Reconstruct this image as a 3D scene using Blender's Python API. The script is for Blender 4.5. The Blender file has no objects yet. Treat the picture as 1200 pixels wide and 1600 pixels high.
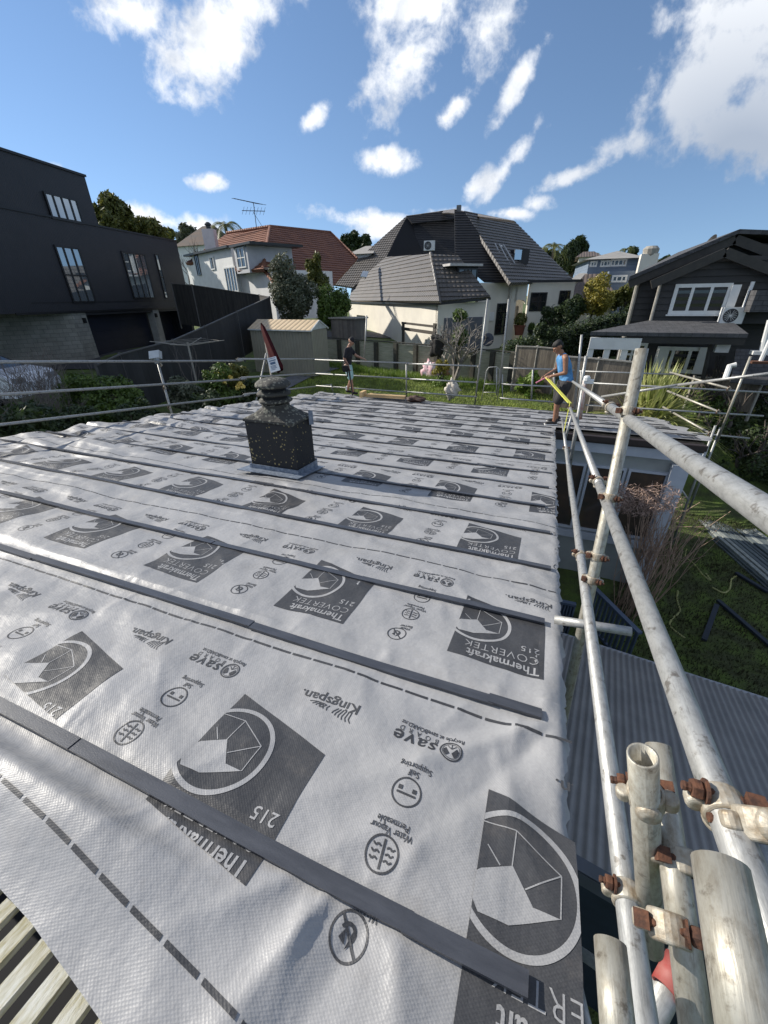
import bpy, math, random
import numpy as np
from mathutils import Vector, Matrix
rnd = random.Random(7)
sc = bpy.context.scene
# ------------------------------------------------------------------ camera
F = 625.0; H = 5.0
def _n(v): v = np.array(v, float); return v/np.linalg.norm(v)
UPc = -_n((18, 1166, 625.)); Xc = -_n((-1757, -311, 625.)); Xc = _n(Xc-UPc*(Xc@UPc)); Yc = np.cross(UPc, Xc)
if Yc[2] < 0: Yc = -Yc
RW = np.array([Xc, Yc, UPc])
CAM = np.array([0, 0, H])
cd = bpy.data.cameras.new('camera'); cam = bpy.data.objects.new('camera', cd); sc.collection.objects.link(cam)
cd.sensor_fit = 'VERTICAL'; cd.sensor_height = 36; cd.lens = F/1600*36; cd.clip_start = 0.02; cd.clip_end = 3000
cx, cy, cz = RW@np.array([1, 0, 0]), RW@np.array([0, -1, 0]), RW@np.array([0, 0, -1])
cam.matrix_world = Matrix(((cx[0], cy[0], cz[0], 0), (cx[1], cy[1], cz[1], 0), (cx[2], cy[2], cz[2], H), (0, 0, 0, 1)))
sc.camera = cam
# ------------------------------------------------------------------ sun, sky, exposure
SUN_EL = math.radians(31); SUN_V = _n((-math.cos(SUN_EL), math.cos(SUN_EL)*0.06, math.sin(SUN_EL)))
ld = bpy.data.lights.new('sun', 'SUN'); ld.energy = 4.7; ld.angle = math.radians(0.5); ld.color = (1, .94, .84)
lo = bpy.data.objects.new('sun', ld); sc.collection.objects.link(lo)
lo.rotation_euler = Vector(SUN_V).to_track_quat('Z', 'Y').to_euler()
sc.view_settings.view_transform = 'Standard'; sc.view_settings.look = 'None'; sc.view_settings.exposure = 0.37; sc.view_settings.gamma = 1
sc.view_settings.use_curve_mapping = False
sc.cycles.max_bounces = 6; sc.cycles.diffuse_bounces = 3; sc.cycles.glossy_bounces = 3; sc.cycles.transparent_max_bounces = 6
w = bpy.data.worlds.new('World'); sc.world = w; w.use_nodes = True
def ray(px, py): return RW@np.array([px-600, py-800, F])
def at_z(px, py, z): r = ray(px, py); return CAM+r*((z-H)/r[2])
def at_y(px, py, y): r = ray(px, py); return CAM+r*(y/r[1])
def at_x(px, py, x): r = ray(px, py); return CAM+r*(x/r[0])
def at_d(px, py, d): r = ray(px, py); return CAM+r*(d/F)          # d = distance along the lens axis
TILT = math.radians(7.1); TT = math.tan(TILT); ZR0 = H-1.38/math.cos(TILT)
def zr(y): return ZR0-TT*y
def roof(px, py): r = ray(px, py); return CAM+r*((ZR0-H)/(r[2]+TT*r[1]))
def build_sky():
    nt = w.node_tree; N = nt.nodes; L = nt.links; N.clear()
    out = N.new('ShaderNodeOutputWorld'); bg = N.new('ShaderNodeBackground'); sky = N.new('ShaderNodeTexSky')
    sky.sky_type = 'NISHITA'; sky.sun_disc = False; sky.sun_elevation = SUN_EL
    sky.sun_rotation = math.atan2(SUN_V[0], SUN_V[1]); sky.air_density = 1.0; sky.dust_density = 0.0; sky.ozone_density = 3.0
    bg.inputs[1].default_value = 0.115
    tc = N.new('ShaderNodeTexCoord')
    va = N.new('ShaderNodeVectorMath'); va.operation = 'ADD'; va.inputs[1].default_value = (0, 0, .13); L.new(tc.outputs['Generated'], va.inputs[0])
    vn = N.new('ShaderNodeVectorMath'); vn.operation = 'NORMALIZE'; L.new(va.outputs[0], vn.inputs[0]); L.new(vn.outputs[0], sky.inputs[0])
    L.new(sky.outputs[0], bg.inputs[0])
    az = math.radians(-22); e1 = (math.cos(az), -math.sin(az), 0); e2 = (math.sin(az), math.cos(az), 0)
    def M(op, a, b=None, c=None, clamp=False):
        n = N.new('ShaderNodeMath'); n.operation = op; n.use_clamp = clamp
        for i, v in enumerate((a, b, c)):
            if v is None: continue
            if isinstance(v, (int, float)): n.inputs[i].default_value = v
            else: L.new(v, n.inputs[i])
        return n.outputs[0]
    def dot(v):
        n = N.new('ShaderNodeVectorMath'); n.operation = 'DOT_PRODUCT'; L.new(tc.outputs['Generated'], n.inputs[0]); n.inputs[1].default_value = v
        return n.outputs['Value']
    xp, yp, zp = dot(e1), dot(e2), dot((0, 0, 1))
    ys = M('MAXIMUM', yp, 0.02)
    s = M('DIVIDE', xp, ys); t = M('DIVIDE', zp, ys)
    def st(px, py):
        r = ray(px, py); y = r@np.array(e2); return (r@np.array(e1))/y, r[2]/y
    cmb = N.new('ShaderNodeCombineXYZ'); L.new(s, cmb.inputs[0]); L.new(t, cmb.inputs[1])
    def noise(scale, det, rough, off, dist=0.0, rot=0.0, sy=1.0):
        mp = N.new('ShaderNodeMapping'); mp.inputs['Location'].default_value = off; mp.inputs['Rotation'].default_value = (0, 0, rot); mp.inputs['Scale'].default_value = (1, sy, 1)
        L.new(cmb.outputs[0], mp.inputs[0])
        n = N.new('ShaderNodeTexNoise'); n.inputs['Scale'].default_value = scale; n.inputs['Detail'].default_value = det
        n.inputs['Roughness'].default_value = rough; n.inputs['Distortion'].default_value = dist
        L.new(mp.outputs[0], n.inputs[0]); return n.outputs['Fac']
    n1 = noise(8, 12, .60, (3.1, 1.7, 0), .15)
    n2 = noise(26, 10, .62, (1.0, 5.2, 0), .2)
    nn = M('ADD', M('MULTIPLY', M('SUBTRACT', n1, .5), 3.9), M('MULTIPLY', M('SUBTRACT', n2, .5), 1.7))
    # (px, py, half width, half height, tilt deg, strength, greyness)
    BL = [(340, 60, 105, 95, -25, 1.25), (200, 15, 90, 45, 0, 1.0), (395, 10, 80, 55, 0, 1.0), (630, 90, 95, 90, -50, 1.3), (650, 15, 85, 60, 0, 1.2), (770, 35, 55, 70, -60, .9),
          (710, 172, 32, 20, -30, .8), (815, 120, 60, 22, -55, .95), (492, 183, 28, 18, -30, .9), (615, 253, 58, 28, 0, 1.3), (328, 286, 36, 17, 5, 1.15),
          (800, 250, 85, 22, -48, 1.05), (760, 285, 40, 20, -30, .9), (890, 275, 62, 17, -18, 1.0), (842, 318, 26, 20, 0, 1.0), (810, 335, 40, 12, 0, .8),
          (1120, 120, 130, 130, -30, 1.5), (1200, 200, 170, 90, 0, 1.6), (1160, 20, 130, 70, 0, 1.3), (1000, 215, 60, 26, -15, .6), (850, 205, 25, 14, -40, .7),
          (250, 345, 90, 24, 10, 1.15), (300, 352, 70, 22, 5, 1.1), (75, 258, 34, 12, 8, 1.0), (20, 255, 40, 14, 10, .9), (570, 345, 75, 18, 8, .95), (620, 355, 90, 20, 0, 1.0), (690, 330, 50, 10, 0, .8)]
    dens = None
    for (px, py, a, b_, rot, k) in BL:
        s0, t0 = st(px, py); sx, tx = st(px+a, py); sy, ty = st(px, py-b_)
        A = math.hypot(sx-s0, tx-t0)*1.0; B = abs(ty-t0); r = math.radians(-rot); c, sn = math.cos(r), math.sin(r)
        ds = M('SUBTRACT', s, s0); dt = M('SUBTRACT', t, t0)
        u = M('DIVIDE', M('ADD', M('MULTIPLY', ds, c), M('MULTIPLY', dt, sn)), A)
        v = M('DIVIDE', M('SUBTRACT', M('MULTIPLY', dt, c), M('MULTIPLY', ds, sn)), B)
        d2 = M('ADD', M('MULTIPLY', u, u), M('MULTIPLY', v, v))
        g = M('MULTIPLY', M('SUBTRACT', 1.0, M('POWER', d2, .6)), k)
        g = M('MAXIMUM', g, -1.2)
        dens = g if dens is None else M('SMOOTH_MAX', dens, g, .12)
    d = M('ADD', dens, nn)
    mr = N.new('ShaderNodeMapRange'); mr.interpolation_type = 'SMOOTHSTEP'; L.new(d, mr.inputs[0]); mr.inputs[1].default_value = -.10; mr.inputs[2].default_value = 1.05
    fac = M('MULTIPLY', mr.outputs[0], M('GREATER_THAN', yp, .02))
    fac = M('MULTIPLY', fac, M('GREATER_THAN', zp, 0))
    # unseen broken cloud, overhead and behind, added to brighten the neutral fill light
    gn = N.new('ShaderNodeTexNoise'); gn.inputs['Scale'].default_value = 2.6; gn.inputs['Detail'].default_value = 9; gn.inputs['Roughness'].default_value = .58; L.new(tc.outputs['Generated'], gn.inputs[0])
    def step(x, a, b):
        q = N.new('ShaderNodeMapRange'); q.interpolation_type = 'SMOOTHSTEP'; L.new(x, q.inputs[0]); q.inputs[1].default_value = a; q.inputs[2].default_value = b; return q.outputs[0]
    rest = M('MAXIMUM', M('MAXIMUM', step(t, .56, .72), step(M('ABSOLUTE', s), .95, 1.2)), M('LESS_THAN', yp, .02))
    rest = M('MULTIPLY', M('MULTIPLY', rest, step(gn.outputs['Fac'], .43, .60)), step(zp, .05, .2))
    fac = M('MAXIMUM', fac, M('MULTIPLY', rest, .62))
    # thick parts turn grey towards their underside (self shadow of the vapour)
    sg, tg = st(1160, 235)
    dg = M('POWER', M('ADD', M('POWER', M('MULTIPLY', M('SUBTRACT', s, sg), 1.9), 2), M('POWER', M('MULTIPLY', M('SUBTRACT', t, tg), 3.6), 2)), .5)
    grey = M('MULTIPLY', M('SUBTRACT', 1.0, dg, clamp=True), 1.1)
    n3 = noise(11, 9, .6, (8.1, 2.2, 0), .2)
    mg = N.new('ShaderNodeMapRange'); L.new(n3, mg.inputs[0]); mg.inputs[1].default_value = .46; mg.inputs[2].default_value = .66
    grey2 = M('MAXIMUM', grey, M('MULTIPLY', mg.outputs[0], .5))
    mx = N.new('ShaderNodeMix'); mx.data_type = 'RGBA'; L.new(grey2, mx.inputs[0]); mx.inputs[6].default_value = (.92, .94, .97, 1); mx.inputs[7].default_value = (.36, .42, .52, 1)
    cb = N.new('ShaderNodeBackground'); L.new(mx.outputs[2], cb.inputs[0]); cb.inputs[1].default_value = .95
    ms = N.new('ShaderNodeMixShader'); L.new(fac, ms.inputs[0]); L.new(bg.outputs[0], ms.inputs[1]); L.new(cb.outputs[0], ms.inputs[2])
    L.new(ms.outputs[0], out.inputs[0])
build_sky()
# ------------------------------------------------------------------ materials
MATS = {}
def mat(name, col, rough=.7, col2=None, nscale=4.0, bump=0.0, bscale=40.0, metal=0.0, pattern=None, spec=.5, stretch=(1, 1, 1), nlo=.35, nhi=.65, coat=0):
    """procedural surface: two tones mixed by noise, fine bump and an optional patterned relief in metres of the UV map"""
    if name in MATS: return MATS[name]
    m = bpy.data.materials.new(name); m.use_nodes = True; nt = m.node_tree; N = nt.nodes; L = nt.links
    b = N['Principled BSDF']; b.inputs['Roughness'].default_value = rough; b.inputs['Metallic'].default_value = metal
    b.inputs['Specular IOR Level'].default_value = spec
    if coat: b.inputs['Coat Weight'].default_value = coat
    if col2 is None: col2 = tuple(c*.72 for c in col)
    tc = N.new('ShaderNodeTexCoord'); geo = N.new('ShaderNodeNewGeometry')
    mp = N.new('ShaderNodeMapping'); mp.inputs['Scale'].default_value = stretch; L.new(geo.outputs['Position'], mp.inputs[0])
    n = N.new('ShaderNodeTexNoise'); n.inputs['Scale'].default_value = nscale; n.inputs['Detail'].default_value = 8; n.inputs['Roughness'].default_value = .6
    L.new(mp.outputs[0], n.inputs[0])
    mr = N.new('ShaderNodeMapRange'); L.new(n.outputs['Fac'], mr.inputs[0]); mr.inputs[1].default_value = nlo; mr.inputs[2].default_value = nhi
    mx = N.new('ShaderNodeMix'); mx.data_type = 'RGBA'; L.new(mr.outputs[0], mx.inputs[0])
    mx.inputs[6].default_value = (*col, 1); mx.inputs[7].default_value = (*col2, 1)
    colout = mx.outputs[2]; hgt = None
    def M(op, a, b2=None, c=None):
        q = N.new('ShaderNodeMath'); q.operation = op
        for i, v in enumerate((a, b2, c)):
            if v is None: continue
            if isinstance(v, (int, float)): q.inputs[i].default_value = v
            else: L.new(v, q.inputs[i])
        return q.outputs[0]
    dist = 1.0
    if pattern:
        sp = N.new('ShaderNodeSeparateXYZ'); L.new(tc.outputs['UV'], sp.inputs[0]); u, v = sp.outputs[0], sp.outputs[1]
        kind, per = pattern[0], pattern[1]
        if kind == 'none': pass
        elif kind == 'boards':                    # lapped weatherboards
            f = M('FRACT', M('DIVIDE', v, per)); hgt = M('SUBTRACT', 1, f); dist = pattern[2]
        elif kind == 'vboards':                   # upright palings or sheet ribs
            f = M('FRACT', M('DIVIDE', u, per)); hgt = M('GREATER_THAN', f, .12); dist = pattern[2]
            cell = M('FLOOR', M('DIVIDE', u, per)); wn = N.new('ShaderNodeTexWhiteNoise'); wn.noise_dimensions = '1D'; L.new(cell, wn.inputs['W'])
            hs = N.new('ShaderNodeHueSaturation'); L.new(colout, hs.inputs['Color']); L.new(M('ADD', M('MULTIPLY', wn.outputs[0], .5), .75), hs.inputs['Value']); colout = hs.outputs[0]
        elif kind == 'ribs':
            hgt = M('POWER', M('ABSOLUTE', M('SINE', M('MULTIPLY', u, math.pi/per))), .5); dist = pattern[2]
        elif kind == 'tiles':                     # the waves across each pressed tile course
            hgt = M('ABSOLUTE', M('SINE', M('MULTIPLY', u, math.pi/pattern[3]))); dist = pattern[2]
        elif kind == 'blocks':
            br = N.new('ShaderNodeTexBrick'); L.new(tc.outputs['UV'], br.inputs[0]); br.inputs['Scale'].default_value = 1; br.inputs['Brick Width'].default_value = pattern[3]
            br.inputs['Row Height'].default_value = per; br.inputs['Mortar Size'].default_value = .008
            br.inputs['Color1'].default_value = (1, 1, 1, 1); br.inputs['Color2'].default_value = (.8, .8, .8, 1); br.inputs['Mortar'].default_value = (.45, .45, .45, 1)
            hgt = M('SUBTRACT', 1, br.outputs['Fac']); dist = pattern[2]
            m2 = N.new('ShaderNodeMix'); m2.data_type = 'RGBA'; m2.blend_type = 'MULTIPLY'; m2.inputs[0].default_value = 1; L.new(colout, m2.inputs[6]); L.new(br.outputs['Color'], m2.inputs[7]); colout = m2.outputs[2]
    L.new(colout, b.inputs['Base Color'])
    prev = None
    if hgt is not None:
        bp = N.new('ShaderNodeBump'); bp.inputs['Distance'].default_value = dist; bp.inputs['Strength'].default_value = 1; L.new(hgt, bp.inputs['Height']); prev = bp
    if bump:
        n2 = N.new('ShaderNodeTexNoise'); n2.inputs['Scale'].default_value = bscale; n2.inputs['Detail'].default_value = 6; L.new(mp.outputs[0], n2.inputs[0])
        b2 = N.new('ShaderNodeBump'); b2.inputs['Distance'].default_value = bump; L.new(n2.outputs['Fac'], b2.inputs['Height'])
        if prev: L.new(prev.outputs[0], b2.inputs['Normal'])
        prev = b2
    if prev: L.new(prev.outputs[0], b.inputs['Normal'])
    MATS[name] = m; return m
def metal_tube(name, col, col2):
    m = bpy.data.materials.new(name); m.use_nodes = True; nt = m.node_tree; N = nt.nodes; L = nt.links; b = N['Principled BSDF']
    geo = N.new('ShaderNodeTexCoord')
    n = N.new('ShaderNodeTexNoise'); n.inputs['Scale'].default_value = 1; n.inputs['Detail'].default_value = 9; n.inputs['Roughness'].default_value = .65
    mp = N.new('ShaderNodeMapping'); mp.inputs['Scale'].default_value = (26, 26, 26); L.new(geo.outputs['Object'], mp.inputs[0]); L.new(mp.outputs[0], n.inputs[0])
    # long scratches run along the tube: UV.x is around it, UV.y along it
    mp2 = N.new('ShaderNodeMapping'); mp2.inputs['Scale'].default_value = (300, 30, 1); L.new(geo.outputs['UV'], mp2.inputs[0])
    n2 = N.new('ShaderNodeTexNoise'); n2.inputs['Scale'].default_value = 1; n2.inputs['Detail'].default_value = 6; L.new(mp2.outputs[0], n2.inputs[0])
    mp3 = N.new('ShaderNodeMapping'); mp3.inputs['Scale'].default_value = (45, 22, 1); L.new(geo.outputs['UV'], mp3.inputs[0])
    n3 = N.new('ShaderNodeTexNoise'); n3.inputs['Scale'].default_value = 1; n3.inputs['Detail'].default_value = 8; n3.inputs['Roughness'].default_value = .7; L.new(mp3.outputs[0], n3.inputs[0])
    r1 = N.new('ShaderNodeValToRGB'); L.new(n3.outputs['Fac'], r1.inputs[0])
    r1.color_ramp.elements[0].position = .32; r1.color_ramp.elements[0].color = (*col2, 1); r1.color_ramp.elements[1].position = .56; r1.color_ramp.elements[1].color = (*col, 1)
    r2 = N.new('ShaderNodeValToRGB'); L.new(n2.outputs['Fac'], r2.inputs[0])
    r2.color_ramp.elements[0].position = .30; r2.color_ramp.elements[0].color = (.30, .28, .26, 1); r2.color_ramp.elements[1].position = .42; r2.color_ramp.elements[1].color = (1, 1, 1, 1)
    mx = N.new('ShaderNodeMix'); mx.data_type = 'RGBA'; mx.blend_type = 'MULTIPLY'; mx.inputs[0].default_value = .35; L.new(r1.outputs[0], mx.inputs[6]); L.new(r2.outputs[0], mx.inputs[7])
    r3 = N.new('ShaderNodeValToRGB'); L.new(n.outputs['Fac'], r3.inputs[0]); r3.color_ramp.elements[0].position = .34; r3.color_ramp.elements[0].color = (.25, .2, .16, 1)
    r3.color_ramp.elements[1].position = .42; r3.color_ramp.elements[1].color = (1, 1, 1, 1)
    mx2 = N.new('ShaderNodeMix'); mx2.data_type = 'RGBA'; mx2.blend_type = 'MULTIPLY'; mx2.inputs[0].default_value = .7; L.new(mx.outputs[2], mx2.inputs[6]); L.new(r3.outputs[0], mx2.inputs[7])
    L.new(mx2.outputs[2], b.inputs['Base Color']); b.inputs['Metallic'].default_value = .5
    mr = N.new('ShaderNodeMapRange'); L.new(n3.outputs['Fac'], mr.inputs[0]); mr.inputs[3].default_value = .62; mr.inputs[4].default_value = .38; L.new(mr.outputs[0], b.inputs['Roughness'])
    bp = N.new('ShaderNodeBump'); bp.inputs['Distance'].default_value = .0006; L.new(n2.outputs['Fac'], bp.inputs['Height']); L.new(bp.outputs[0], b.inputs['Normal'])
    MATS[name] = m; return m
GALV = metal_tube('galvanised_steel', (.40, .40, .385), (.25, .25, .24))
GALV2 = metal_tube('yellowed_galvanised_steel', (.43, .41, .35), (.25, .22, .17))
RUST = mat('rust', (.155, .066, .035), .85, (.055, .028, .02), 60, .0015, 160, metal=.2)
CAST = mat('cast_coupler_steel', (.48, .45, .38), .55, (.28, .22, .15), 45, .001, 120, metal=.4)
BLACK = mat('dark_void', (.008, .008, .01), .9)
# ------------------------------------------------------------------ mesh helpers
COL = sc.collection
def wloc(o):
    v = Vector((0, 0, 0))
    while o is not None: v = v+o.location; o = o.parent
    return v
def setp(o, label=None, cat=None, group=None, kind=None):
    if label: o['label'] = label
    if cat: o['category'] = cat
    if group: o['group'] = group
    if kind: o['kind'] = kind
    return o
def thing(name, label, cat, loc=(0, 0, 0), group=None):
    o = bpy.data.objects.new(name, None); COL.objects.link(o); o.location = tuple(float(c) for c in loc); o.empty_display_size = .2
    return setp(o, label, cat, group)
def new_obj(name, V, Fc, m, parent=None, smooth=False, uv=None):
    V = np.asarray(V, float); off = np.array(wloc(parent)) if parent is not None else np.zeros(3)
    me = bpy.data.meshes.new(name)
    if isinstance(Fc, np.ndarray):
        n = len(Fc); k = Fc.shape[1]
        me.vertices.add(len(V)); me.vertices.foreach_set('co', (V-off).ravel().astype(np.float32))
        me.loops.add(n*k); me.loops.foreach_set('vertex_index', Fc.ravel().astype(np.int32))
        me.polygons.add(n); me.polygons.foreach_set('loop_start', np.arange(0, n*k, k, dtype=np.int32)); me.polygons.foreach_set('loop_total', np.full(n, k, np.int32))
        me.update(calc_edges=True)
    else:
        me.from_pydata([tuple(p) for p in (V-off)], [], [tuple(f) for f in Fc])
    if uv is not None:
        ul = me.uv_layers.new(name='UVMap'); li = np.zeros(len(me.loops), np.int32); me.loops.foreach_get('vertex_index', li)
        ul.data.foreach_set('uv', np.asarray(uv, np.float32)[li].ravel())
    elif not isinstance(Fc, np.ndarray) and len(Fc) < 60000:
        ul = me.uv_layers.new(name='UVMap'); dat = []
        for p in me.polygons:
            nrm = p.normal
            if abs(nrm.z) > .97: u = Vector((1, 0, 0))
            else: u = Vector((-nrm.y, nrm.x, 0)).normalized()
            v = nrm.cross(u)
            for vi in p.vertices:
                c = me.vertices[vi].co; q = Vector((c[0]+off[0], c[1]+off[1], c[2]+off[2])); dat += [q.dot(u), q.dot(v)]
        ul.data.foreach_set('uv', dat)
    if m: me.materials.append(m)
    if smooth: me.polygons.foreach_set('use_smooth', [True]*len(me.polygons))
    o = bpy.data.objects.new(name, me); COL.objects.link(o)
    if parent is not None: o.parent = parent
    return o
def perp(d):
    d = _n(d); a = np.array([0, 0, 1.]) if abs(d[2]) < .9 else np.array([1., 0, 0]); u = _n(np.cross(d, a)); return u, np.cross(d, u)
class MB:
    def __init__(s): s.V = []; s.F = []; s.UV = []
    def add(s, V, Fc, uv=None):
        b = len(s.V); s.V += [tuple(map(float, p)) for p in V]; s.F += [tuple(i+b for i in f) for f in Fc]
        s.UV += list(uv) if uv is not None else [(0, 0)]*len(V); return s
    def poly(s, pts): return s.add(pts, [tuple(range(len(pts)))])
    def prism(s, pts, vec):                       # extrude a planar polygon along vec
        n = len(pts); P = [np.array(p, float) for p in pts]; v = np.array(vec, float)
        nn = np.zeros(3)
        for i in range(n): nn += np.cross(P[i]-P[0], P[(i+1) % n]-P[0])
        if nn@v > 0: P = P[::-1]
        Q = [p+v for p in P]
        return s.add(P+Q, [tuple(range(n)), tuple(range(2*n-1, n-1, -1))]+[(i, i+n, (i+1) % n+n, (i+1) % n) for i in range(n)])
    def box(s, c, d, rz=0.0, ax=None):
        c = np.array(c, float); hx, hy, hz = d[0]/2, d[1]/2, d[2]/2
        if ax is None: u = np.array([math.cos(rz), math.sin(rz), 0]); v = np.array([-math.sin(rz), math.cos(rz), 0]); k = np.array([0, 0, 1.])
        else: u, v, k = [_n(a) for a in ax]
        P = [c+u*a*hx+v*b*hy+k*e*hz for e in (-1, 1) for b in (-1, 1) for a in (-1, 1)]
        return s.add(P, [(0, 2, 3, 1), (4, 5, 7, 6), (0, 1, 5, 4), (2, 6, 7, 3), (0, 4, 6, 2), (1, 3, 7, 5)])
    def bar(s, p0, p1, wd, th, upv=(0, 0, 1)):
        p0 = np.array(p0, float); p1 = np.array(p1, float); d = _n(p1-p0); u = _n(np.cross(d, upv)); k = np.cross(u, d)
        return s.box((p0+p1)/2, (np.linalg.norm(p1-p0), wd, th), ax=(d, -u, k))
    def tube(s, pts, r, n=10, caps=True):
        P = [np.array(p, float) for p in pts]; rs = r if hasattr(r, '__len__') else [r]*len(P); V = []; UV = []; L = 0
        d0 = _n(P[1]-P[0]); u, v = perp(d0)
        for i, p in enumerate(P):
            d = _n(P[min(i+1, len(P)-1)]-P[max(i-1, 0)]); u = _n(u-d*(u@d)); v = np.cross(d, u)
            if i: L += np.linalg.norm(P[i]-P[i-1])
            for k in range(n):
                a = 2*math.pi*k/n; V.append(p+(u*math.cos(a)+v*math.sin(a))*rs[i]); UV.append((k/n*.15, L))
        Fc = [(i*n+k, i*n+(k+1) % n, (i+1)*n+(k+1) % n, (i+1)*n+k) for i in range(len(P)-1) for k in range(n)]
        if caps: Fc += [tuple(range(n-1, -1, -1)), tuple(range((len(P)-1)*n, len(P)*n))]
        return s.add(V, Fc, UV)
    def pipe(s, p0, p1, r=.0242, n=20, wall=.004, segs=1):      # hollow pipe with open ends
        p0 = np.array(p0, float); p1 = np.array(p1, float); d = _n(p1-p0); u, v = perp(d); L = np.linalg.norm(p1-p0); V = []; UV = []
        for (p, rr, l) in ((p0, r, 0), (p1, r, L), (p1, r-wall, L), (p0, r-wall, 0)):
            for k in range(n+1):
                a = 2*math.pi*k/n; V.append(p+(u*math.cos(a)+v*math.sin(a))*rr); UV.append((k/n*.15, l))
        m_ = n+1; Fc = []
        for q in range(4):
            q2 = (q+1) % 4
            Fc += [(q*m_+k, q*m_+k+1, q2*m_+k+1, q2*m_+k) for k in range(n)]
        return s.add(V, Fc, UV)
    def lathe(s, c, prof, n=24, ax=(0, 0, 1), jit=0):
        c = np.array(c, float); a_ = _n(ax); u, v = perp(a_); V = []
        for (r, z) in prof:
            for k in range(n):
                a = 2*math.pi*k/n; rr = r*(1+jit*math.sin(3*a+z*17)+jit*.6*math.sin(7*a+z*5)); V.append(c+a_*z+(u*math.cos(a)+v*math.sin(a))*rr)
        m_ = len(prof); Fc = [(i*n+k, i*n+(k+1) % n, (i+1)*n+(k+1) % n, (i+1)*n+k) for i in range(m_-1) for k in range(n)]
        Fc += [tuple(range(n-1, -1, -1)), tuple(range((m_-1)*n, m_*n))]
        return s.add(V, Fc)
    def ball(s, c, r, n=10, sx=1, sy=1, sz=1):
        pr = []; V = []; c = np.array(c, float)
        for i in range(1, n):
            th = math.pi*i/n
            for k in range(2*n):
                a = math.pi*k/n; V.append(c+np.array([math.sin(th)*math.cos(a)*sx, math.sin(th)*math.sin(a)*sy, math.cos(th)*sz])*r)
        t = len(V); V.append(c+np.array([0, 0, r*sz])); V.append(c-np.array([0, 0, r*sz])); m_ = 2*n
        Fc = [(i*m_+k, (i+1)*m_+k, (i+1)*m_+(k+1) % m_, i*m_+(k+1) % m_) for i in range(n-2) for k in range(m_)]
        Fc += [(t, k, (k+1) % m_) for k in range(m_)]+[(t+1, (n-2)*m_+(k+1) % m_, (n-2)*m_+k) for k in range(m_)]
        return s.add(V, Fc)
    def build(s, name, m, parent=None, smooth=False, uv=False):
        return new_obj(name, s.V, s.F, m, parent, smooth, s.UV if uv else None)
class Fac:                                        # an upright facade plane through A in direction D
    def __init__(s, A, D):
        s.A = np.array([A[0], A[1], 0.]); s.D = _n((D[0], D[1], 0)); s.n = np.array([s.D[1], -s.D[0], 0])
        if s.n@(CAM-s.A) < 0: s.n = -s.n
    def hit(s, px, py):
        r = ray(px, py); t = ((s.A-CAM)@s.n)/(r@s.n); p = CAM+r*t; return (p-s.A)@s.D, p[2]
    def P(s, u, z, d=0.0): return s.A+s.D*u+np.array([0, 0, z])+s.n*d
    def slab(s, mb, uz, d0, d1): return mb.prism([s.P(u, z, d0) for u, z in uz], s.n*(d1-d0))
    def rect(s, mb, u0, u1, z0, z1, d0, d1): return s.slab(mb, [(u0, z0), (u1, z0), (u1, z1), (u0, z1)], d0, d1)
def courses(mb, P, nn, per, lift, back=0.0):
    """lapped boards or tile courses as real wedges over a planar polygon"""
    P = [np.array(p, float) for p in P]; nn = _n(nn); u = _n(np.cross((0, 0, 1.), nn)); v = np.cross(nn, u)
    if v[2] < 0: v = -v; u = -u
    o = P[0]; Q = [((p-o)@u, (p-o)@v) for p in P]; v0 = min(q[1] for q in Q); v1 = max(q[1] for q in Q); k = 0
    def cl(poly, c, less):
        out = []; n = len(poly)
        for i in range(n):
            a, b = poly[i], poly[(i+1) % n]; da, db = a[1]-c, b[1]-c
            if less: da, db = -da, -db
            if da >= 0: out.append(a)
            if (da >= 0) != (db >= 0): t = da/(da-db); out.append((a[0]+(b[0]-a[0])*t, a[1]+(b[1]-a[1])*t))
        return out
    while v0+k*per < v1-1e-4:
        a = v0+k*per; q = cl(cl(Q, a, False), a+per, True); k += 1
        if len(q) < 3: continue
        base = [o+u*x+v*y-nn*back for x, y in q]; top = [o+u*x+v*y+nn*(lift*(1-(y-a)/per)+.002) for x, y in q]; n = len(q)
        nrm = sum(np.cross(base[i]-base[0], base[(i+1) % n]-base[0]) for i in range(n))
        if nrm@nn > 0: base = base[::-1]; top = top[::-1]
        mb.add(base+top, [tuple(range(n)), tuple(range(2*n-1, n-1, -1))]+[(i, i+n, (i+1) % n+n, (i+1) % n) for i in range(n)])
    return mb
def window(f, parent, tl, br, mf, mg, mull=0, trans=0, fw=.06, name='window', prow=.06, rect=None, sill=None):
    if rect: u0, u1, z0, z1 = rect
    else:
        a = f.hit(*tl); b = f.hit(*br); u0, u1 = sorted((a[0], b[0])); z0, z1 = sorted((a[1], b[1]))
    fr = MB(); f.rect(fr, u0, u0+fw, z0, z1, .003, prow); f.rect(fr, u1-fw, u1, z0, z1, .003, prow); f.rect(fr, u0+fw, u1-fw, z1-fw, z1, .003, prow); f.rect(fr, u0+fw, u1-fw, z0, z0+fw, .003, prow)
    for k in range(mull):
        c = u0+(u1-u0)*(k+1)/(mull+1); f.rect(fr, c-fw*.4, c+fw*.4, z0+fw, z1-fw, .006, prow-.004)
    for k in range(trans):
        c = z0+(z1-z0)*(k+1)/(trans+1); f.rect(fr, u0+fw, u1-fw, c-fw*.35, c+fw*.35, .008, prow-.008)
    if sill: f.rect(fr, u0-.05, u1+.05, z0-.05, z0-.002, .003, prow+.05)
    w_ = fr.build(name, mf, parent)
    g = MB(); f.rect(g, u0+fw*.5, u1-fw*.5, z0+fw*.5, z1-fw*.5, .004, .018); g.build('pane', mg, w_)
    return w_
GLASS = mat('window_glass', (.012, .014, .016), .04, (.02, .022, .025), 2, spec=.9)
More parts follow.
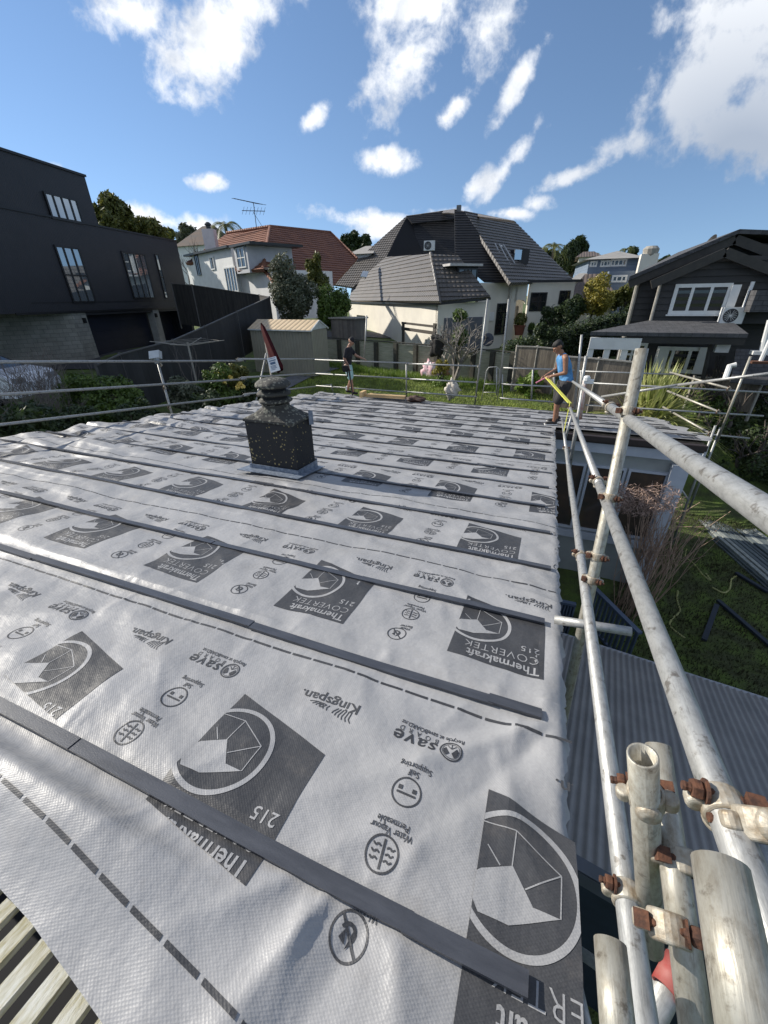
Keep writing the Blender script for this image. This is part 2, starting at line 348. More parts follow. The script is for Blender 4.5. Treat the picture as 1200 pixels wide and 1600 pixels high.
WHITE = mat('white_paint', (.74, .74, .72), .5, (.66, .66, .64), 3)
# ================================================================== the roof being covered
BAT = [.39, 1.19, 1.855, 2.52, 3.17, 3.84, 4.50, 5.15, 5.83, 6.49, 7.15, 7.81, 8.47, 9.13, 9.79, 10.45, 11.11, 11.77, 12.35]
rs = np.random.RandomState(3)
WV = []
for i in range(34):
    lam = .12*(1.9/.12)**rs.rand(); a = rs.rand()*math.pi; WV.append((2*math.pi/lam*math.cos(a), 2*math.pi/lam*math.sin(a), rs.rand()*6.28, lam*.0042))
RID = [(-.75, 1.05, -.2, .80, .12, .010), (-1.6, 1.0, -1.2, .5, .10, .009), (.05, .95, .24, .50, .05, .010), (-.05, 1.05, -.42, .75, .06, -.010), (-2.2, .9, -2.9, .5, .1, .010), (-3.0, 2.4, -1.9, 2.0, .10, .009), (-.9, 1.8, -.4, 1.35, .09, .007), (-1.9, 1.7, -1.5, 1.3, .1, .007), (.1, 2.9, -.4, 2.6, .06, .009), (-1.4, 2.75, -2.4, 2.62, .07, .008), (-4.4, 2.3, -3.8, 1.95, .1, .012),  # folds pulled tight in the cloth: (x0,y0,x1,y1,width,height)
    (.16, 1.13, -.55, .52, .045, .018), (.20, 1.10, -.30, .36, .05, -.014), (.10, 1.15, .10, .45, .035, .008), (-.25, .42, -.02, .70, .05, .014), (-.46, .36, -.20, .62, .035, .012),
    (-.33, .36, -.42, .08, .035, .030), (-.22, .34, -.30, .05, .05, -.016), (-.12, .33, .0, .02, .05, .018), (-.45, .34, -.60, .20, .03, .012),
    (-.95, .42, -.80, .66, .03, .006), (-.9, .42, -1.25, .62, .04, .008), (.2, 1.2, .25, 1.85, .04, .010), (.0, 1.22, .12, 1.8, .05, .007), (-.5, 1.22, -.38, 1.7, .06, .006),
    (.28, 2.1, -.4, 2.25, .03, .014), (.29, 2.3, -.1, 2.22, .03, .016), (.28, 3.3, -.6, 3.38, .03, .013), (-.9, 3.3, -1.6, 3.36, .04, .010), (-2.3, 1.25, -4.5, 1.35, .05, .012),
    (-1.2, 1.27, -3.5, 1.33, .06, .012), (-.1, 1.28, -1.0, 1.30, .04, .012), (-2.5, 3.3, -2.0, 3.0, .05, .012), (-2.2, 2.6, -1.9, 3.1, .05, .01)]
rc = np.random.RandomState(21)
for _i in range(70):                                  # short sharp creases
    _x = rc.uniform(-3.2, .25); _y = rc.uniform(.45, 3.4); _a = rc.normal(-.9, .7); _l = rc.uniform(.12, .5)
    RID.append((_x, _y, min(.28, _x+_l*math.cos(_a)), _y+_l*math.sin(_a), rc.uniform(.012, .035), rc.uniform(-.002, .0055)))
for _b in (.39, 1.19, 1.855, 2.52):                    # puckers starting at the battens
    for _i in range(16):
        _x = rc.uniform(-2.6, .2); _s = rc.choice((-1, 1)); RID.append((_x, _b+_s*.03, _x+rc.normal(0, .05), _b+_s*rc.uniform(.1, .25), rc.uniform(.012, .022), rc.uniform(.003, .008)))
def wr(x, y, k=0):
    k = 0
    x = np.asarray(x, float); y = np.asarray(y, float); z = np.zeros(np.broadcast(x, y).shape)
    for kx, ky, ph, am in WV: z = z+am*np.sin(kx*x+ky*y+ph+k*1.7+.8*np.sin(1.3*x+2.1*y+ph))
    amp = .78+1.0*np.clip((-4.6-x)/1.6, 0, 1)*np.clip((y-1.5)/2, 0, 1)+.5*np.clip((x-.0)/.25, 0, 1)*np.clip((9-y), 0, 1)
    z = z*amp
    # crumpled billows along the far left eave
    bl = np.clip((-5.4-x)/1.2, 0, 1)*np.clip((y-2.5)/1.5, 0, 1)
    z = z+bl*(.022*np.sin(x*4.1+np.sin(y*3.0)*1.5)*np.sin(y*4.4+1+np.sin(x*2.2))+.02)
    pin = np.ones_like(z)
    for b in BAT: pin = pin*(1-.85*np.exp(-((y-b)/.045)**2))
    for (x0, y0, x1, y1, wd, hh) in RID:
        L = math.hypot(x1-x0, y1-y0); ux, uy = (x1-x0)/L, (y1-y0)/L; t = (x-x0)*ux+(y-y0)*uy; d = (x-x0)*uy-(y-y0)*ux
        tt = np.clip(t/L, 0, 1); out = np.clip(1-np.maximum(t-L, -t)/.1, 0, 1)
        z = z+hh*(1-.4*tt)*out*np.exp(-np.abs(d/(wd*(.6+.9*tt)))**1.45)
    z = z*pin
    # the loose near end humps up on the left
    a = np.clip((-.42-x)/.75, 0, 1); a = a*a*(3-2*a); yc = .245+.02*np.clip(-x-1, 0, 1)
    pf = np.where(y > yc, np.exp(-((y-yc)/.045)**2), np.exp(-((y-yc)/.17)**2)); z = z+.095*a*pf
    return z
def hz(x, y, k=0): return zr(y)+wr(x, y, k)
def tex_cloth(name, col, col2, rough):
    m = bpy.data.materials.new(name); m.use_nodes = True; nt = m.node_tree; N = nt.nodes; L = nt.links; b = N['Principled BSDF']
    geo = N.new('ShaderNodeNewGeometry'); n = N.new('ShaderNodeTexNoise'); n.inputs['Scale'].default_value = 2.2; n.inputs['Detail'].default_value = 8; L.new(geo.outputs['Position'], n.inputs[0])
    n4 = N.new('ShaderNodeTexNoise'); n4.inputs['Scale'].default_value = 90; n4.inputs['Detail'].default_value = 3; L.new(geo.outputs['Position'], n4.inputs[0])
    ad = N.new('ShaderNodeMath'); ad.operation = 'MULTIPLY_ADD'; L.new(n4.outputs['Fac'], ad.inputs[0]); ad.inputs[1].default_value = .5; L.new(n.outputs['Fac'], ad.inputs[2])
    mr = N.new('ShaderNodeMapRange'); L.new(ad.outputs[0], mr.inputs[0]); mr.inputs[1].default_value = .55; mr.inputs[2].default_value = .95
    mx = N.new('ShaderNodeMix'); mx.data_type = 'RGBA'; L.new(mr.outputs[0], mx.inputs[0]); mx.inputs[6].default_value = (*col, 1); mx.inputs[7].default_value = (*col2, 1); L.new(mx.outputs[2], b.inputs['Base Color'])
    n6 = N.new('ShaderNodeTexNoise'); n6.inputs['Scale'].default_value = 5; n6.inputs['Detail'].default_value = 9; n6.inputs['Roughness'].default_value = .75; L.new(geo.outputs['Position'], n6.inputs[0])
    m6 = N.new('ShaderNodeMapRange'); L.new(n6.outputs['Fac'], m6.inputs[0]); m6.inputs[1].default_value = .55; m6.inputs[2].default_value = .75; m6.inputs[4].default_value = .26
    x6 = N.new('ShaderNodeMix'); x6.data_type = 'RGBA'; L.new(m6.outputs[0], x6.inputs[0]); L.new(mx.outputs[2], x6.inputs[6]); x6.inputs[7].default_value = (.20, .175, .15, 1); L.new(x6.outputs[2], b.inputs['Base Color'])
    b.inputs['Roughness'].default_value = rough; b.inputs['Specular IOR Level'].default_value = .4
    vr = N.new('ShaderNodeTexVoronoi'); vr.feature = 'F1'; vr.inputs['Randomness'].default_value = .12; mp = N.new('ShaderNodeMapping'); mp.inputs['Rotation'].default_value = (0, 0, .9); mp.inputs['Scale'].default_value = (115, 160, 1)
    L.new(geo.outputs['Position'], mp.inputs[0]); L.new(mp.outputs[0], vr.inputs[0]); vr.voronoi_dimensions = '2D'; vr.inputs['Scale'].default_value = 1
    bp = N.new('ShaderNodeBump'); bp.inputs['Distance'].default_value = .0008; bp.inputs['Strength'].default_value = .8; L.new(vr.outputs['Distance'], bp.inputs['Height'])
    n3 = N.new('ShaderNodeTexNoise'); n3.inputs['Scale'].default_value = 14; n3.inputs['Detail'].default_value = 6; L.new(geo.outputs['Position'], n3.inputs[0])
    b2 = N.new('ShaderNodeBump'); b2.inputs['Distance'].default_value = .006; L.new(n3.outputs['Fac'], b2.inputs['Height']); L.new(bp.outputs[0], b2.inputs['Normal']); L.new(b2.outputs[0], b.inputs['Normal'])
    MATS[name] = m; return m
MEM = tex_cloth('silver_underlay_cloth', (.350, .348, .350), (.285, .284, .286), .47)
INK = tex_cloth('printed_dark_grey_ink', (.040, .041, .045), (.060, .061, .065), .5)
# ---- lettering and marks as flat shapes (metres), later laid on the wrinkled cloth
def text_tris(s, size, bold=0.0, spacing=1.0, width=None, shear=0.0):
    cu = bpy.data.curves.new('t', 'FONT'); cu.body = s; cu.size = size; cu.offset = bold; cu.space_character = spacing; cu.resolution_u = 2; cu.shear = shear; cu.fill_mode = 'FRONT'
    ob = bpy.data.objects.new('t', cu); COL.objects.link(ob); dg = bpy.context.evaluated_depsgraph_get(); me = ob.evaluated_get(dg).to_mesh(); me.calc_loop_triangles()
    V = np.array([v.co[:2] for v in me.vertices]); T = np.array([t.vertices for t in me.loop_triangles]); ob.evaluated_get(dg).to_mesh_clear()
    bpy.data.objects.remove(ob); bpy.data.curves.remove(cu)
    if width: V[:, 0] *= width/V[:, 0].max()
    return V[T]                                     # (n,3,2)
def place(tr, u, v):                                # reader sits beyond the roof: text runs -x, its top is towards the near end
    return np.stack([u-tr[:, :, 0], v-tr[:, :, 1]], -1)
def fan(poly): p = np.array(poly, float); return np.array([[p[0], p[i], p[i+1]] for i in range(1, len(p)-1)])
def ring(c, ro, ri, a0=0, a1=2*math.pi, n=40, sx=1, sy=1):
    out = []
    for i in range(n):
        p = [a0+(a1-a0)*(i+j)/n for j in (0, 1)]; q = [[c[0]+r*math.cos(a)*sx, c[1]+r*math.sin(a)*sy] for a, r in ((p[0], ro), (p[1], ro), (p[1], ri), (p[0], ri))]
        out += [[q[0], q[1], q[2]], [q[0], q[2], q[3]]]
    return np.array(out)
def stroke(pts, w_):
    out = []
    for a, b in zip(pts[:-1], pts[1:]):
        a = np.array(a, float); b = np.array(b, float); d = (b-a)/np.linalg.norm(b-a); n = np.array([-d[1], d[0]])*w_/2; q = [a+n, b+n, b-n, a-n]; out += [[q[0], q[1], q[2]], [q[0], q[2], q[3]]]
    return np.array(out)
PATCH = [(0, -.283), (.2, -.33), (.445, -.392), (.445, -.832), (0, -.832)]
DARK_BIG = fan(PATCH)
LC = (.105, -.51)
def clip_half(poly, ax, c, keep_less):
    out = []; n = len(poly)
    for i in range(n):
        a, b = poly[i], poly[(i+1) % n]; da, db = a[ax]-c, b[ax]-c
        if keep_less: da, db = -da, -db
        if da >= 0: out.append(a)
        if (da >= 0) != (db >= 0): t = da/(da-db); out.append([a[0]+(b[0]-a[0])*t, a[1]+(b[1]-a[1])*t])
    return out
def _lights():
    o = []
    R = ring(LC, .172, .155, n=72); RR_ = []
    for t in R:
        q = clip_half([list(p) for p in t], 0, .0005, False); RR_ += [np.array([q[0], q[i], q[i+1]]) for i in range(1, len(q)-1)]
    o.append(np.array(RR_))
    hd = [(0, -.538), (.010, -.528), (.092, -.488), (.15, -.562), (.219, -.562), (.095, -.623), (.017, -.627), (0, -.606)]
    o.append(np.array([[hd[0], hd[1], hd[7]], [hd[1], hd[2], hd[7]], [hd[2], hd[3], hd[7]], [hd[3], hd[6], hd[7]], [hd[3], hd[5], hd[6]], [hd[3], hd[4], hd[5]]]))
    for s_ in ([(0.0, -.40), (.096, -.393), (.223, -.461), (.219, -.562)], [(.096, -.393), (.092, -.488)], [(.15, -.562), (.092, -.488)], [(.13, -.53), (.223, -.461)], [(.02, -.46), (.06, -.5)]): o.append(stroke(s_, .0035))
    o.append(place(text_tris('Thermakraft', .075, .0013, width=.34), .425, -.765))
    o.append(place(text_tris('COVERTEK', .072, -.0008, 1.08, width=.36), .425, -.695))
    o.append(place(text_tris('215', .058, .0004, 1.05, width=.09), .425, -.628))
    return np.concatenate(o)
LIGHT_BIG = _lights()
def _marks(small=True):
    o = []
    o.append(place(text_tris('Kingspan.', .062, .0009, width=.275), .486, -.160))
    for k in range(6):                                # the winged emblem over the name
        a = .25+k*.24; o.append(stroke([(.40+.012*k, -.198), (.40+.012*k-.016*math.cos(a), -.212-.02*math.sin(a)), (.405+.012*k-.034*math.cos(a)+.01, -.222-.024*math.sin(a))], .0045))
    for k in range(5): o.append(stroke([(.36-.014*k, -.200), (.352-.016*k, -.212), (.356-.018*k, -.226+.003*k)], .004))
    o.append(ring((.325, -.211), .010, .006, n=10)); o.append(stroke([(.34, -.2), (.30, -.199), (.268, -.205)], .004))
    o.append(place(text_tris('save', .085, .0010, 1.12, width=.172, shear=.1), .815, -.188))
    o.append(ring((.864, -.203), .042, .037, n=28)); o.append(ring((.864, -.203), .033, .031, n=24))
    for sgn in (-1, 1):
        o.append(fan([(.864+sgn*.004, -.215), (.864+sgn*.020, -.190), (.864+sgn*.029, -.200), (.864+sgn*.027, -.215), (.864+sgn*.016, -.228)]))
    o.append(stroke([(.864, -.172), (.864, -.195), (.848, -.180)], .003)); o.append(stroke([(.864, -.195), (.880, -.180)], .003))
    def icon(c): o.append(ring(c, .050, .0445, n=36))
    c = (.762, -.412); icon(c); o.append(stroke([(c[0]-.032, c[1]-.006), (c[0]+.032, c[1]-.006)], .007))
    for sg in (-1, 1): x = c[0]+sg*.024; o.append(fan([(x-.007, c[1]+.004), (x+.007, c[1]+.004), (x+.007, c[1]+.018), (x-.007, c[1]+.018)]))
    c = (.752, -.603); icon(c); o.append(stroke([(c[0]+.004, c[1]-.038), (c[0]-.002, c[1]+.038)], .007))
    for sg in (-1, 1):
        for q in (-.017, 0, .017): o.append(stroke([(c[0]+sg*.009, c[1]+q), (c[0]+sg*.018, c[1]+q+.005), (c[0]+sg*.025, c[1]+q-.002), (c[0]+sg*.034, c[1]+q+.004)], .005))
    c = (.738, -.790); icon(c); o.append(stroke([(c[0]+.030, c[1]-.034), (c[0]-.030, c[1]+.034)], .007))
    o.append(fan([(c[0]-.002, c[1]-.026), (c[0]+.016, c[1]-.004), (c[0]+.018, c[1]+.010), (c[0]+.008, c[1]+.020)])); o.append(ring((c[0]-.004, c[1]+.004), .022, .014, .2, 2.8, n=12)); o.append(fan([(c[0]-.024, c[1]-.01), (c[0]-.006, c[1]-.018), (c[0]-.012, c[1]+.012)]))
    if small:
        o.append(place(text_tris('B O A R D', .032, 0, 1.3, width=.155), .812, -.165))
        o.append(place(text_tris('Recycle at saveBOARD.nz', .028, .0003, width=.25), .905, -.140))
        o.append(place(text_tris('Supporting', .030, .0003, width=.115), .825, -.312)); o.append(place(text_tris('Self', .030, .0003, width=.04), .787, -.336))
        o.append(place(text_tris('Permeable', .030, .0003, width=.105), .808, -.508)); o.append(place(text_tris('Water Vapour', .030, .0003, width=.135), .825, -.532))
        o.append(place(text_tris('Barrier', .030, .0003, width=.07), .800, -.705)); o.append(place(text_tris('Water', .030, .0003, width=.06), .795, -.727))
    return np.concatenate(o)
MARK_FULL = _marks(True); MARK_FAR = _marks(False)
def dice(tris, cell):
    out = []
    for t in tris:
        mn = t.min(0); mx_ = t.max(0)
        if (mx_-mn).max() <= cell*1.3: out.append([list(p) for p in t]); continue
        for i in range(int(math.floor(mn[0]/cell)), int(math.floor(mx_[0]/cell))+1):
            p = clip_half(clip_half([list(q) for q in t], 0, i*cell, False), 0, (i+1)*cell, True)
            if len(p) < 3: continue
            for j in range(int(math.floor(mn[1]/cell)), int(math.floor(mx_[1]/cell))+1):
                q = clip_half(clip_half(p, 1, j*cell, False), 1, (j+1)*cell, True)
                if len(q) >= 3: out.append(q)
    return out
def lay(tris, k, lift, x0, x1, cell):
    """drop flat shapes onto the wrinkled sheet k"""
    V = []; Fc = []
    for p in dice(tris, cell):
        if max(q[0] for q in p) > x1: p = clip_half(p, 0, x1, True)
        if len(p) >= 3 and min(q[0] for q in p) < x0: p = clip_half(p, 0, x0, False)
        if len(p) < 3: continue
        Fc.append(tuple(range(len(V), len(V)+len(p)))); V += p
    if not V: return None, None
    V = np.array(V); ar = hz(V[:, 0], V[:, 1], k)+SHEET_LIFT(k)+lift
    return np.column_stack([V, ar]), Fc
def SHEET_LIFT(k): return .030-.0022*k
XOFF = [.034, -.25, -.45, .02, -.745, -.32, -.60, .0, -.4, -.75, -.15]
house = thing('house', 'single storey house in the foreground, its low roof newly covered with printed silver underlay', 'house', (-3.6, 6, 1.4))
ordn = ['nearest', 'second', 'third', 'fourth', 'fifth', 'sixth', 'seventh', 'eighth', 'ninth', 'tenth', 'eleventh', 'twelfth', 'thirteenth', 'fourteenth', 'fifteenth', 'sixteenth', 'seventeenth', 'eighteenth', 'nineteenth']
for k in range(11):
    yd = 1.105+1.13*k
    xr = .285 if k < 8 else 3.28
    xl = -7.45
    dx = .014 if k == 0 else (.02 if k < 3 else .035); dy = .014 if k < 2 else (.02 if k < 4 else .035)
    y1 = yd+.15+(.02 if k == 0 else 0); y0 = yd-1.18 if k else -.06
    nx = int((xr-xl)/dx); ny = int((y1-y0)/dy)
    if k == 0:
        xs = np.linspace(xl, xr, nx); tt = np.linspace(0, 1, ny)
        near = np.interp(xs, [-3.6, -1.17, -.98, -.66, -.5, -.3, xr], [.12, .052, .037, -.01, -.10, -.30, -.35])/1.03
        X_, T_ = np.meshgrid(xs, tt); Y_ = near[None, :]+(y1-near[None, :])*T_
    else:
        X_, Y_ = np.meshgrid(np.linspace(0, 1, nx), np.linspace(y0, y1, ny))
        rk = np.random.RandomState(50+k); yy = Y_[:, :1]
        edge = xr+(.0 if k in (0, 1) else -.01)+.008*np.sin(yy*23+k)+.006*np.sin(yy*57+k*2)+(.03 if k >= 8 else .012)*rk.rand(*yy.shape)*np.clip(np.sin(yy*9+k*3), 0, 1)
        if k >= 8: edge = edge+.10*np.sin(yy*5.3)+(-.35+.62*(yy > 9.6)*0)+np.interp(yy, [9, 9.4, 10.5, 12.6], [.25, .25, .15, -.05])
        X_ = xl+.05*np.sin(yy*3+k)+(edge-xl-.05*np.sin(yy*3+k))*X_
        if k == 8:                                   # the wing starts at y = 9.2: keep the sheet inside the main roof before that
            lim = np.where(Y_ < 9.22, .285, 99.); X_ = np.minimum(X_, lim)
    if k == 0:                                      # torn right hand edge
        ed = .006*np.sin(Y_*31)+.006*np.sin(Y_*83); X_ = X_+ed*np.clip((X_-.2)/.08, 0, 1)
    Z_ = hz(X_, Y_, k)+SHEET_LIFT(k)
    # lip of the lap: the free far edge curls up a little; the cut right edge dips
    Z_ = Z_+.006*np.exp(-((Y_-y1)/.02)**2)*(.5+.5*np.sin(X_*2.3+k)) - (.03 if k < 8 else .0)*np.clip((X_-.245)/.05, 0, 1)**2
    V = np.column_stack([X_.ravel(), Y_.ravel(), Z_.ravel()]); ny_, nx_ = X_.shape
    idx = np.arange(ny_*nx_).reshape(ny_, nx_); Fq = np.stack([idx[:-1, :-1], idx[:-1, 1:], idx[1:, 1:], idx[1:, :-1]], -1).reshape(-1, 4)
    keep = (V[Fq][:, :, 0].max(1)-V[Fq][:, :, 0].min(1)) > .002
    if k in (2, 3, 4):                               # cut round the chimney
        c = V[Fq].mean(1); keep &= ~((c[:, 0] > -3.12) & (c[:, 0] < -2.56) & (c[:, 1] > 3.64) & (c[:, 1] < 3.98))
    Fq = Fq[keep]
    lab = '%s strip of silver roofing underlay from the near end, with dark logo patches' % ordn[k]
    o = new_obj('underlay_strip', V, Fq, MEM, None, True); setp(o, lab, 'roofing underlay', 'underlay strips lapped down the roof')
    cell = .02 if k == 0 else (.028 if k < 4 else .05); dk = []; lt = []; mk = MARK_FULL if k < 5 else MARK_FAR
    Dn = []; Ln = []
    x = XOFF[k]
    while x > xl-.5: x -= 1.013
    reps = []
    while x < xr: reps.append(x); x += 1.013
    for x in reps:
        sh = np.array([x, yd]); dk.append(DARK_BIG+sh); dk.append(mk+sh); lt.append(LIGHT_BIG+sh)
    x = xl+.02
    while x < xr:
        dk.append(fan([(x, yd-.006), (x+.101, yd-.006), (x+.101, yd+.006), (x, yd+.006)])); x += .114
    if k == 0:
        for q in range(14):
            xa = -2.0+q*.124; xb = xa+.108; f = lambda x_: np.interp(x_, [-2, -1.528, -1.093, -.809, -.572, -.421, -.2], [.25, .222, .185, .150, .125, .108, .06])
            dk.append(fan([(xa, f(xa)-.006), (xb, f(xb)-.006), (xb, f(xb)+.006), (xa, f(xa)+.006)]))
    far_x = xl+.06
    lim = .30 if k == 0 else .255
    if k >= 8: lim = 2.95
    if k == 0:                                      # the near end is folded over below this line, hiding the print there
        def sheared(T):                              # keep only what lies beyond the fold line, left of the middle
            out = []
            for t in T:
                if t[:, 0].max() > -.49: out.append(t); continue
                q = [[p[0], p[1]+.14*(p[0]+.53)] for p in t]; q = clip_half(q, 1, .292, False)
                q = [[p[0], p[1]-.14*(p[0]+.53)] for p in q]
                out += [np.array([q[0], q[i], q[i+1]]) for i in range(1, len(q)-1)]
            return np.array(out)
        dash0 = dk[-14:]; dk = [sheared(np.concatenate(dk[:-14]))]+dash0; lt = [sheared(np.concatenate(lt))]
    V1, F1 = lay(np.concatenate(dk), k, .0016, far_x, lim, cell)
    if k == 0:
        nf = []
        for f in F1:
            c = np.mean([V1[i][:2] for i in f], 0); cut = np.interp(c[0], [-3, -1.0, -.5, -.49], [.42, .29, .29, -.5])
            dash = abs(c[1]-np.interp(c[0], [-2, -1.528, -1.093, -.809, -.572, -.421, -.2], [.25, .222, .185, .150, .125, .108, .06])) < .008
            if c[1] > cut or dash: nf.append(f)
        F1 = nf
    p = new_obj('printed_marks', V1, F1, INK, o, True)
    V2, F2 = lay(np.concatenate(lt), k, .0030, far_x, lim, cell)
    if k == 0:
        nf = []
        for f in F2:
            c = np.mean([V2[i][:2] for i in f], 0)
            if c[1] > np.interp(c[0], [-3, -1.0, -.5, -.49], [.42, .29, .29, -.5]): nf.append(f)
        F2 = nf
    new_obj('patch_lettering', V2, F2, MEM, p, True)
# ---- battens laid over the cloth
BATM = mat('dark_grey_batten_tape', (.062, .066, .078), .36, (.040, .043, .052), 7, .0004, 90, spec=.6, stretch=(1, 5, 1))
xend = [.18, .19, .19, .22, .21, .16, .19, .22, .24, .21, .2, .19, .2, .2, 3.0, 2.8, 2.7, 2.6, 2.5]
for i, yb in enumerate(BAT):
    xl = -7.42; x = xend[i]; mb = MB(); first = [.30, .21, 1.1, 1.6, .9][i] if i < 5 else 1.5; q = 0
    wd = .047 if i < 2 else .045
    while x > xl:
        Lg = first if q == 0 else rnd.uniform(1.1, 2.2); x2 = max(xl, x-Lg)
        n = max(2, int((x-x2)/.22)); tk = .013
        jy = rnd.uniform(-.004, .004); up = .003 if q % 2 == 0 else 0.0
        top = [];
        for j in range(n+1):
            xx = x+(x2-x)*j/n; yy = yb+jy+.003*math.sin(xx*3+i); zz = float(zr(yy))+.034+up+.0025*math.sin(xx*4.7+i)
            zz -= .0022*min(10, i*.58)
            if i == 0: zz += .002
            top.append((xx, yy, zz))
        V = []
        for (xx, yy, zz) in top:
            for (dy, dz) in ((-wd/2, 0), (wd/2, 0), (wd/2, tk), (-wd/2, tk)): V.append((xx, yy+dy, zz+dz-TT*dy))
        Fc = [(a*4+b, a*4+(b+1) % 4, (a+1)*4+(b+1) % 4, (a+1)*4+b) for a in range(n) for b in range(4)]+[(3, 2, 1, 0), (n*4, n*4+1, n*4+2, n*4+3)]
        if not (i == 5 and x2 < -2.4 and x > -3.3 and False): mb.add(V, Fc)
        x = x2-.002 if q % 2 else x2+.02; q += 1
        if x <= xl+.03: break
        if i == 5 and x < -2.4 and x > -3.3: x = -3.28
        if i == 5 and x2 < -3.3 and q < 0: pass
    if i == 5: mb.V = [(-3.28 if (-3.28 < v[0] < -2.9) else (-2.42 if -2.9 <= v[0] < -2.42 else v[0]), v[1], v[2]) for v in mb.V]
    o = mb.build('roof_batten', BATM); setp(o, '%s dark batten strip across the silver roof counted from the near end' % ordn[i], 'batten', 'dark battens across the roof')
# ---- the house under the cloth
WTRIM = mat('pale_blue_grey_trim', (.50, .54, .60), .55, (.42, .46, .52), 3)
CLAD = mat('dark_blue_weatherboard', (.018, .030, .045), .6, (.012, .02, .03), 3, pattern=('boards', .15, .012))
DECKM = mat('old_roof_timber', (.18, .14, .10), .85, (.10, .08, .06), 8)
mb = MB()                                             # roof deck slabs
def deck(x0, x1, y0, y1, t=.06, dz=-.035): mb.prism([(x0, y0, zr(y0)+dz), (x1, y0, zr(y0)+dz), (x1, y1, zr(y1)+dz), (x0, y1, zr(y1)+dz)], (0, 0, -t))
deck(-7.35, -3.3, .30, 12.4); deck(-3.3, -2.4, .3, 3.62); deck(-3.3, -2.4, 4.0, 12.4); deck(-2.4, -.50, .30, 12.4); deck(-.50, .2, -.8, 12.4); deck(.2, 3.0, 9.25, 12.4)
mb.build('roof_deck', DECKM, house)
mb = MB()
[mb.prism([(xx, ya, -1.3), (xx, yb_, -1.3), (xx, yb_, zr(yb_)-.12), (xx, ya, zr(ya)-.12)], (.12, 0, 0)) for xx, ya, yb_ in ((.09, .2, 9.2), (-7.3, -.5, 12.2))]
mb.box((-3.5, 12.22, .35), (7.4, .12, 3.2)); mb.box((-3.6, -1.0, 1.0), (7.5, .12, 4.2))
mb.build('wall', mat('pale_green_wall', (.34, .37, .36), .7, (.28, .3, .3), 2), house)
mb = MB(); mb.prism([(.235, .35, zr(.35)-.06), (.235, 9.15, zr(9.15)-.06), (.235, 9.15, zr(9.15)-.26), (.235, .35, zr(.35)-.26)], (.025, 0, 0))
mb.prism([(.20, 9.17, zr(9.2)-.10), (3.0, 9.17, zr(9.2)-.10), (3.0, 9.17, zr(9.2)-.42), (.20, 9.17, zr(9.2)-.42)], (0, -.03, 0))
mb.prism([(3.02, 9.17, zr(9.2)-.10), (3.02, 12.4, zr(12.4)-.10), (3.02, 12.4, zr(12.4)-.30), (3.02, 9.17, zr(9.2)-.42)], (.03, 0, 0))
mb.build('fascia', WTRIM, house)
mb = MB(); mb.box((1.6, 9.07, 2.42), (2.8, .11, .012)); mb.box((1.6, 9.01, 2.37), (2.8, .012, .10)); mb.box((1.6, 9.10, 2.30), (2.8, .012, .08)); mb.build('gutter', mat('brown_gutter', (.035, .024, .022), .5), house)
# wing wall with glazed panels
wf = Fac((.2, 9.32), (1, 0))
mb = MB(); wf.rect(mb, 0, 2.55, -1.3, 2.0, -.12, 0); mb.box((2.69, 10.9, .35), (.12, 3.1, 3.3)); mb.build('wing_wall', mat('pale_green_wall', (.34, .37, .36)), house)
WINR = mat('glass_reflecting_garden', (.05, .05, .045), .05, (.10, .07, .05), 1.5, spec=.9)
for (a, b) in ((.12, .86), (.90, 1.64), (1.68, 2.42)): window(wf, house, 0, 0, WTRIM, WINR, rect=(a, b, .1, 1.72), fw=.05)
mb = MB(); wf.rect(mb, 0, 2.6, -.12, .05, .0, .10); mb.build('window_sill', WTRIM, house)
mb = MB(); mb.box((2.74, 9.20, .34), (.30, .14, 3.2)); mb.build('corner_post', WTRIM, house)
# old skip sheathing showing below the near sheet edge: each board loose in its own row
BRD = mat('weathered_white_board', (.62, .62, .56), .8, (.40, .37, .24), 9, .003, 70, stretch=(9, 1, 9), nlo=.4, nhi=.62)
for i in range(8):
    xx = -1.33+i*.088
    mb = MB(); a0, a1 = -.75, .26
    mb.prism([(xx, a0, zr(a0)-.045), (xx+.046, a0+.0, zr(a0)-.045), (xx+.040+rnd.uniform(-.003, .003), a1, zr(a1)-.05), (xx-.006, a1, zr(a1)-.05)], (0, 0, -.022))
    o = mb.build('roof_board', BRD); setp(o, 'weathered white roof board under the near sheet edge, %s from the left at the bottom left corner' % ['first', 'second', 'third', 'fourth', 'fifth', 'sixth', 'seventh', 'eighth'][i], 'board', 'bare roof boards at the near edge')
mb = MB(); mb.box((-3.7, -.3, zr(0)-.42), (7.1, 1.4, .04)); mb.build('attic_dark_sheet', BLACK, house)  # black sheet stands in for the darkness under the roof boards
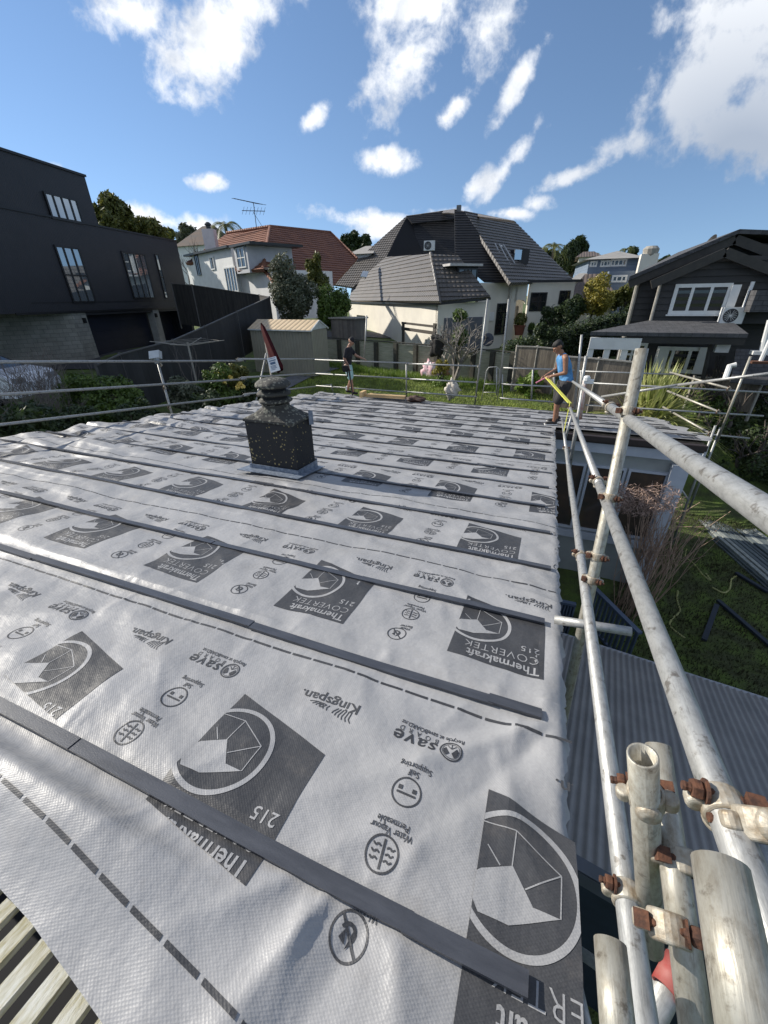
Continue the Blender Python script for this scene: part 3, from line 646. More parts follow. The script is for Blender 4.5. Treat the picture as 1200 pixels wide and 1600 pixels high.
# ---- chimney
ch = thing('chimney', 'black chimney stack with lichen spots and a tiered concrete cowl on the silver roof', 'chimney', (-2.84, 3.8, 3.1))
def lichen(name, base, spot, spot2, dens):
    m = bpy.data.materials.new(name); m.use_nodes = True; nt = m.node_tree; N = nt.nodes; L = nt.links; b = N['Principled BSDF']; b.inputs['Roughness'].default_value = .8
    g = N.new('ShaderNodeNewGeometry'); v = N.new('ShaderNodeTexVoronoi'); v.inputs['Scale'].default_value = 24; L.new(g.outputs['Position'], v.inputs[0])
    n = N.new('ShaderNodeTexNoise'); n.inputs['Scale'].default_value = 5; n.inputs['Detail'].default_value = 5; L.new(g.outputs['Position'], n.inputs[0])
    n2 = N.new('ShaderNodeTexNoise'); n2.inputs['Scale'].default_value = 60; n2.inputs['Detail'].default_value = 4; L.new(g.outputs['Position'], n2.inputs[0])
    def M(op, a, b2):
        q = N.new('ShaderNodeMath'); q.operation = op
        for i, x in enumerate((a, b2)):
            if isinstance(x, (int, float)): q.inputs[i].default_value = x
            else: L.new(x, q.inputs[i])
        return q.outputs[0]
    thr = M('ADD', M('MULTIPLY', n.outputs['Fac'], .9), dens); sp = M('LESS_THAN', M('ADD', v.outputs['Distance'], M('MULTIPLY', n2.outputs['Fac'], .35)), thr)
    mx = N.new('ShaderNodeMix'); mx.data_type = 'RGBA'; L.new(n2.outputs['Fac'], mx.inputs[0]); mx.inputs[6].default_value = (*spot, 1); mx.inputs[7].default_value = (*spot2, 1)
    m2 = N.new('ShaderNodeMix'); m2.data_type = 'RGBA'; L.new(sp, m2.inputs[0]); m2.inputs[6].default_value = (*base, 1); L.new(mx.outputs[2], m2.inputs[7]); L.new(m2.outputs[2], b.inputs['Base Color'])
    bp = N.new('ShaderNodeBump'); bp.inputs['Distance'].default_value = .004; L.new(n2.outputs['Fac'], bp.inputs['Height']); L.new(bp.outputs[0], b.inputs['Normal']); return m
CHB = lichen('black_lichened_render', (.016, .016, .017), (.24, .16, .02), (.30, .28, .18), -.09)
CHC = lichen('weathered_concrete', (.045, .043, .037), (.24, .23, .19), (.10, .10, .07), .06)
x0, x1, y0, y1, zb, zt = -3.16, -2.525, 3.60, 3.99, 3.02, 3.78
mb = MB(); mb.box(((x0+x1)/2, (y0+y1)/2, (zb+zt)/2), (x1-x0, y1-y0, zt-zb)); mb.build('stack', CHB, ch)
mb = MB(); cxm, cym = (x0+x1)/2, (y0+y1)/2
o1 = [(x0-.012, y0-.012), (x1+.012, y0-.012), (x1+.012, y1+.012), (x0-.012, y1+.012)]
V = [(a, b, zt+.001) for a, b in o1]+[(a, b, zt+.03) for a, b in o1]; n = 20
def sqr(i, nseg, hx, hy): a = 2*math.pi*i/nseg; c, s = math.cos(a), math.sin(a); k = 1/max(abs(c), abs(s)); return (hx*c*k, hy*s*k)
Vv = []
for (f, z_) in ((0, zt+.001), (0, zt+.03), (.55, zt+.085), (1, zt+.15), (1, zt+.19)):
    for i in range(24):
        qx, qy = sqr(i, 24, (x1-x0)/2+.012, (y1-y0)/2+.012); a = 2*math.pi*i/24; rx, ry = .155*math.cos(a), .155*math.sin(a); Vv.append((cxm+qx*(1-f)+rx*f, cym+qy*(1-f)+ry*f, z_+.004*math.sin(i*2.3)))
mb.add(Vv, [(i*24+k, i*24+(k+1) % 24, (i+1)*24+(k+1) % 24, (i+1)*24+k) for i in range(4) for k in range(24)]+[tuple(range(23, -1, -1)), tuple(range(96, 120))]); mb.build('cement_cap', CHC, ch)
cw = MB(); c0 = (cxm, cym, 0)
cw.lathe(c0, [(.14, 3.96), (.14, 4.06), (.13, 4.16)], 24)
o = cw.build('cowl_core', BLACK, ch)
for (za, rr) in ((3.985, .188), (4.065, .188)):
    cw = MB(); cw.lathe(c0, [(rr-.06, za-.012), (rr-.01, za), (rr, za+.018), (rr-.02, za+.034), (rr-.08, za+.05), (.1, za+.052)], 40, jit=.05); cw.build('cowl_tier', CHC, ch, True)
cw = MB(); cw.lathe(c0, [(.15, 4.142), (.186, 4.150), (.196, 4.164), (.19, 4.185), (.15, 4.218), (.09, 4.236), (.02, 4.244)], 40, jit=.05); cw.build('cowl_dome', CHC, ch, True)
LEAD = mat('old_lead_flashing', (.26, .30, .36), .5, (.12, .15, .20), 22, .008, 30, metal=.3)
mb = MB(); zf = 3.27
for (a, b, c, d) in ((x0-.02, y0-.022, x1+.02, y0-.012), (x0-.02, y1+.012, x1+.02, y1+.022)): mb.prism([(a, b, zr(b)+.04), (c, b, zr(b)+.04), (c, b, zf), (a, b, zf)], (0, d-b, 0))
for xx in (x0-.022, x1+.012): mb.prism([(xx, y0-.01, zr(y0)+.04), (xx, y1+.01, zr(y1)+.03), (xx, y1+.01, zf-.02), (xx, y0-.01, zf)], (.01, 0, 0))
mb.prism([(x0-.10, y0-.16, zr(y0-.16)+.050), (x1+.10, y0-.16, zr(y0-.16)+.050), (x1+.10, y1+.06, zr(y1+.06)+.048), (x0-.10, y1+.06, zr(y1+.06)+.048)], (0, 0, .008))
mb.build('flashing', LEAD, ch)
mb = MB(); mb.box((x1+.03, y1-.05, zt+.02), (.004, .05, .16), .5); mb.box((x1+.055, y1-.08, zt+.02), (.05, .004, .16), .5); mb.build('metal_strap', LEAD, ch)
# ================================================================== scaffolding
def coupler(parent, c, td, bd, r=.0242, both=None, rusty=True):
    """swivel coupler: a cast band round the tube, a hinged flap, an eye bolt with its nut"""
    c = np.array(c, float); td = _n(td); bd = _n(bd-td*(np.array(bd)@td)); sd = np.cross(td, bd)
    mb = MB(); n = 22; wv = .021
    prof = [(r+.001, -wv), (r+.006, -wv*.9), (r+.0075, -wv*.2), (r+.0075, wv*.2), (r+.006, wv*.9), (r+.001, wv)]
    V = []
    for rr, h in prof:
        for k in range(n): a = 2*math.pi*k/n; V.append(c+td*h+(bd*math.cos(a)+sd*math.sin(a))*rr)
    mb.add(V, [(i*n+k, i*n+(k+1) % n, (i+1)*n+(k+1) % n, (i+1)*n+k) for i in range(5) for k in range(n)])
    mb.lathe(c-bd*(r+.012)-td*.012, [(.009, 0), (.0135, .003), (.0135, .021), (.009, .024)], 14, ax=td); mb.lathe(c+bd*(r+.012)-td*.014, [(.010, 0), (.016, .003), (.016, .025), (.010, .028)], 14, ax=td)
    mb.lathe(c+sd*(r+.004), [(.022, 0), (.020, .008), (.011, .014)], 18, ax=sd)
    o = mb.build('coupler', CAST, parent, False); bv = o.modifiers.new('b', 'BEVEL'); bv.width = .0035; bv.segments = 2; bv.limit_method = 'ANGLE'
    b = MB(); p0 = c-bd*(r+.032)-sd*(r*.55+.008); p1 = c+bd*(r+.012)-sd*(r*.55+.008)
    L = np.linalg.norm(p1-p0); m_ = 26; pts = [p0+(p1-p0)*i/m_ for i in range(m_+1)]; b.tube(pts, [.0062+.0009*(i % 2) for i in range(m_+1)], 8)
    ax = _n(p1-p0); b.lathe(p0+ax*.012, [(.0135, 0), (.0145, .003), (.0145, .012), (.012, .015)], 6, ax=ax); b.lathe(p0+ax*.028, [(.018, 0), (.018, .004)], 12, ax=ax)
    b.box(p1, (.022, .02, .024), ax=(ax, sd, td)); b.build('bolt', RUST, o)
    return o
def line_far(p, d, px, py):                        # the point of the line nearest to the sight line through a pixel
    r = _n(ray(px, py)); w0 = p-CAM; a, b, c = d@d, d@r, r@r; dd, e = d@w0, r@w0
    return p+d*((b*e-c*dd)/(a*c-b*b))
def axis_pt(e1, e2, d, r=.0242):
    n1 = _n(np.cross(d, ray(*e1))); n2 = _n(np.cross(d, ray(*e2)))
    if n1@n2 < 0: n2 = -n2
    D = r/math.sin(math.acos(min(1, n1@n2))/2); q = np.cross(_n(n1+n2), d)
    if q@ray((e1[0]+e2[0])/2, (e1[1]+e2[1])/2) < 0: q = -q
    return CAM+_n(q)*D
DR = _n(ray(868, 578))
scr = thing('scaffold', 'galvanised tube scaffolding with rusty couplers along the right edge of the silver roof', 'scaffolding', (.4, 2, -1.2), 'scaffolding round the house')
def ptube(parent, p0, p1, name='guard_rail', r=.0242, m=None, n=22):
    mb = MB(); mb.pipe(p0, p1, r, n); return mb.build(name, m or GALV, parent, True, uv=True)
pA = axis_pt((1200, 772), (1200, 837), DR); pB = axis_pt((1079, 1200), (1134, 1200), DR); pC = axis_pt((937.5, 1200), (966.7, 1200), DR)
Aj = line_far(pA, DR, 948, 634); Ae = line_far(pA, DR, 897, 593)
ptube(scr, pA-DR*1.2, Aj+DR*.04, r=.0242); ptube(scr, Aj+DR*.02, Ae, r=.0215)
ptube(scr, pB-DR*.9, line_far(pB, DR, 938, 757)); ptube(scr, line_far(pB, DR, 938, 757), line_far(pB, DR, 887, 640), r=.0225)
ptube(scr, pC-DR*.72, line_far(pC, DR, 882, 700)); ptube(scr, line_far(pC, DR, 882, 700), line_far(pC, DR, 875, 655), r=.0225)
pt0 = at_y(1003, 545, 2.22); pt1 = at_y(926, 905, 1.98); pt2 = pt0+(pt1-pt0)*2.2; ptube(scr, pt0, pt2, 'standard', .027, GALV2)
ptube(scr, at_d(866, 968, 2.15), at_d(987, 987, 2.0), 'transom', .0235)
for (x, y, n_) in ((.42, 4.3, 0), (.43, 6.2, 0), (.46, 8.3, 0)): pass
posts = [((909, 523), (897, 640), 9.6, .024), ((916, 556), (902, 640), 8.8, .027), ((912, 600), (889, 735), 6.3, .026), ((893, 650), (882, 690), 7.6, .02)]
PINKM = mat('red_marked_galvanised', (.42, .17, .13), .6, (.55, .5, .46), 8)
for (a, b, y, r) in posts: ptube(scr, at_y(*a, y), at_y(*b, y), 'standard', r)
pr0, pr1 = at_y(914, 594, 6.3), at_y(906, 655, 6.3); ptube(scr, pr0, pr1, 'sleeve', .0285, PINKM)
mb = MB(); mb.lathe(at_y(917, 592, 6.3), [(.035, -.03), (.045, -.02), (.045, .02), (.03, .04)], 10); mb.box(at_y(920, 596, 6.3), (.12, .06, .05)); mb.build('base_fitting', mat('white_paint', (.74, .74, .72)), scr)
for (a, b) in (((905, 655), (1200-60, 700)),): pass
# steel behind the sheet edge: brace and lower tubes on the wall side
ptube(scr, at_y(885, 700, 5.2), at_y(893, 790, 4.6), 'standard', .02)
SIDE = np.array([1, 0, 0.])
def cp(px, py, pl, bd=SIDE, r=.0242): return coupler(scr, line_far(pl, DR, px, py), DR, np.array(bd, float), r)
cp(953, 637, pA, (1, 0, -.2), .0255); cp(935, 752, pB); cp(908, 868, pC); cp(1152, 1262, pB, (1, .1, .06)); cp(973, 1398, pC, (1, .1, .05)); cp(886, 640, pB, r=.0225); cp(880, 702, pC)
for (px, py, t) in ((930, 868, .265), (925, 905, .30)):
    q = line_far(pt0, _n(pt1-pt0), px, py); coupler(scr, q, pt1-pt0, (-1, .3, 0), .027)
q = line_far(pt0, _n(pt1-pt0), 980, 642); coupler(scr, q, pt1-pt0, (-1, .3, 0), .027)
q = line_far(pt0, _n(pt1-pt0), 940, 775); coupler(scr, q, pt1-pt0, (-1, .3, 0), .027)
# the cluster of steep tubes in the lower right corner
P2a, P2b = at_d(1028, 1165, .88), at_d(1092, 1640, .62); ptube(scr, P2a, P2b, 'brace', m=GALV2)
P3a, P3b = at_d(1125, 1350, .405), at_d(1190, 1700, .30); ptube(scr, P3a, P3b, 'brace', m=GALV2)
P4a, P4b = at_d(953, 1472, .66), at_d(972, 1680, .55); ptube(scr, P4a, P4b, 'brace', m=GALV2)
P1a, P1b = at_d(1004, 1180, .70), at_d(1018, 1480, .92); ptube(scr, P1a, P1b, 'standard', m=GALV2, r=.0245)
P5a, P5b = at_d(1165, 1300, .62), at_d(1260, 1640, .50); ptube(scr, P5a, P5b, 'brace')
coupler(scr, at_d(1009, 1245, .75), _n(P1b-P1a), (.9, 0, .1), .0245)
coupler(scr, at_d(1062, 1345, .76), _n(P2b-P2a), (-.9, .2, .1)); coupler(scr, at_d(1045, 1450, .66), _n(P2b-P2a), (-.5, .7, .1))
coupler(scr, at_d(1190, 1290, .56), _n(P5b-P5a), (.9, .2, .1))
ptube(scr, at_d(1012, 1600, .95), at_d(1075, 1480, 1.05), 'brace', .03); 
mb = MB(); a_, b_ = at_d(1040, 1548, .97), at_d(1062, 1505, 1.0); mb.pipe(a_, b_, .0315, 20); mb.build('painted_band', mat('faded_red_paint', (.30, .035, .03), .6, (.32, .12, .10), 20), scr, True)
ptube(scr, at_d(895, 1480, 1.9), at_d(1010, 1560, 1.6), 'transom', .024); ptube(scr, at_d(900, 1530, 1.9), at_d(925, 1640, 1.7), 'brace', .024)
# ---- left and far side guard rails
LAB3 = {'left': 'three rail tube scaffolding with a grey lamp box along the roof\'s left edge', 'far': 'low tube scaffolding guarding the far edge of the silver roof above the lawn'}
scl = thing('scaffold', LAB3['left'], 'scaffolding', (-7.9, 6, 1.4), 'scaffolding round the house'); scf = thing('scaffold', LAB3['far'], 'scaffolding', (-3, 13, 1.4), 'scaffolding round the house')
def lrail(hgt, y0, y1, r=.024):
    ptube(scl, (-7.9, y0, zr(y0)+hgt), (-7.9, y1, zr(y1)+hgt), 'guard_rail', r)
for hh in (.15, .6, 1.08):
    lrail(hh, -2, 9.3); ptube(scl, (-7.88, 9.15, zr(9.15)+hh+.05), (-7.85, 14.1, zr(14.1)+hh+.045), 'guard_rail', .024)
    mb = MB(); mb.pipe((-7.88, 9.1, zr(9.1)+hh+.02), (-7.88, 9.35, zr(9.35)+hh+.02), .031, 14); mb.build('sleeve', GALV, scl, True)
    for (xa, xb) in ((-7.85, -4.3), (-4.4, -2.05), (-1.35, .6)):
        ptube(scf, (xa, 13.0, [2.21, 2.63, 3.1][[.15, .6, 1.08].index(hh)]), (xb, 13.0, [2.20, 2.64, 3.12][[.15, .6, 1.08].index(hh)]), 'guard_rail', .024)
def lpost(a, b, x, ext=.9):
    p, q = at_x(*a, x), at_x(*b, x); q = q+_n(q-p)*ext; ptube(scl, p, q, 'standard')
lpost((247, 568), (270, 652), -7.96); lpost((416, 552), (399, 632), -7.96)
for (u, v) in (((415, 567)), ((409, 592)), ((402, 618)), ((251, 570)), ((257, 606)), ((264, 636))): coupler(scl, at_x(u, v, -7.93), (0, 1, -.1), (0.2, 0, 1))
LMP = mat('grey_plastic', (.50, .54, .58), .45, (.42, .46, .5), 6)
lb = at_x(243, 555, -7.96); mb = MB(); mb.box(lb, (.20, .26, .15), ax=((.8, .6, .1), (-.6, .8, -.25), (.05, .2, 1))); mb.box(lb-np.array([0, 0, .11]), (.06, .09, .10)); o = mb.build('lamp_box', LMP, scl)
mb = MB(); mb.box(lb+np.array([.07, -.10, 0.01]), (.15, .012, .11), ax=((.8, .6, .1), (-.6, .8, -.25), (.05, .2, 1))); mb.build('lamp_lens', GLASS, o)
def fpost(a, b, y=13.06, r=.024, m=None): ptube(scf, at_y(*a, y), at_y(*b, y), 'standard', r, m)
fpost((635, 566), (635, 622)); fpost((762, 467), (742, 632)); fpost((795, 467), (781, 600)); fpost((573, 545-52), (569, 560)); fpost((517, 600), (520, 612))
fpost((776, 575), (776, 618), r=.018); fpost((785, 585), (785, 626), r=.018); fpost((833, 575), (830, 626)); fpost((866, 575), (866, 630))
for x in (-4.4, -2.1, .1):
    for z in (2.2, 2.63, 3.1): coupler(scf, (x, 13.0, z), (1, 0, 0), (0, -.3, 1))
# the loop ended ladder frame leaning by the far rail
mb = MB(); pts = [at_y(*p, 13.2) for p in ((752, 626), (757, 600), (760, 580), (764, 574), (776, 573), (781, 578), (780, 600), (777, 626))]; mb.tube(pts, .013, 8); mb.bar(at_y(757, 600, 13.2), at_y(779, 600, 13.2), .02, .02); mb.bar(at_y(755, 613, 13.2), at_y(778, 613, 13.2), .02, .02)
o = mb.build('ladder', GALV, None, True, uv=True); setp(o, 'small loop topped metal ladder standing against the far guard rail', 'ladder')
# ---- scaffold beyond the wing at the right
sc2 = thing('scaffold', 'tube scaffolding with three short outriggers beyond the right roof wing', 'scaffolding', (3.9, 12, -1.2), 'scaffolding round the house')
def t2(a, ya, b, yb_, r=.024, name='guard_rail', m=None): ptube(sc2, at_y(*a, ya), at_y(*b, yb_), name, r, m or GALV)
t2((905, 580), 13.2, (1055, 585), 13.2, .021); t2((912, 598), 13.0, (1230, 615), 13.0); t2((915, 633), 12.9, (1193, 650), 12.9); t2((940, 620), 12.4, (1062, 601), 11.2, .03, 'brace'); t2((1060, 601.5), 11.2, (1230, 580), 9.6, .03, 'brace'); t2((1060, 674), 13.2, (1171, 685), 13.2)
t2((1047, 582), 13.4, (1139, 607), 11.4, .026, 'outrigger', GALV2); t2((1043, 611), 13.4, (1122, 643), 11.4, .026, 'outrigger', GALV2); t2((1036, 636), 13.4, (1109, 677), 11.4, .026, 'outrigger', GALV2)
t2((1173, 557), 11.3, (1120, 690), 11.3, .026, 'standard', GALV2); t2((1118, 665), 11.3, (1050, 850), 11.3, .026, 'standard'); t2((1126, 668), 11.35, (1075, 800), 11.35, .024, 'standard')
t2((908, 580), 13.1, (905, 640), 13.1, .02, 'standard'); t2((1047, 740), 9.6, (1075, 780), 9.3, .02, 'brace')
for (u, v) in ((1139, 607), (1122, 643), (1109, 677)): coupler(sc2, at_y(u, v, 11.35), (.1, 1, 0), (0, 0, 1))
# ================================================================== the lower level at the right
# corrugated lean-to roof in real waves
lean = thing('lean_to', 'lean-to with a grey corrugated iron roof below the right hand scaffolding', 'lean-to', (2.2, 3.2, -1.2))
d0 = ray(957, 682); dv = _n((d0[0], d0[1], 0)); ev = np.array([dv[1], -dv[0], 0]); slope = d0[2]/math.hypot(d0[0], d0[1])
O = at_z(895, 1340, 1.22); near_end = O
qf = at_z(985, 990, .62)
def LP(a, b, dz=0): p = O+ev*a+dv*b; return (p[0], p[1], O[2]+slope*b+dz)      # a across, b down the slope
# the near and far edges are level lines along direction e
e_near = _n(at_z(960, 1395, 1.22)-O); e_far = _n(at_z(1200, 1052, .62)-qf)
def solve_len(p, dirv):                                        # b where the fall line through p meets the far edge line
    A = np.array([[dv[0], -dirv[0]], [dv[1], -dirv[1]]]); rr = np.array([qf[0]-p[0], qf[1]-p[1]]); return np.linalg.solve(A, rr)
NA = 420; NB = 6; a_ = np.linspace(-.75, 6.0, NA*2); V = []
nearslope = (e_near@dv)/(e_near@ev)
for a in a_:
    b0 = a*nearslope*.0-.02; p = O+ev*a+dv*b0; bl, _t = solve_len(p, e_far)
    for j in range(NB+1):
        b = b0+bl*j/NB; V.append(LP(a, b, .009*math.sin(2*math.pi*a/.076)))
V = np.array(V); idx = np.arange(len(V)).reshape(len(a_), NB+1); Fq = np.stack([idx[:-1, :-1], idx[1:, :-1], idx[1:, 1:], idx[:-1, 1:]], -1).reshape(-1, 4)
CORR = mat('grey_corrugated_iron', (.26, .25, .24), .5, (.20, .195, .19), 3, .0006, 60, spec=.5)
new_obj('corrugated_sheet', V, Fq, CORR, lean, True)
FLASH = mat('dark_flashing', (.09, .10, .12), .45, (.07, .08, .09), 4)
mb = MB(); pf = [LP(a, 0) for a in (-.75, 6.0)]
mb.prism([np.array(LP(-.75, -.06, .0)), np.array(LP(6.0, -.06, .0)), np.array(LP(6, -.06, -.16)), np.array(LP(-.75, -.06, -.16))], -dv*.02); mb.prism([LP(-.75, -.08, .014), LP(6, -.08, .014), LP(6, .03, .016), LP(-.75, .03, .016)], (0, 0, .004)); mb.build('barge_flashing', FLASH, lean)
mb = MB(); f2 = []
for a in (-.75, 6.0):
    p = O+ev*a; bl, _t = solve_len(p, e_far); f2.append(np.array(LP(a, bl, 0)))
mb.tube([f2[0]+np.array([0, 0, -.02]), f2[1]+np.array([0, 0, -.02])], .03, 8); mb.build('gutter', mat('pale_galv', (.35, .37, .4), .5), lean)
mb = MB(); mb.prism([LP(-.75, .02, -.18), LP(6, .02, -.18), (LP(6, .02)[0], LP(6, .02)[1], -1.3), (LP(-.75, .02)[0], LP(-.75, .02)[1], -1.3)], dv*.1)
q0, q1 = f2[0], f2[1]; mb.prism([q0-dv*.15-np.array([0, 0, .08]), q1-dv*.15-np.array([0, 0, .08]), (q1[0]-dv[0]*.15, q1[1]-dv[1]*.15, -1.3), (q0[0]-dv[0]*.15, q0[1]-dv[1]*.15, -1.3)], -dv*.1); mb.build('wall', CLAD, lean)
# stacked long timbers on the lower lawn
TG = mat('green_grey_treated_timber', (.14, .165, .165), .75, (.09, .11, .12), 5, .002, 40, stretch=(1, 1, 1)); TP = mat('pale_weathered_timber', (.34, .36, .33), .8, (.20, .22, .21), 8)
c0 = at_z(1048, 775, -1.05); c1 = at_z(1225, 930, -1.05); dT = _n(c1-c0); nT = np.array([-dT[1], dT[0], 0]); nT = nT if nT[0] > 0 else -nT; Lt = np.linalg.norm(c1-c0)
k = 0
for lay_ in range(3):
    for j in range(15-lay_*2):
        s0 = rnd.uniform(-.25, .25); a = c0+nT*(j*.125+lay_*.06-.1)+dT*s0+np.array([0, 0, lay_*.055-.1]); b = a+dT*(Lt+rnd.uniform(-.3, 1.2))+nT*rnd.uniform(-.06, .06)
        mb = MB(); mb.bar(a, b, .095, .045); o = mb.build('timber_plank', TP if rnd.random() < .22 else TG, None)
        setp(o, 'long timber plank, %s layer, %s from the left in the lawn stack' % (['bottom', 'middle', 'top'][lay_], ordn[j].replace('nearest', 'first')), 'plank', 'long timbers stacked on the lower lawn'); k += 1
for i, ((a, b), (c, d)) in enumerate((((1120, 945), (1100, 1000)), ((1122, 938), (1205, 1010)), ((1150, 895), (1200, 925)))):
    p, q = at_z(a, b, -1.12), at_z(c, d, -1.12); mb = MB(); mb.bar(p, q, .09, .05); o = mb.build('timber_plank', mat('dark_blue_plank', (.03, .04, .055), .7)); setp(o, ['short dark plank end lying on the lower lawn near the gutter', 'dark thin plank lying across the lower lawn', 'dark plank beside the timber stack on the lower lawn'][i], 'plank', 'loose planks on the lower lawn')
YH = mat('pale_yellow_hose', (.42, .42, .16), .5, (.3, .3, .12), 8)
def hose(pts, z, r, lab, m=YH):
    P = [at_z(a, b, z) for a, b in pts]; Q = []
    for i in range(len(P)-1):
        p0, p1, p2, p3 = P[max(i-1, 0)], P[i], P[i+1], P[min(i+2, len(P)-1)]
        for t in np.linspace(0, 1, 7)[:-1]: Q.append(.5*((2*p1)+(-p0+p2)*t+(2*p0-5*p1+4*p2-p3)*t*t+(-p0+3*p1-3*p2+p3)*t**3))
    Q.append(P[-1]); mb = MB(); mb.tube(Q, r, 8); o = mb.build('hose', m, None, True); return setp(o, lab, 'hose', 'hoses lying on the lower lawn')
hose([(1073, 858), (1071, 870), (1085, 882), (1098, 898), (1110, 907), (1103, 896)], -1.17, .02, 'yellow hose kinked on the lower lawn beside the timber stack')
hose([(1059, 923), (1058, 938), (1062, 955), (1050, 967), (1047, 978), (1060, 990), (1070, 997)], -1.17, .02, 'yellow hose winding on the dark lawn near the lean-to gutter')
hose([(1155, 898), (1143, 905), (1140, 920), (1130, 926), (1113, 918)], -1.17, .02, 'yellow hose looped under the edge of the stacked timbers')
# balustrade between the wing and the lean-to
BAL = mat('blue_grey_balustrade', (.10, .13, .19), .6, (.07, .1, .15), 4)
bal = thing('balustrade', 'dark blue grey slatted balustrade below the scaffold post beside the lean-to roof', 'balustrade', (1.4, 7.8, -1.2))
for (a, b, n_) in (((876, 940), (900, 945), 5), ((925, 915), (1000, 990), 12)):
    p, q = at_z(*a, -.25), at_z(*b, -.25); mb = MB(); mb.bar(p, q, .09, .05); mb.build('top_rail', BAL, bal)
    mb = MB(); mb.bar(p-np.array([0, 0, .85]), q-np.array([0, 0, .85]), .06, .05); mb.build('bottom_rail', BAL, bal)
    for i in range(n_): c = p+(q-p)*(i+.5)/n_; mb = MB(); mb.box(c-np.array([0, 0, .43]), (.03, .06, .8), .5); mb.build('baluster', BAL, bal)
# ================================================================== ground
def idw(pts, x, y):
    P = np.array(pts); d2 = (x[..., None]-P[:, 0])**2+(y[..., None]-P[:, 1])**2+.6; w_ = 1/d2**2; return (w_*P[:, 2]).sum(-1)/w_.sum(-1)
LOW = [(x, y, -1.2) for x in (.6, 2.5, 4.5, 6.5, 8.5) for y in (-2, 1, 4, 7, 9.5, 12)]+[(5.5, 13.3, -1.0), (7.5, 13.5, -.9), (3.5, 13.3, -.9)]
HIGH = [(x, y, 1.4) for x in (-7, -4, -1) for y in (0, 4, 8, 12.5, 15)]+[(.5, 15.2, 1.35), (3, 16.5, 1.3), (6, 17.5, 1.35), (9, 17, 1.4), (12, 17, 1.5), (0, 18, 1.5), (4, 20, 1.4), (9, 22, 1.5), (-4, 18, 1.5), (-8, 18, 1.6), (-2, 22, 1.5), (-7, 22, 1.5),
        (-9, 5, 1.0), (-10, 9, 1.3), (-9.5, 13, 1.5), (-13, 5, 1.4), (-13, 17, 1.85), (-10.5, 18, 1.8), (-12, 20, 2.0), (-10, 24, 1.9), (-18, 10, 1.9), (-16, 14, 1.8), (-22, 10, 2.0), (-22, 20, 2.4), (-17, 22, 2.5), (-20, 30, 3.0), (-15, 28, 2.4), (-8, 30, 1.5), (-3, 30, 1.6), (4, 30, 1.8), (12, 30, 2.0), (20, 20, 1.6), (-30, 15, 2.2), (-30, 40, 3.4), (0, 45, 3), (15, 50, 4), (-20, 60, 3.5), (14, 8, -.5), (16, 0, -1), (-20, -10, 1.5), (0, -10, 1.0), (14, -10, -1)]
GP = LOW+HIGH
def zg(x, y): return float(idw(GP, np.array([float(x)]), np.array([float(y)]))[0])
xs = np.concatenate([[-1500, -500, -200, -100], np.arange(-60, 40.1, .8), [60, 100, 200, 500, 1500]]); ys = np.concatenate([[-600, -100, -40], np.arange(-16, 70.1, .8), [100, 160, 300, 700, 2000]])
GX, GY = np.meshgrid(xs, ys); GZ = idw(GP, GX, GY); far_ = np.clip((np.hypot(GX, GY-20)-70)/100, 0, 1); GZ = GZ*(1-far_)+3.2*far_
under = (GX > -7.0) & (GX < 0.0) & (GY > -.6) & (GY < 12.0); GZ = np.where(under, -1.35, GZ)
idx = np.arange(GX.size).reshape(GX.shape); Fq = np.stack([idx[:-1, :-1], idx[:-1, 1:], idx[1:, 1:], idx[1:, :-1]], -1).reshape(-1, 4)
GRASS = mat('lawn_grass', (.10, .15, .025), .9, (.06, .07, .025), 1.9, .05, 30, nlo=.38, nhi=.62)
o = new_obj('ground', np.column_stack([GX.ravel(), GY.ravel(), GZ.ravel()]), Fq, GRASS, None, True); setp(o, kind='structure')
def tufts(name, m, region, n, h, seed, w_=.012, kind='stuff'):
    r = np.random.RandomState(seed); P = np.array(region); x0, y0 = P.min(0); x1, y1 = P.max(0)
    X = r.uniform(x0, x1, n*3); Y = r.uniform(y0, y1, n*3); ins = np.zeros(len(X), bool); j = len(P)-1
    for i in range(len(P)):
        c = ((P[i, 1] > Y) != (P[j, 1] > Y)) & (X < (P[j, 0]-P[i, 0])*(Y-P[i, 1])/(P[j, 1]-P[i, 1]+1e-9)+P[i, 0]); ins ^= c; j = i
    X, Y = X[ins][:n], Y[ins][:n]; Z = idw(GP, X, Y); n = len(X); a = r.rand(n)*6.28; hh = h*(.5+r.rand(n)); lean_ = r.randn(n, 2)*h*.45
    b0 = np.column_stack([X-np.cos(a)*w_, Y-np.sin(a)*w_, Z-.01]); b1 = np.column_stack([X+np.cos(a)*w_, Y+np.sin(a)*w_, Z-.01]); tp = np.column_stack([X+lean_[:, 0], Y+lean_[:, 1], Z+hh])
    V = np.stack([b0, b1, tp], 1).reshape(-1, 3); o = new_obj(name, V, np.arange(n*3).reshape(-1, 3), m, None); return setp(o, kind=kind)
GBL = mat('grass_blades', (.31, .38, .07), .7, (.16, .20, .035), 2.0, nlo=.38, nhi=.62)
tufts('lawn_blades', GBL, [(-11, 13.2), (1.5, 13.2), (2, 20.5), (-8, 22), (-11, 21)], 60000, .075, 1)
tufts('lower_lawn_blades', mat('shade_darkened_grass', (.055, .065, .018), .85, (.04, .035, .016), 1.5), [(1.5, 5), (9, 5), (9, 13.5), (3, 13.5)], 30000, .06, 2)  # lower lawn blades coloured darker to stand in for the shade there
PAV = mat('grey_pavers', (.14, .14, .155), .8, (.10, .10, .11), 3, .006, 30)
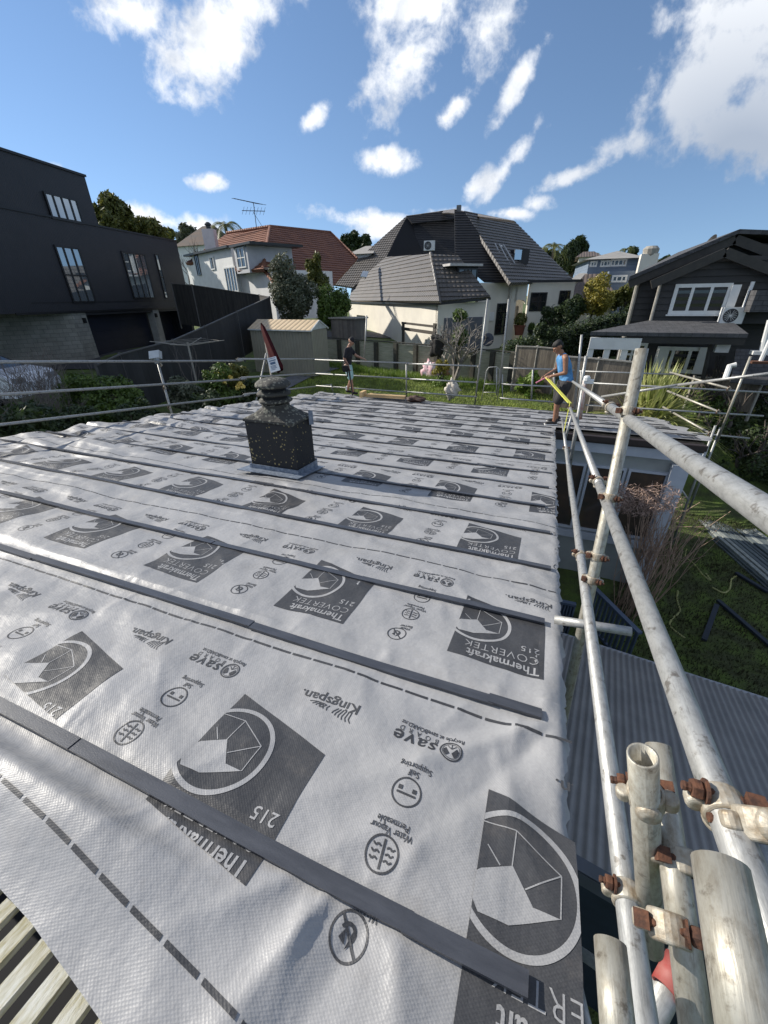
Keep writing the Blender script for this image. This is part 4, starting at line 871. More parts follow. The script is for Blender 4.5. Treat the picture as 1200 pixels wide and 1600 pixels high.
def strip_on_ground(name, pts, wd, m, lift=.02):
    P = [np.array(p[:2]) for p in pts]; L = []; R_ = []
    Q = []
    for a, b in zip(P[:-1], P[1:]): Q += [a+(b-a)*t for t in np.linspace(0, 1, 12)[:-1]]
    Q.append(P[-1]); V = []
    for i, p in enumerate(Q):
        d = _n((*(Q[min(i+1, len(Q)-1)]-Q[max(i-1, 0)]), 0))[:2]; n = np.array([-d[1], d[0]])
        for s_ in (-1, 1): q = p+n*s_*wd/2; V.append((q[0], q[1], zg(*q)+lift))
    return setp(new_obj(name, V, [(2*i, 2*i+1, 2*i+3, 2*i+2) for i in range(len(Q)-1)], m, None, True), kind='structure')
strip_on_ground('garden_path', [at_z(430, 612, 1.5), at_z(525, 578, 1.7), at_z(560, 560, 1.7)], .95, PAV, .07)
strip_on_ground('driveway', [(-30, 13, 2), (-22, 17, 2), (-17, 26, 2), (-15, 36, 2)], 5, mat('asphalt', (.05, .05, .052), .85, (.035, .035, .037), 5, .004, 60), .05)
# ================================================================== left: the dark metal clad house
DKM = mat('dark_metal_cladding', (.027, .026, .030), .5, (.022, .022, .026), 2, pattern=('ribs', .09, .006)); DTR = mat('black_aluminium', (.012, .012, .013), .4)
BLK = mat('concrete_blocks', (.30, .29, .25), .85, (.22, .21, .18), 2, pattern=('blocks', .20, .004, .40)); NAVY = mat('navy_garage_door', (.008, .011, .026), .5, (.006, .009, .02), 2, pattern=('boards', .5, .004))
G = at_z(159, 565, 2.0); d_ = ray(720, 460); LD = _n((d_[0], d_[1], 0)); f1 = Fac(G, LD); dl = ray(1500, 462)
lbh = thing('house', 'large dark metal clad house with tall windows above a concrete block garage', 'house', (G[0], G[1], 2.0))
uc, _ = f1.hit(86, 415); ue, _ = f1.hit(289, 440); zb = f1.hit(112, 487)[1]; zp = f1.hit(155, 354)[1]; zp2 = f1.hit(283, 377)[1]; u_up = f1.hit(146, 322)[0]; ztop = f1.hit(138, 290)[1]; zmid = f1.hit(60, 343)[1]
print('LB', uc, ue, zb, zp, zp2, u_up, ztop, zmid, f1.hit(0, 252))
mb = MB(); f1.rect(mb, uc-14, ue, zb, zp, -9, 0); f1.rect(mb, uc-14, u_up, zp+.001, ztop+.35, -8, -.02); mb.build('metal_cladding', DKM, lbh)
mb = MB(); f1.rect(mb, uc-14.1, u_up+.05, ztop+.352, ztop+.45, -8.1, .05); f1.rect(mb, uc-14, ue+.04, zp-.02, zp+.06, .002, .05); f1.rect(mb, uc-3, ue, zb-.06, zb+.04, .002, .05); f1.rect(mb, uc-2, ue, 4.98, 5.02, .002, .014); mb.build('flashing', DTR, lbh)
fl = Fac(f1.P(uc, 0)[:2], dl[:2]); dirn = 1 if (fl.D@f1.D) > 0 else -1
mb = MB(); q = [fl.P(-14*dirn, 0), fl.P(0, 0), fl.P(0, 0)-fl.n*0+f1.n*-.5, fl.P(-14*dirn, 0)-fl.n*3]
mb.prism([(*p[:2], zb) for p in q], (0, 0, zmid-zb)); mb.build('projecting_wing', DKM, lbh)
mb = MB(); mb.prism([(*p[:2], .8) for p in [a+(-.02)*fl.n for a in q[:2]]+[q[2]-.3*fl.n, q[3]]], (0, 0, zb-.8-.003)); ug = f1.hit(146, 525)[0]; f1.rect(mb, uc, ug, 1.0, zb-.07, -3, -.04)
mb.build('block_wall', BLK, lbh)
mb = MB(); pu0, pu1 = f1.hit(243, 500)[0]-.0, f1.hit(251, 500)[0]+.05; f1.rect(mb, pu0, pu1, 1.5, zb-.07, -.5, -.03); mb.build('concrete_pillar', mat('pale_concrete', (.33, .32, .29), .85, (.25, .24, .22), 3), lbh)
mb = MB(); f1.rect(mb, ug+.01, pu0-.01, 1.6, zb-.07, -.9, -.6); mb.build('garage_door', NAVY, lbh)
mb = MB(); f1.rect(mb, pu1+.01, ue, 1.6, zb-.07, -1.9, -1.6); mb.build('garage_door', NAVY, lbh)
mb = MB(); f1.rect(mb, ue-.3, ue, 1.6, zb-.07, -6, -.05); f1.rect(mb, uc, ue, zb-.2, zb-.071, -6, -.05); mb.build('garage_wall', DKM, lbh)
SKG = mat('sky_reflecting_glass', (.42, .46, .48), .03, (.38, .42, .45), 1, metal=.75)
window(f1, lbh, (66, 298), (131, 351), DTR, SKG, mull=3, fw=.09); window(f1, lbh, (83, 382), (150, 473), DTR, SKG, mull=2, trans=1, fw=.09); window(f1, lbh, (188, 392), (243, 467), DTR, SKG, mull=3, fw=.09)
window(f1, lbh, (241, 397), (263, 466), DTR, SKG, trans=1, fw=.05)
for (a, b) in ((131, 500), (243, 492)):
    u_, z_ = f1.hit(a, b); mb = MB(); f1.rect(mb, u_-.06, u_+.06, z_-.14, z_+.1, -.03, .1); mb.build('wall_lamp', DTR, lbh)
# ---- dark panel fence climbing away behind the garden
DF = mat('dark_steel_fence', (.035, .034, .035), .6, (.028, .028, .03), 2, pattern=('vboards', .2, .012)); DFR = mat('fence_capping', (.10, .095, .09), .6)
def px_fence(name, pts, hgt, m, mr, lab, cat='fence', postw=.07, th=.03):
    root = thing(name, lab, cat, pts[0]-np.array([0, 0, hgt]))
    for a, b in zip(pts[:-1], pts[1:]):
        mb = MB(); n = _n(np.cross(b-a, (0, 0, 1.)))*th; mb.prism([a-np.array([0, 0, hgt]), b-np.array([0, 0, hgt]), b, a], n); mb.build('fence_panel', m, root)
        mb = MB(); mb.bar(a+np.array([0, 0, .025])+n*.5, b+np.array([0, 0, .025])+n*.5, .08, .04); mb.build('capping_rail', mr, root)
    for a in pts: mb = MB(); mb.box(a-np.array([0, 0, hgt/2+.1]), (postw, postw, hgt+.35), .6); mb.build('fence_post', mr, root)
    return root
px_fence('fence', [at_d(150, 572, 12.6), at_d(187, 555, 13.4), at_d(270, 533, 15.4), at_d(320, 511, 17.2), at_d(370, 488, 19), at_d(421, 465, 21)], 1.95, DF, DFR, 'dark vertical panel fence climbing away between the garden and the drive')
px_fence('fence', [at_d(421, 465, 21.2), at_d(405, 462, 24), at_d(300, 446, 25.5), at_d(268, 444, 26.5)], 2.4, mat('dark_timber_fence', (.05, .045, .04), .8, (.02, .02, .02), 3, stretch=(6, 6, .5), pattern=('vboards', .12, .01)), DFR, 'dark timber fence with darker upright streaks below the white walled house')  # darker upright streaks are part of the board colour
# ================================================================== the red roofed house
REDT = mat('terracotta_roof_tiles', (.25, .105, .06), .8, (.17, .07, .045), 1.2, pattern=('tiles', .36, .035, .30)); REDS = REDT
WW = mat('white_painted_render', (.76, .76, .74), .7, (.66, .66, .65), 1.5); GW = mat('grey_white_wall', (.52, .53, .55), .7, (.45, .46, .48), 2)
rh = thing('house', 'white walled house under a red tile roof with dormers, behind the dark fence', 'house', at_d(350, 440, 30)*np.array([1, 1, 0])+np.array([0, 0, 3]))
def R3(t): return at_d(t[0], t[1], t[2])
def roof_slab(parent, pts, m, name='roof_slope', th=.16):
    P = [R3(t) for t in pts]; nn = np.zeros(3)
    for i in range(len(P)): nn += np.cross(P[i]-P[0], P[(i+1) % len(P)]-P[0])
    nn = _n(nn); nn = nn if nn@(CAM-P[0]) > 0 else -nn
    c = P[0]
    if len(P) > 3:
        cen_ = sum(P)/len(P); P = [CAM+_n(p-CAM)*(((cen_-CAM)@nn)/(_n(p-CAM)@nn)) for p in P]
    mb = MB(); mb.prism(P, -nn*th)
    if m in (REDT, globals().get('TIL'), globals().get('BRT')) and name != 'roof_top': courses(mb, P, nn, .37, .05)
    if m is globals().get('DBD'): courses(mb, P, nn, .22, .03)
    return mb.build(name, m, parent)
# main hips
roof_slab(rh, [(412, 421, 26.6), (422, 355, 33), (355, 365, 39), (318, 391, 36), (372, 424, 29.5)], REDT)
roof_slab(rh, [(412, 421, 27), (427, 440, 26.2), (520, 446, 31), (558, 405, 37), (516, 364, 39), (422, 355, 33)], REDT)
roof_slab(rh, [(290, 411, 35), (322, 390, 35), (322, 405, 34), (296, 412, 34)], REDT)
mb = MB(); mb.tube([R3(p)+np.array([0, 0, .06]) for p in ((411, 421, 27), (422, 355, 33))], .12, 6); mb.tube([R3(p)+np.array([0, 0, .06]) for p in ((355, 365, 36), (422, 355, 33), (516, 364, 39), (558, 405, 37))], .12, 6); mb.build('ridge_capping', REDT, rh)
A_ = R3((426, 440, 27)); B_ = R3((290, 430, 37)); frh = Fac(A_[:2], (B_-A_)[:2]); L_ = np.linalg.norm((B_-A_)[:2])
def frect(f, parent, tl, br, d0, d1, m, name):
    a, b = f.hit(*tl), f.hit(*br); mb = MB(); f.rect(mb, min(a[0], b[0]), max(a[0], b[0]), min(a[1], b[1]), max(a[1], b[1]), d0, d1); return mb.build(name, m, parent)
mb = MB(); u2 = frh.hit(376, 440)[0]; u0_ = -.1
zt1 = frh.hit(395, 424)[1]; zt2 = frh.hit(330, 395)[1]; zlo = frh.hit(400, 470)[1]-1.2
frh.rect(mb, .0, u2, zlo, zt1, -5, 0); frh.rect(mb, u2, frh.hit(312, 430)[0], zlo, zt2, -6, .35); frh.rect(mb, frh.hit(312, 430)[0], L_+.6, zlo, frh.hit(300, 411)[1], -6, -.5)
mb.build('wall', WW, rh)
mb = MB(); a, b = frh.hit(414, 421), frh.hit(372, 424); frh.rect(mb, -.2, u2, zt1-.03, zt1+.1, -.1, .3); frh.rect(mb, u2-.1, frh.hit(298, 394)[0], zt2-.02, zt2+.12, -3, .7); mb.build('gutter', DTR, rh)
# dormers
fd = Fac(frh.P(0, 0, .6)[:2], frh.D[:2]); a, b = fd.hit(366, 387), fd.hit(388, 418)
mb = MB(); fd.rect(mb, b[0]-.15, a[0]+.15, b[1]-.3, a[1], -3.5, 0); mb.build('dormer', GW, rh); mb = MB(); fd.rect(mb, b[0]-1.2, a[0]+.3, a[1]+.002, a[1]+.14, -3.8, .25); mb.build('dormer_roof', DTR, rh)
window(fd, rh, (368, 388), (386, 418), WHITE, GLASS, mull=1, trans=1, fw=.08, name='window'); f35 = Fac(frh.P(0, 0, .37)[:2], frh.D[:2])
window(f35, rh, (350, 418), (374, 456), WHITE, GLASS, mull=3, trans=0, fw=.09); window(f35, rh, (327, 402), (337, 421), WHITE, SKG, fw=.07); window(f35, rh, (303, 398), (315, 430), DTR, GLASS, mull=1, fw=.07)
mb = MB(); c = R3((329, 374, 34)); mb.box(c+np.array([0, 0, -.6]), (.95, .8, 2.6), .4); o = mb.build('chimney', mat('pink_white_render', (.70, .62, .60), .8, (.6, .54, .52), 2), rh); mb = MB(); mb.lathe(c+np.array([0, 0, .7]), [(.2, 0), (.2, .25), (.28, .27), (.28, .36), (.12, .5)], 12); mb.build('chimney_pot', DTR, o)
an = MB(); b0 = R3((401, 358, 33)); b1 = R3((396, 317, 33)); an.tube([b0, b1], .03, 5); an.tube([R3((365, 310, 33)), R3((408, 319, 33))], .025, 4); an.tube([R3((378, 329, 33)), R3((414, 330, 33))], .025, 4); an.tube([R3((396, 332, 33)), R3((411, 356, 33))], .02, 4)
for i in range(9): t = i/8; p = R3((367+40*t, 310.5+8.5*t, 33)); q = np.array([.25, .5, 0])*(.5+.4*t); an.tube([p-q, p+q], .015, 4)
for i in range(7): t = i/6; p = R3((380+33*t, 329+1*t, 33)); q = np.array([0, .2, .28]); an.tube([p-q, p+q], .015, 4)
an.build('aerial', DTR, rh)
sk = roof_slab(rh, [(463, 376, 33.9), (473, 377, 34.2), (481, 387, 33.6), (466, 388, 33.2)], SKG, 'skylight', .1)
# ================================================================== the central cream house with the dark tiled roof
CRM = mat('cream_render', (.76, .71, .61), .8, (.66, .62, .54), .8, .004, 25); TIL = mat('charcoal_roof_tiles', (.122, .108, .096), .5, (.09, .082, .074), 1.2, pattern=('tiles', .34, .04, .30)); DBD = mat('black_weatherboards', (.013, .013, .015), .65, (.020, .020, .022), 2)
C = at_y(685, 472, 28.0); chz = 1.5
cen = thing('house', 'cream rendered house under a steep dark tiled roof with a recessed balcony', 'house', (C[0], C[1], chz))
fL = Fac(C[:2], (-.68, .733)); fR = Fac(C[:2], (.733, .68)); ze = C[2]-.05
uL = fL.hit(546, 500)[0]; uR = fR.hit(764, 500)[0]
mb = MB(); fL.rect(mb, 0, uL, chz-.5, ze, -.3, 0); mb.build('wall', CRM, cen)
mb = MB(); fR.rect(mb, 0.0, uR, chz-.5, ze, -.3, -.002); mb.build('wall', CRM, cen)
E1 = C+np.array([0, -.55, .05]); 
def dz(p): return (RW.T@(p-CAM))[2]
dC = dz(E1); dE0 = dz(fL.P(uL, ze, .4)); dE2 = dz(fR.P(uR, ze, .4)); print('central depths', dC, dE0, dE2, uL, uR)
roof_slab(cen, [(687, 471, dC), (546, 470, dE0), (550, 448, dE0+.6), (603, 402, dE0-.2), (673, 397, dC+2.2)], TIL)
roof_slab(cen, [(687, 471, dC), (766, 463.5, dE2), (716, 400, dE2-.2), (673, 397, dC+2.2)], TIL)
mb = MB(); mb.tube([R3((687, 471, dC))+np.array([0, 0, .05]), R3((673, 397, dC+2.2))+np.array([0, 0, .06])], .11, 6); mb.build('hip_capping', TIL, cen)
roof_slab(cen, [(516, 444, dE0+2.5), (552, 449, dE0+1.2), (604, 402, dE0+1.0), (636, 337, dE0+3.6)], TIL)
gm = DTR
mb = MB(); mb.bar(R3((546, 473, dE0-.1)), R3((687, 474.5, dC-.1)), .12, .14); mb.bar(R3((687, 474.5, dC-.1)), R3((766, 466.5, dE2-.1)), .12, .14); mb.build('gutter', gm, cen)
# the balcony recess
dr_ = dE0+.8
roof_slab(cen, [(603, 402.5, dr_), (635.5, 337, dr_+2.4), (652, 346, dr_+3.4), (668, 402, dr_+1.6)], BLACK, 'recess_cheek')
roof_slab(cen, [(645, 348, dr_+2.6), (718, 339, dr_+2.2), (718, 403, dr_+1.5), (655, 403, dr_+1.8)], DBD, 'recess_wall')
roof_slab(cen, [(635, 337.5, dr_+2.2), (712, 327, dr_+1.6), (726, 331, dr_+1.7), (712, 342, dr_+1.4), (644, 349, dr_+2.1)], DBD, 'recess_fascia')
dW = dE2+.5
roof_slab(cen, [(710, 328, dW+1.5), (726, 331, dW+1.8), (799, 442, dW), (757, 441, dW+.4), (711, 402, dW+.6)], DBD, 'gable_wall', .03)
roof_slab(cen, [(725, 330, dW+1.6), (803, 345, dW+8), (896, 438, dW+4.5), (797, 442.5, dW-.5)], TIL)
roof_slab(cen, [(635, 337, dr_+2.5), (712, 326, dr_+1.8), (726, 330, dW+1.8), (803, 345, dW+8), (700, 332, dW+10)], TIL, 'roof_top')
roof_slab(cen, [(774, 382, dW+1.6), (786, 383.5, dW+2), (803, 412, dW+1.2), (789, 412.5, dW+.7)], SKG, 'skylight', .08)
mb = MB()
for t in (0, .5, 1): mb.bar(R3((773+13*t, 381+1.5*t, dW+1.45+.4*t)), R3((788+16*t, 413-.5*t, dW+.55+.5*t)), .1, .1)
mb.build('skylight_frame', mat('pale_metal_frame', (.35, .35, .34), .5), cen)
mb = MB(); p = R3((810, 402, dW+2.2)); mb.box(p, (.9, 1.2, .9), .8); o = mb.build('roof_vent_dormer', DBD, cen); mb = MB(); mb.box(R3((809, 398, dW+1.5)), (.6, .1, .6), .8); mb.build('pane', SKG, o)
mb = MB(); mb.box(R3((717, 326, dW+2.4)), (.3, .25, .4)); mb.build('roof_vent', mat('grey_vent', (.2, .2, .2)), cen)
roof_slab(cen, [(567, 423, dE0-.2), (576, 424, dE0-.5), (573, 433, dE0-.8), (563, 432, dE0-.5)], SKG, 'skylight', .08)
# dormer over the garage
fq = Fac(fR.P(0, 0, .1)[:2]-fR.n[:2]*1.3, fR.D[:2]); a, b = fq.hit(715, 416), fq.hit(744, 453); mb = MB(); fq.rect(mb, min(a[0], b[0]), max(a[0], b[0]), min(a[1], b[1])-.2, max(a[1], b[1]), -2.2, 0); mb.build('dormer', DBD, cen)
mb = MB(); fq.rect(mb, min(a[0], b[0])-.75, max(a[0], b[0])+.15, max(a[1], b[1])+.002, max(a[1], b[1])+.14, -2.4, .35); mb.build('dormer_roof', mat('pale_dormer_edge', (.55, .53, .50), .6), cen)
window(fq, cen, (716, 419), (744, 451), DTR, GLASS, mull=2, fw=.08)
# roof mounted heat pump
def heat_pump(parent, p, s, rz, name='heat_pump'):
    mb = MB(); mb.box(p, (s, s*.42, s*.78), rz); o = mb.build(name, WHITE, parent); c, sn = math.cos(rz), math.sin(rz); f = np.array([sn, -c, 0]); 
    if f@(CAM-p) < 0: f = -f
    side = np.array([c, sn, 0]); mb = MB(); mb.lathe(p+f*s*.215-side*s*.12, [(s*.33, 0), (s*.33, .012), (s*.29, .014), (s*.27, .004)], 24, ax=f); mb.build('fan_grille', mat('dark_grille', (.04, .04, .045), .5), o)
    mb = MB()
    for k in range(8): a = k*math.pi/8; dd = side*math.cos(a)+np.array([0, 0, 1.])*math.sin(a); mb.bar(p+f*(s*.225)-side*s*.12-dd*s*.28, p+f*(s*.225)-side*s*.12+dd*s*.28, .008, .008)
    mb.build('grille_bars', WHITE, o); return o
heat_pump(cen, R3((671, 384, dr_+.9)), 1.15, .15); 
# garage door, slim windows, arch, main right wall
GD = mat('grey_garage_door', (.13, .135, .15), .55, (.10, .105, .12), 2, pattern=('boards', .3, .01))
frect(fR, cen, (694, 497), (748, 560), .0, .05, GD, 'garage_door')
frect(fL, cen, (558, 492), (571, 511), .0, .05, GLASS, 'window')
fM = Fac(fR.P(uR, 0, -.8)[:2], (.62, .785)); uM0 = fM.hit(755, 480)[0]; W0 = at_d(797, 470, dz(fM.P(fM.hit(797, 480)[0], 5))); frt = Fac(W0[:2], (.93, .36)); u9 = frt.hit(896, 460)[0]
zM = frt.hit(797, 442)[1]
mb = MB(); fM.rect(mb, uM0-.5, fM.hit(797, 480)[0], chz-.5, zM, -.3, 0); mb.build('wall', CRM, cen)
mb = MB(); frt.rect(mb, 0, frt.hit(803, 500)[0], chz-.5, zM, -.3, 0); frt.rect(mb, frt.hit(821, 500)[0], u9, chz-.5, zM, -.3, 0)
a0_, a1_ = frt.hit(803, 475), frt.hit(821, 475); ua, ub = a0_[0], a1_[0]; zc = a0_[1]; ptsA = [(ua, zM), (ub, zM), (ub, zc)]+[((ua+ub)/2+(ub-ua)/2*math.cos(t), zc+(ub-ua)*.32*math.sin(t)) for t in np.linspace(0, math.pi, 12)[1:-1]]+[(ua, zc)]
for i in range(len(ptsA)-4):
    pass
arc = ptsA[2:]; 
for (p, q_) in zip(arc[:-1], arc[1:]): frt.slab(mb, [(p[0], p[1]), (p[0], zM), (q_[0], zM), (q_[0], q_[1])], -.3, 0)
mb.build('wall', CRM, cen)
mb = MB(); frt.rect(mb, ua-.3, ub+.3, chz-.5, zM, -1.8, -1.5); mb.build('porch_wall', CRM, cen)
mb = MB(); frt.rect(mb, ua+.3, ua+.8, chz+1.6, chz+2.8, -1.499, -1.45); mb.build('porch_window', GLASS, cen)
window(fM, cen, (777, 474), (790, 522), DTR, GLASS, mull=1, trans=3, fw=.07)
window(frt, cen, (830, 457), (851, 486), DTR, GLASS, mull=1, trans=1, fw=.08); window(frt, cen, (875, 454), (888, 475), DTR, GLASS, mull=1, fw=.07)
mb = MB(); mb.tube([frt.P(-.06, zM, .08), frt.P(-.06, chz, .08)], .07, 8); mb.build('downpipe', mat('cream_pipe', (.6, .57, .5)), cen)
mb = MB(); mb.bar(frt.P(-.5, zM+.06, .35), frt.P(u9+.3, zM+.06, .35), .14, .16); mb.build('gutter', DTR, cen)
frect(fM, cen, (761, 488), (770, 501), .0, .09, WHITE, 'meter_box')
# timber rack standing in front of the cream left wall
rk = thing('rack', 'dark timber rail rack in front of the sunlit cream wall', 'rack', fL.P(fL.hit(650, 530)[0], chz, 1.2)); fK = Fac(fL.P(0, 0, 1.2)[:2], fL.D[:2]); TB = mat('dark_brown_timber', (.06, .05, .04), .8)
for x in (630, 679): frect(fK, rk, (x-1.3, 505), (x+1.3, 540), -.04, .04, TB, 'post')
for y in (507.5, 517): frect(fK, rk, (629, y-1.6), (682, y+1.0), .045, .09, TB, 'rail')
# potted plants on the step
POT = mat('terracotta_pot', (.22, .07, .04), .7)
# ================================================================== retaining wall and fences between the gardens
RTW = mat('greenish_old_boards', (.42, .40, .30), .85, (.28, .28, .20), 3, stretch=(1, 1, 8), pattern=('boards', .2, .018)); PST = mat('dark_fence_post', (.07, .065, .05), .85, (.04, .04, .03), 5)
rw = thing('retaining_wall', 'low weathered board retaining wall with dark posts at the back of the lawn', 'wall', at_z(690, 588, 1.5))
tp = [((505, 527), (505, 560)), ((560, 531), (560, 560)), ((620, 535), (620, 572)), ((683, 540), (683, 584)), ((740, 545), (740, 592)), ((800, 550), (800, 598)), ((815, 553), (815, 600))]
bases = [at_y(a[1][0], a[1][1], 21.2-i*.42) for i, a in enumerate(tp)]; tops = [at_y(a[0][0], a[0][1], 21.2-i*.42) for i, a in enumerate(tp)]
for i in range(len(tp)-1):
    a, b, c, d = bases[i].copy(), bases[i+1].copy(), tops[i+1], tops[i]; a[2] -= .6; b[2] -= .6; mb = MB(); mb.prism([a, b, c-np.array([0, 0, .08]), d-np.array([0, 0, .08])], (.05, .12, 0)); mb.build('boards', RTW, rw)
    mb = MB(); mb.bar(d, c, .14, .05); mb.build('top_rail', PST, rw)
for i in range(len(tp)):
    for t in ((0, .5) if i < len(tp)-1 else (0,)):
        a = bases[i]+(bases[min(i+1, 6)]-bases[i])*t; c = tops[i]+(tops[min(i+1, 6)]-tops[i])*t; mb = MB(); mb.box(((a[0]+c[0])/2-.02, (a[1]+c[1])/2-.10, (a[2]+c[2])/2-.25), (.20, .14, c[2]-a[2]+.42), -.35); mb.build('post', PST, rw)
PAL = mat('grey_brown_palings', (.23, .19, .145), .85, (.12, .10, .08), 3, stretch=(8, 8, 1), pattern=('vboards', .14, .014)); PLC = mat('pale_fence_rail', (.36, .34, .30), .8, (.25, .23, .2), 6)
px_fence('fence', [at_y(808, 542, 18.0), at_y(840, 543, 17.8), at_y(872, 546, 17.6)], 1.9, PAL, PLC, 'tall grey brown paling fence panel behind the worker in blue')
px_fence('fence', [at_y(884, 558, 15.0), at_y(936, 562, 14.8), at_y(1000, 568, 14.6)], 1.6, PAL, PLC, 'lower paling fence panel in front of the white posted verandah')
px_fence('fence', [at_y(1085, 590, 17.2), at_y(1120, 592, 17.0), at_y(1190, 600, 16.4)], .9, PAL, PLC, 'low paling fence with ivy in front of the black house')
# curved concrete edge and bin by the garden shed
# ---- garden shed
SH = mat('beige_steel_shed', (.30, .275, .21), .55, (.26, .24, .185), 2, pattern=('ribs', .17, .02)); SHR = mat('tan_steel_roof', (.55, .42, .26), .5, (.50, .38, .23), 2, pattern=('ribs', .28, .04)); SHT = mat('white_shed_trim', (.6, .62, .6), .5)
s0 = at_z(402, 583, 1.85); s1 = at_z(492, 587, 1.85); s2 = at_z(515, 578, 1.85)
shed = thing('shed', 'beige ribbed steel garden shed with a tan roof on the lawn', 'shed', (s1[0], s1[1], 1.85))
s1 = at_y(492, 583, 16.6); s1[2] = 1.85; s0 = at_y(401, 583, 17.0); s0[2] = 1.85; s2 = at_y(515, 578, 18.3); s2[2] = 1.85
zt_ = at_y(492, 516, 16.6)[2]; dd = s2-s1; s3_ = s0+dd
mb = MB(); mb.prism([s0, s1, s2, s3_], (0, 0, zt_-1.85)); mb.build('walls', SH, shed)
mb = MB(); m1 = (s1+s2)/2; m0 = (s0+s3_)/2; zpk = at_y(504, 501, 17.4)[2]; ex = _n(s1-s0)*.05; ey = _n(dd)*.10
A1 = s1+ex-ey; A0 = s0-ex-ey; B1 = s2+ex+ey; B0 = s3_-ex+ey; 
for p in (A1, A0, B1, B0): p[2] = zt_-.03
M1 = m1+ex; M0 = m0-ex; M1[2] = M0[2] = zpk
mb.prism([A0, A1, M1, M0], (0, 0, .03)); mb.prism([B0, B1, M1, M0], (0, 0, .03)); mb.build('roof', SHR, shed)
mb = MB(); mb.prism([s1+ex*.9+np.array([0, 0, zt_-1.85]), s2+ex*.9+np.array([0, 0, zt_-1.85]), (M1[0], M1[1], zpk-.02)], -ex*.5); mb.bar(A1, M1, .05, .06); mb.bar(B1, M1, .05, .06); mb.bar(A0, A1, .04, .05); mb.build('white_gable_trim', SHT, shed)
mb = MB()
for t in (.15, .5, .85): c = s0+(s1-s0)*t; mb.box((c[0], c[1]+.5, 1.72), (.1, 1.2, .25))
mb.bar(s0-(0, .05, .12), s1-(0, .05, .12), .08, .12); mb.build('skids', PST, shed)
# planter boxes / rain tank next to the shed
bx = thing('cabinet', 'grey timber cabinet box standing behind the lawn beside the shed', 'cabinet', at_y(545, 528, 21.8)); mb = MB(); c = at_y(545, 515, 22.2); mb.box(c, (1.7, 1.0, 1.1), -.2); mb.build('box', mat('grey_brown_box', (.17, .15, .13), .8, (.12, .11, .1), 3, pattern=('vboards', .12, .006)), bx); mb = MB(); mb.box(c+np.array([0, 0, .6]), (1.9, 1.2, .07), -.2); mb.build('lid', PLC, bx)
o = MB().box(at_z(533, 553, 1.7)+np.array([0, 0, .25]), (1.0, .06, .7), ax=((.9, -.3, -.2), (.2, .8, -.5), (.3, .4, .8))).build('plywood_sheet', mat('orange_plywood', (.62, .40, .18), .7, (.52, .32, .14), 4)); setp(o, 'orange plywood sheet lying on the grass behind the man in black', 'plywood')
# ================================================================== right: black weatherboard house
YB = 18.8; fB = Fac((4, YB), (1, 0)); fB2 = Fac((4, YB-.7), (1, 0)); BLW = mat('black_painted_weatherboard', (.030, .028, .027), .6, (.018, .017, .017), 2.5, .002, 60); SHG = mat('asphalt_shingles', (.10, .10, .105), .85, (.06, .06, .065), 5, .004, 60, pattern=('blocks', .14, .006, .3)); BTR = mat('black_trim', (.02, .019, .018), .6)
bh = thing('house', 'black weatherboard house with white windows and stepped gables at the right', 'house', (6, YB, 1.4))
def gable(f, ap, lf, rt, zlow, m, parent, d0=-5, name='gable_wall'):
    a, l = f.hit(*ap), f.hit(*lf); r = rt; mb = MB(); f.slab(mb, [(l[0], zlow), (r, zlow), (r, l[1]), (a[0], a[1]), (l[0], l[1])], d0, 0); courses(mb, [f.P(l[0], zlow), f.P(r, zlow), f.P(r, l[1]), f.P(a[0], a[1]), f.P(l[0], l[1])], f.n, .20, .035); return mb.build(name, m, parent), a, l
_, a1, l1 = gable(fB, (1143, 379), (1001, 433), 12.5-4+4, fB.hit(1060, 512)[1], BLW, bh, -.4); _, a2, l2 = gable(fB2, (1128, 399), (1037, 433), 12.0, fB2.hit(1060, 505)[1], BLW, bh, -.35)
mb = MB(); mb.box((9.2, YB+4, 3.4), (9.0, 7.2, 5.0)); mb.build('rear_wall', BLW, bh)
mb = MB()
def barge(f, a, l, r, d=.25, w_=.26):
    n3 = f.n*(d); s1_ = f.P(l[0]-.35, l[1]-.22, d); s2_ = f.P(a[0], a[1]+.06, d); s3x = f.P(r, a[1]-(a[1]-l[1])/(a[0]-l[0])*(r-a[0]), d)
    mb.bar(s1_, s2_, .14, w_); mb.bar(s2_, s3x, .14, w_)
barge(fB, a1, l1, 14.0); barge(fB2, a2, l2, 12.5); mb.build('barge_board', mat('dark_brown_black_fascia', (.045, .04, .034), .6, (.03, .027, .024), 5), bh)
mb = MB(); mb.prism([fB.P(l1[0]-.4, l1[1]-.1, .4), fB.P(a1[0], a1[1]+.2, .4), fB.P(a1[0], a1[1]+.2, -8), fB.P(l1[0]+1.6, l1[1]-.1, -8)], (0, 0, .12)); mb.prism([fB.P(14, l1[1]-.1, .4), fB.P(a1[0], a1[1]+.2, .4), fB.P(a1[0], a1[1]+.2, -8), fB.P(14, l1[1]-.1, -8)], (0, 0, .12)); mb.build('roof', SHG, bh)
window(fB2, bh, (1056, 444), (1129, 491), WHITE, GLASS, mull=2, fw=.11, sill=True)
for (x0_, x1_) in ((1050, 1060), (1132, 1144)): pass
a, b = fB2.hit(1143, 450), fB2.hit(1131, 490); mb = MB(); fB2.rect(mb, fB2.hit(1129, 491)[0]-.02, fB2.hit(1129, 491)[0]+.22, fB2.hit(1136, 491)[1], fB2.hit(1140, 445)[1], .07, .11); mb.build('window_board', WHITE, bh)
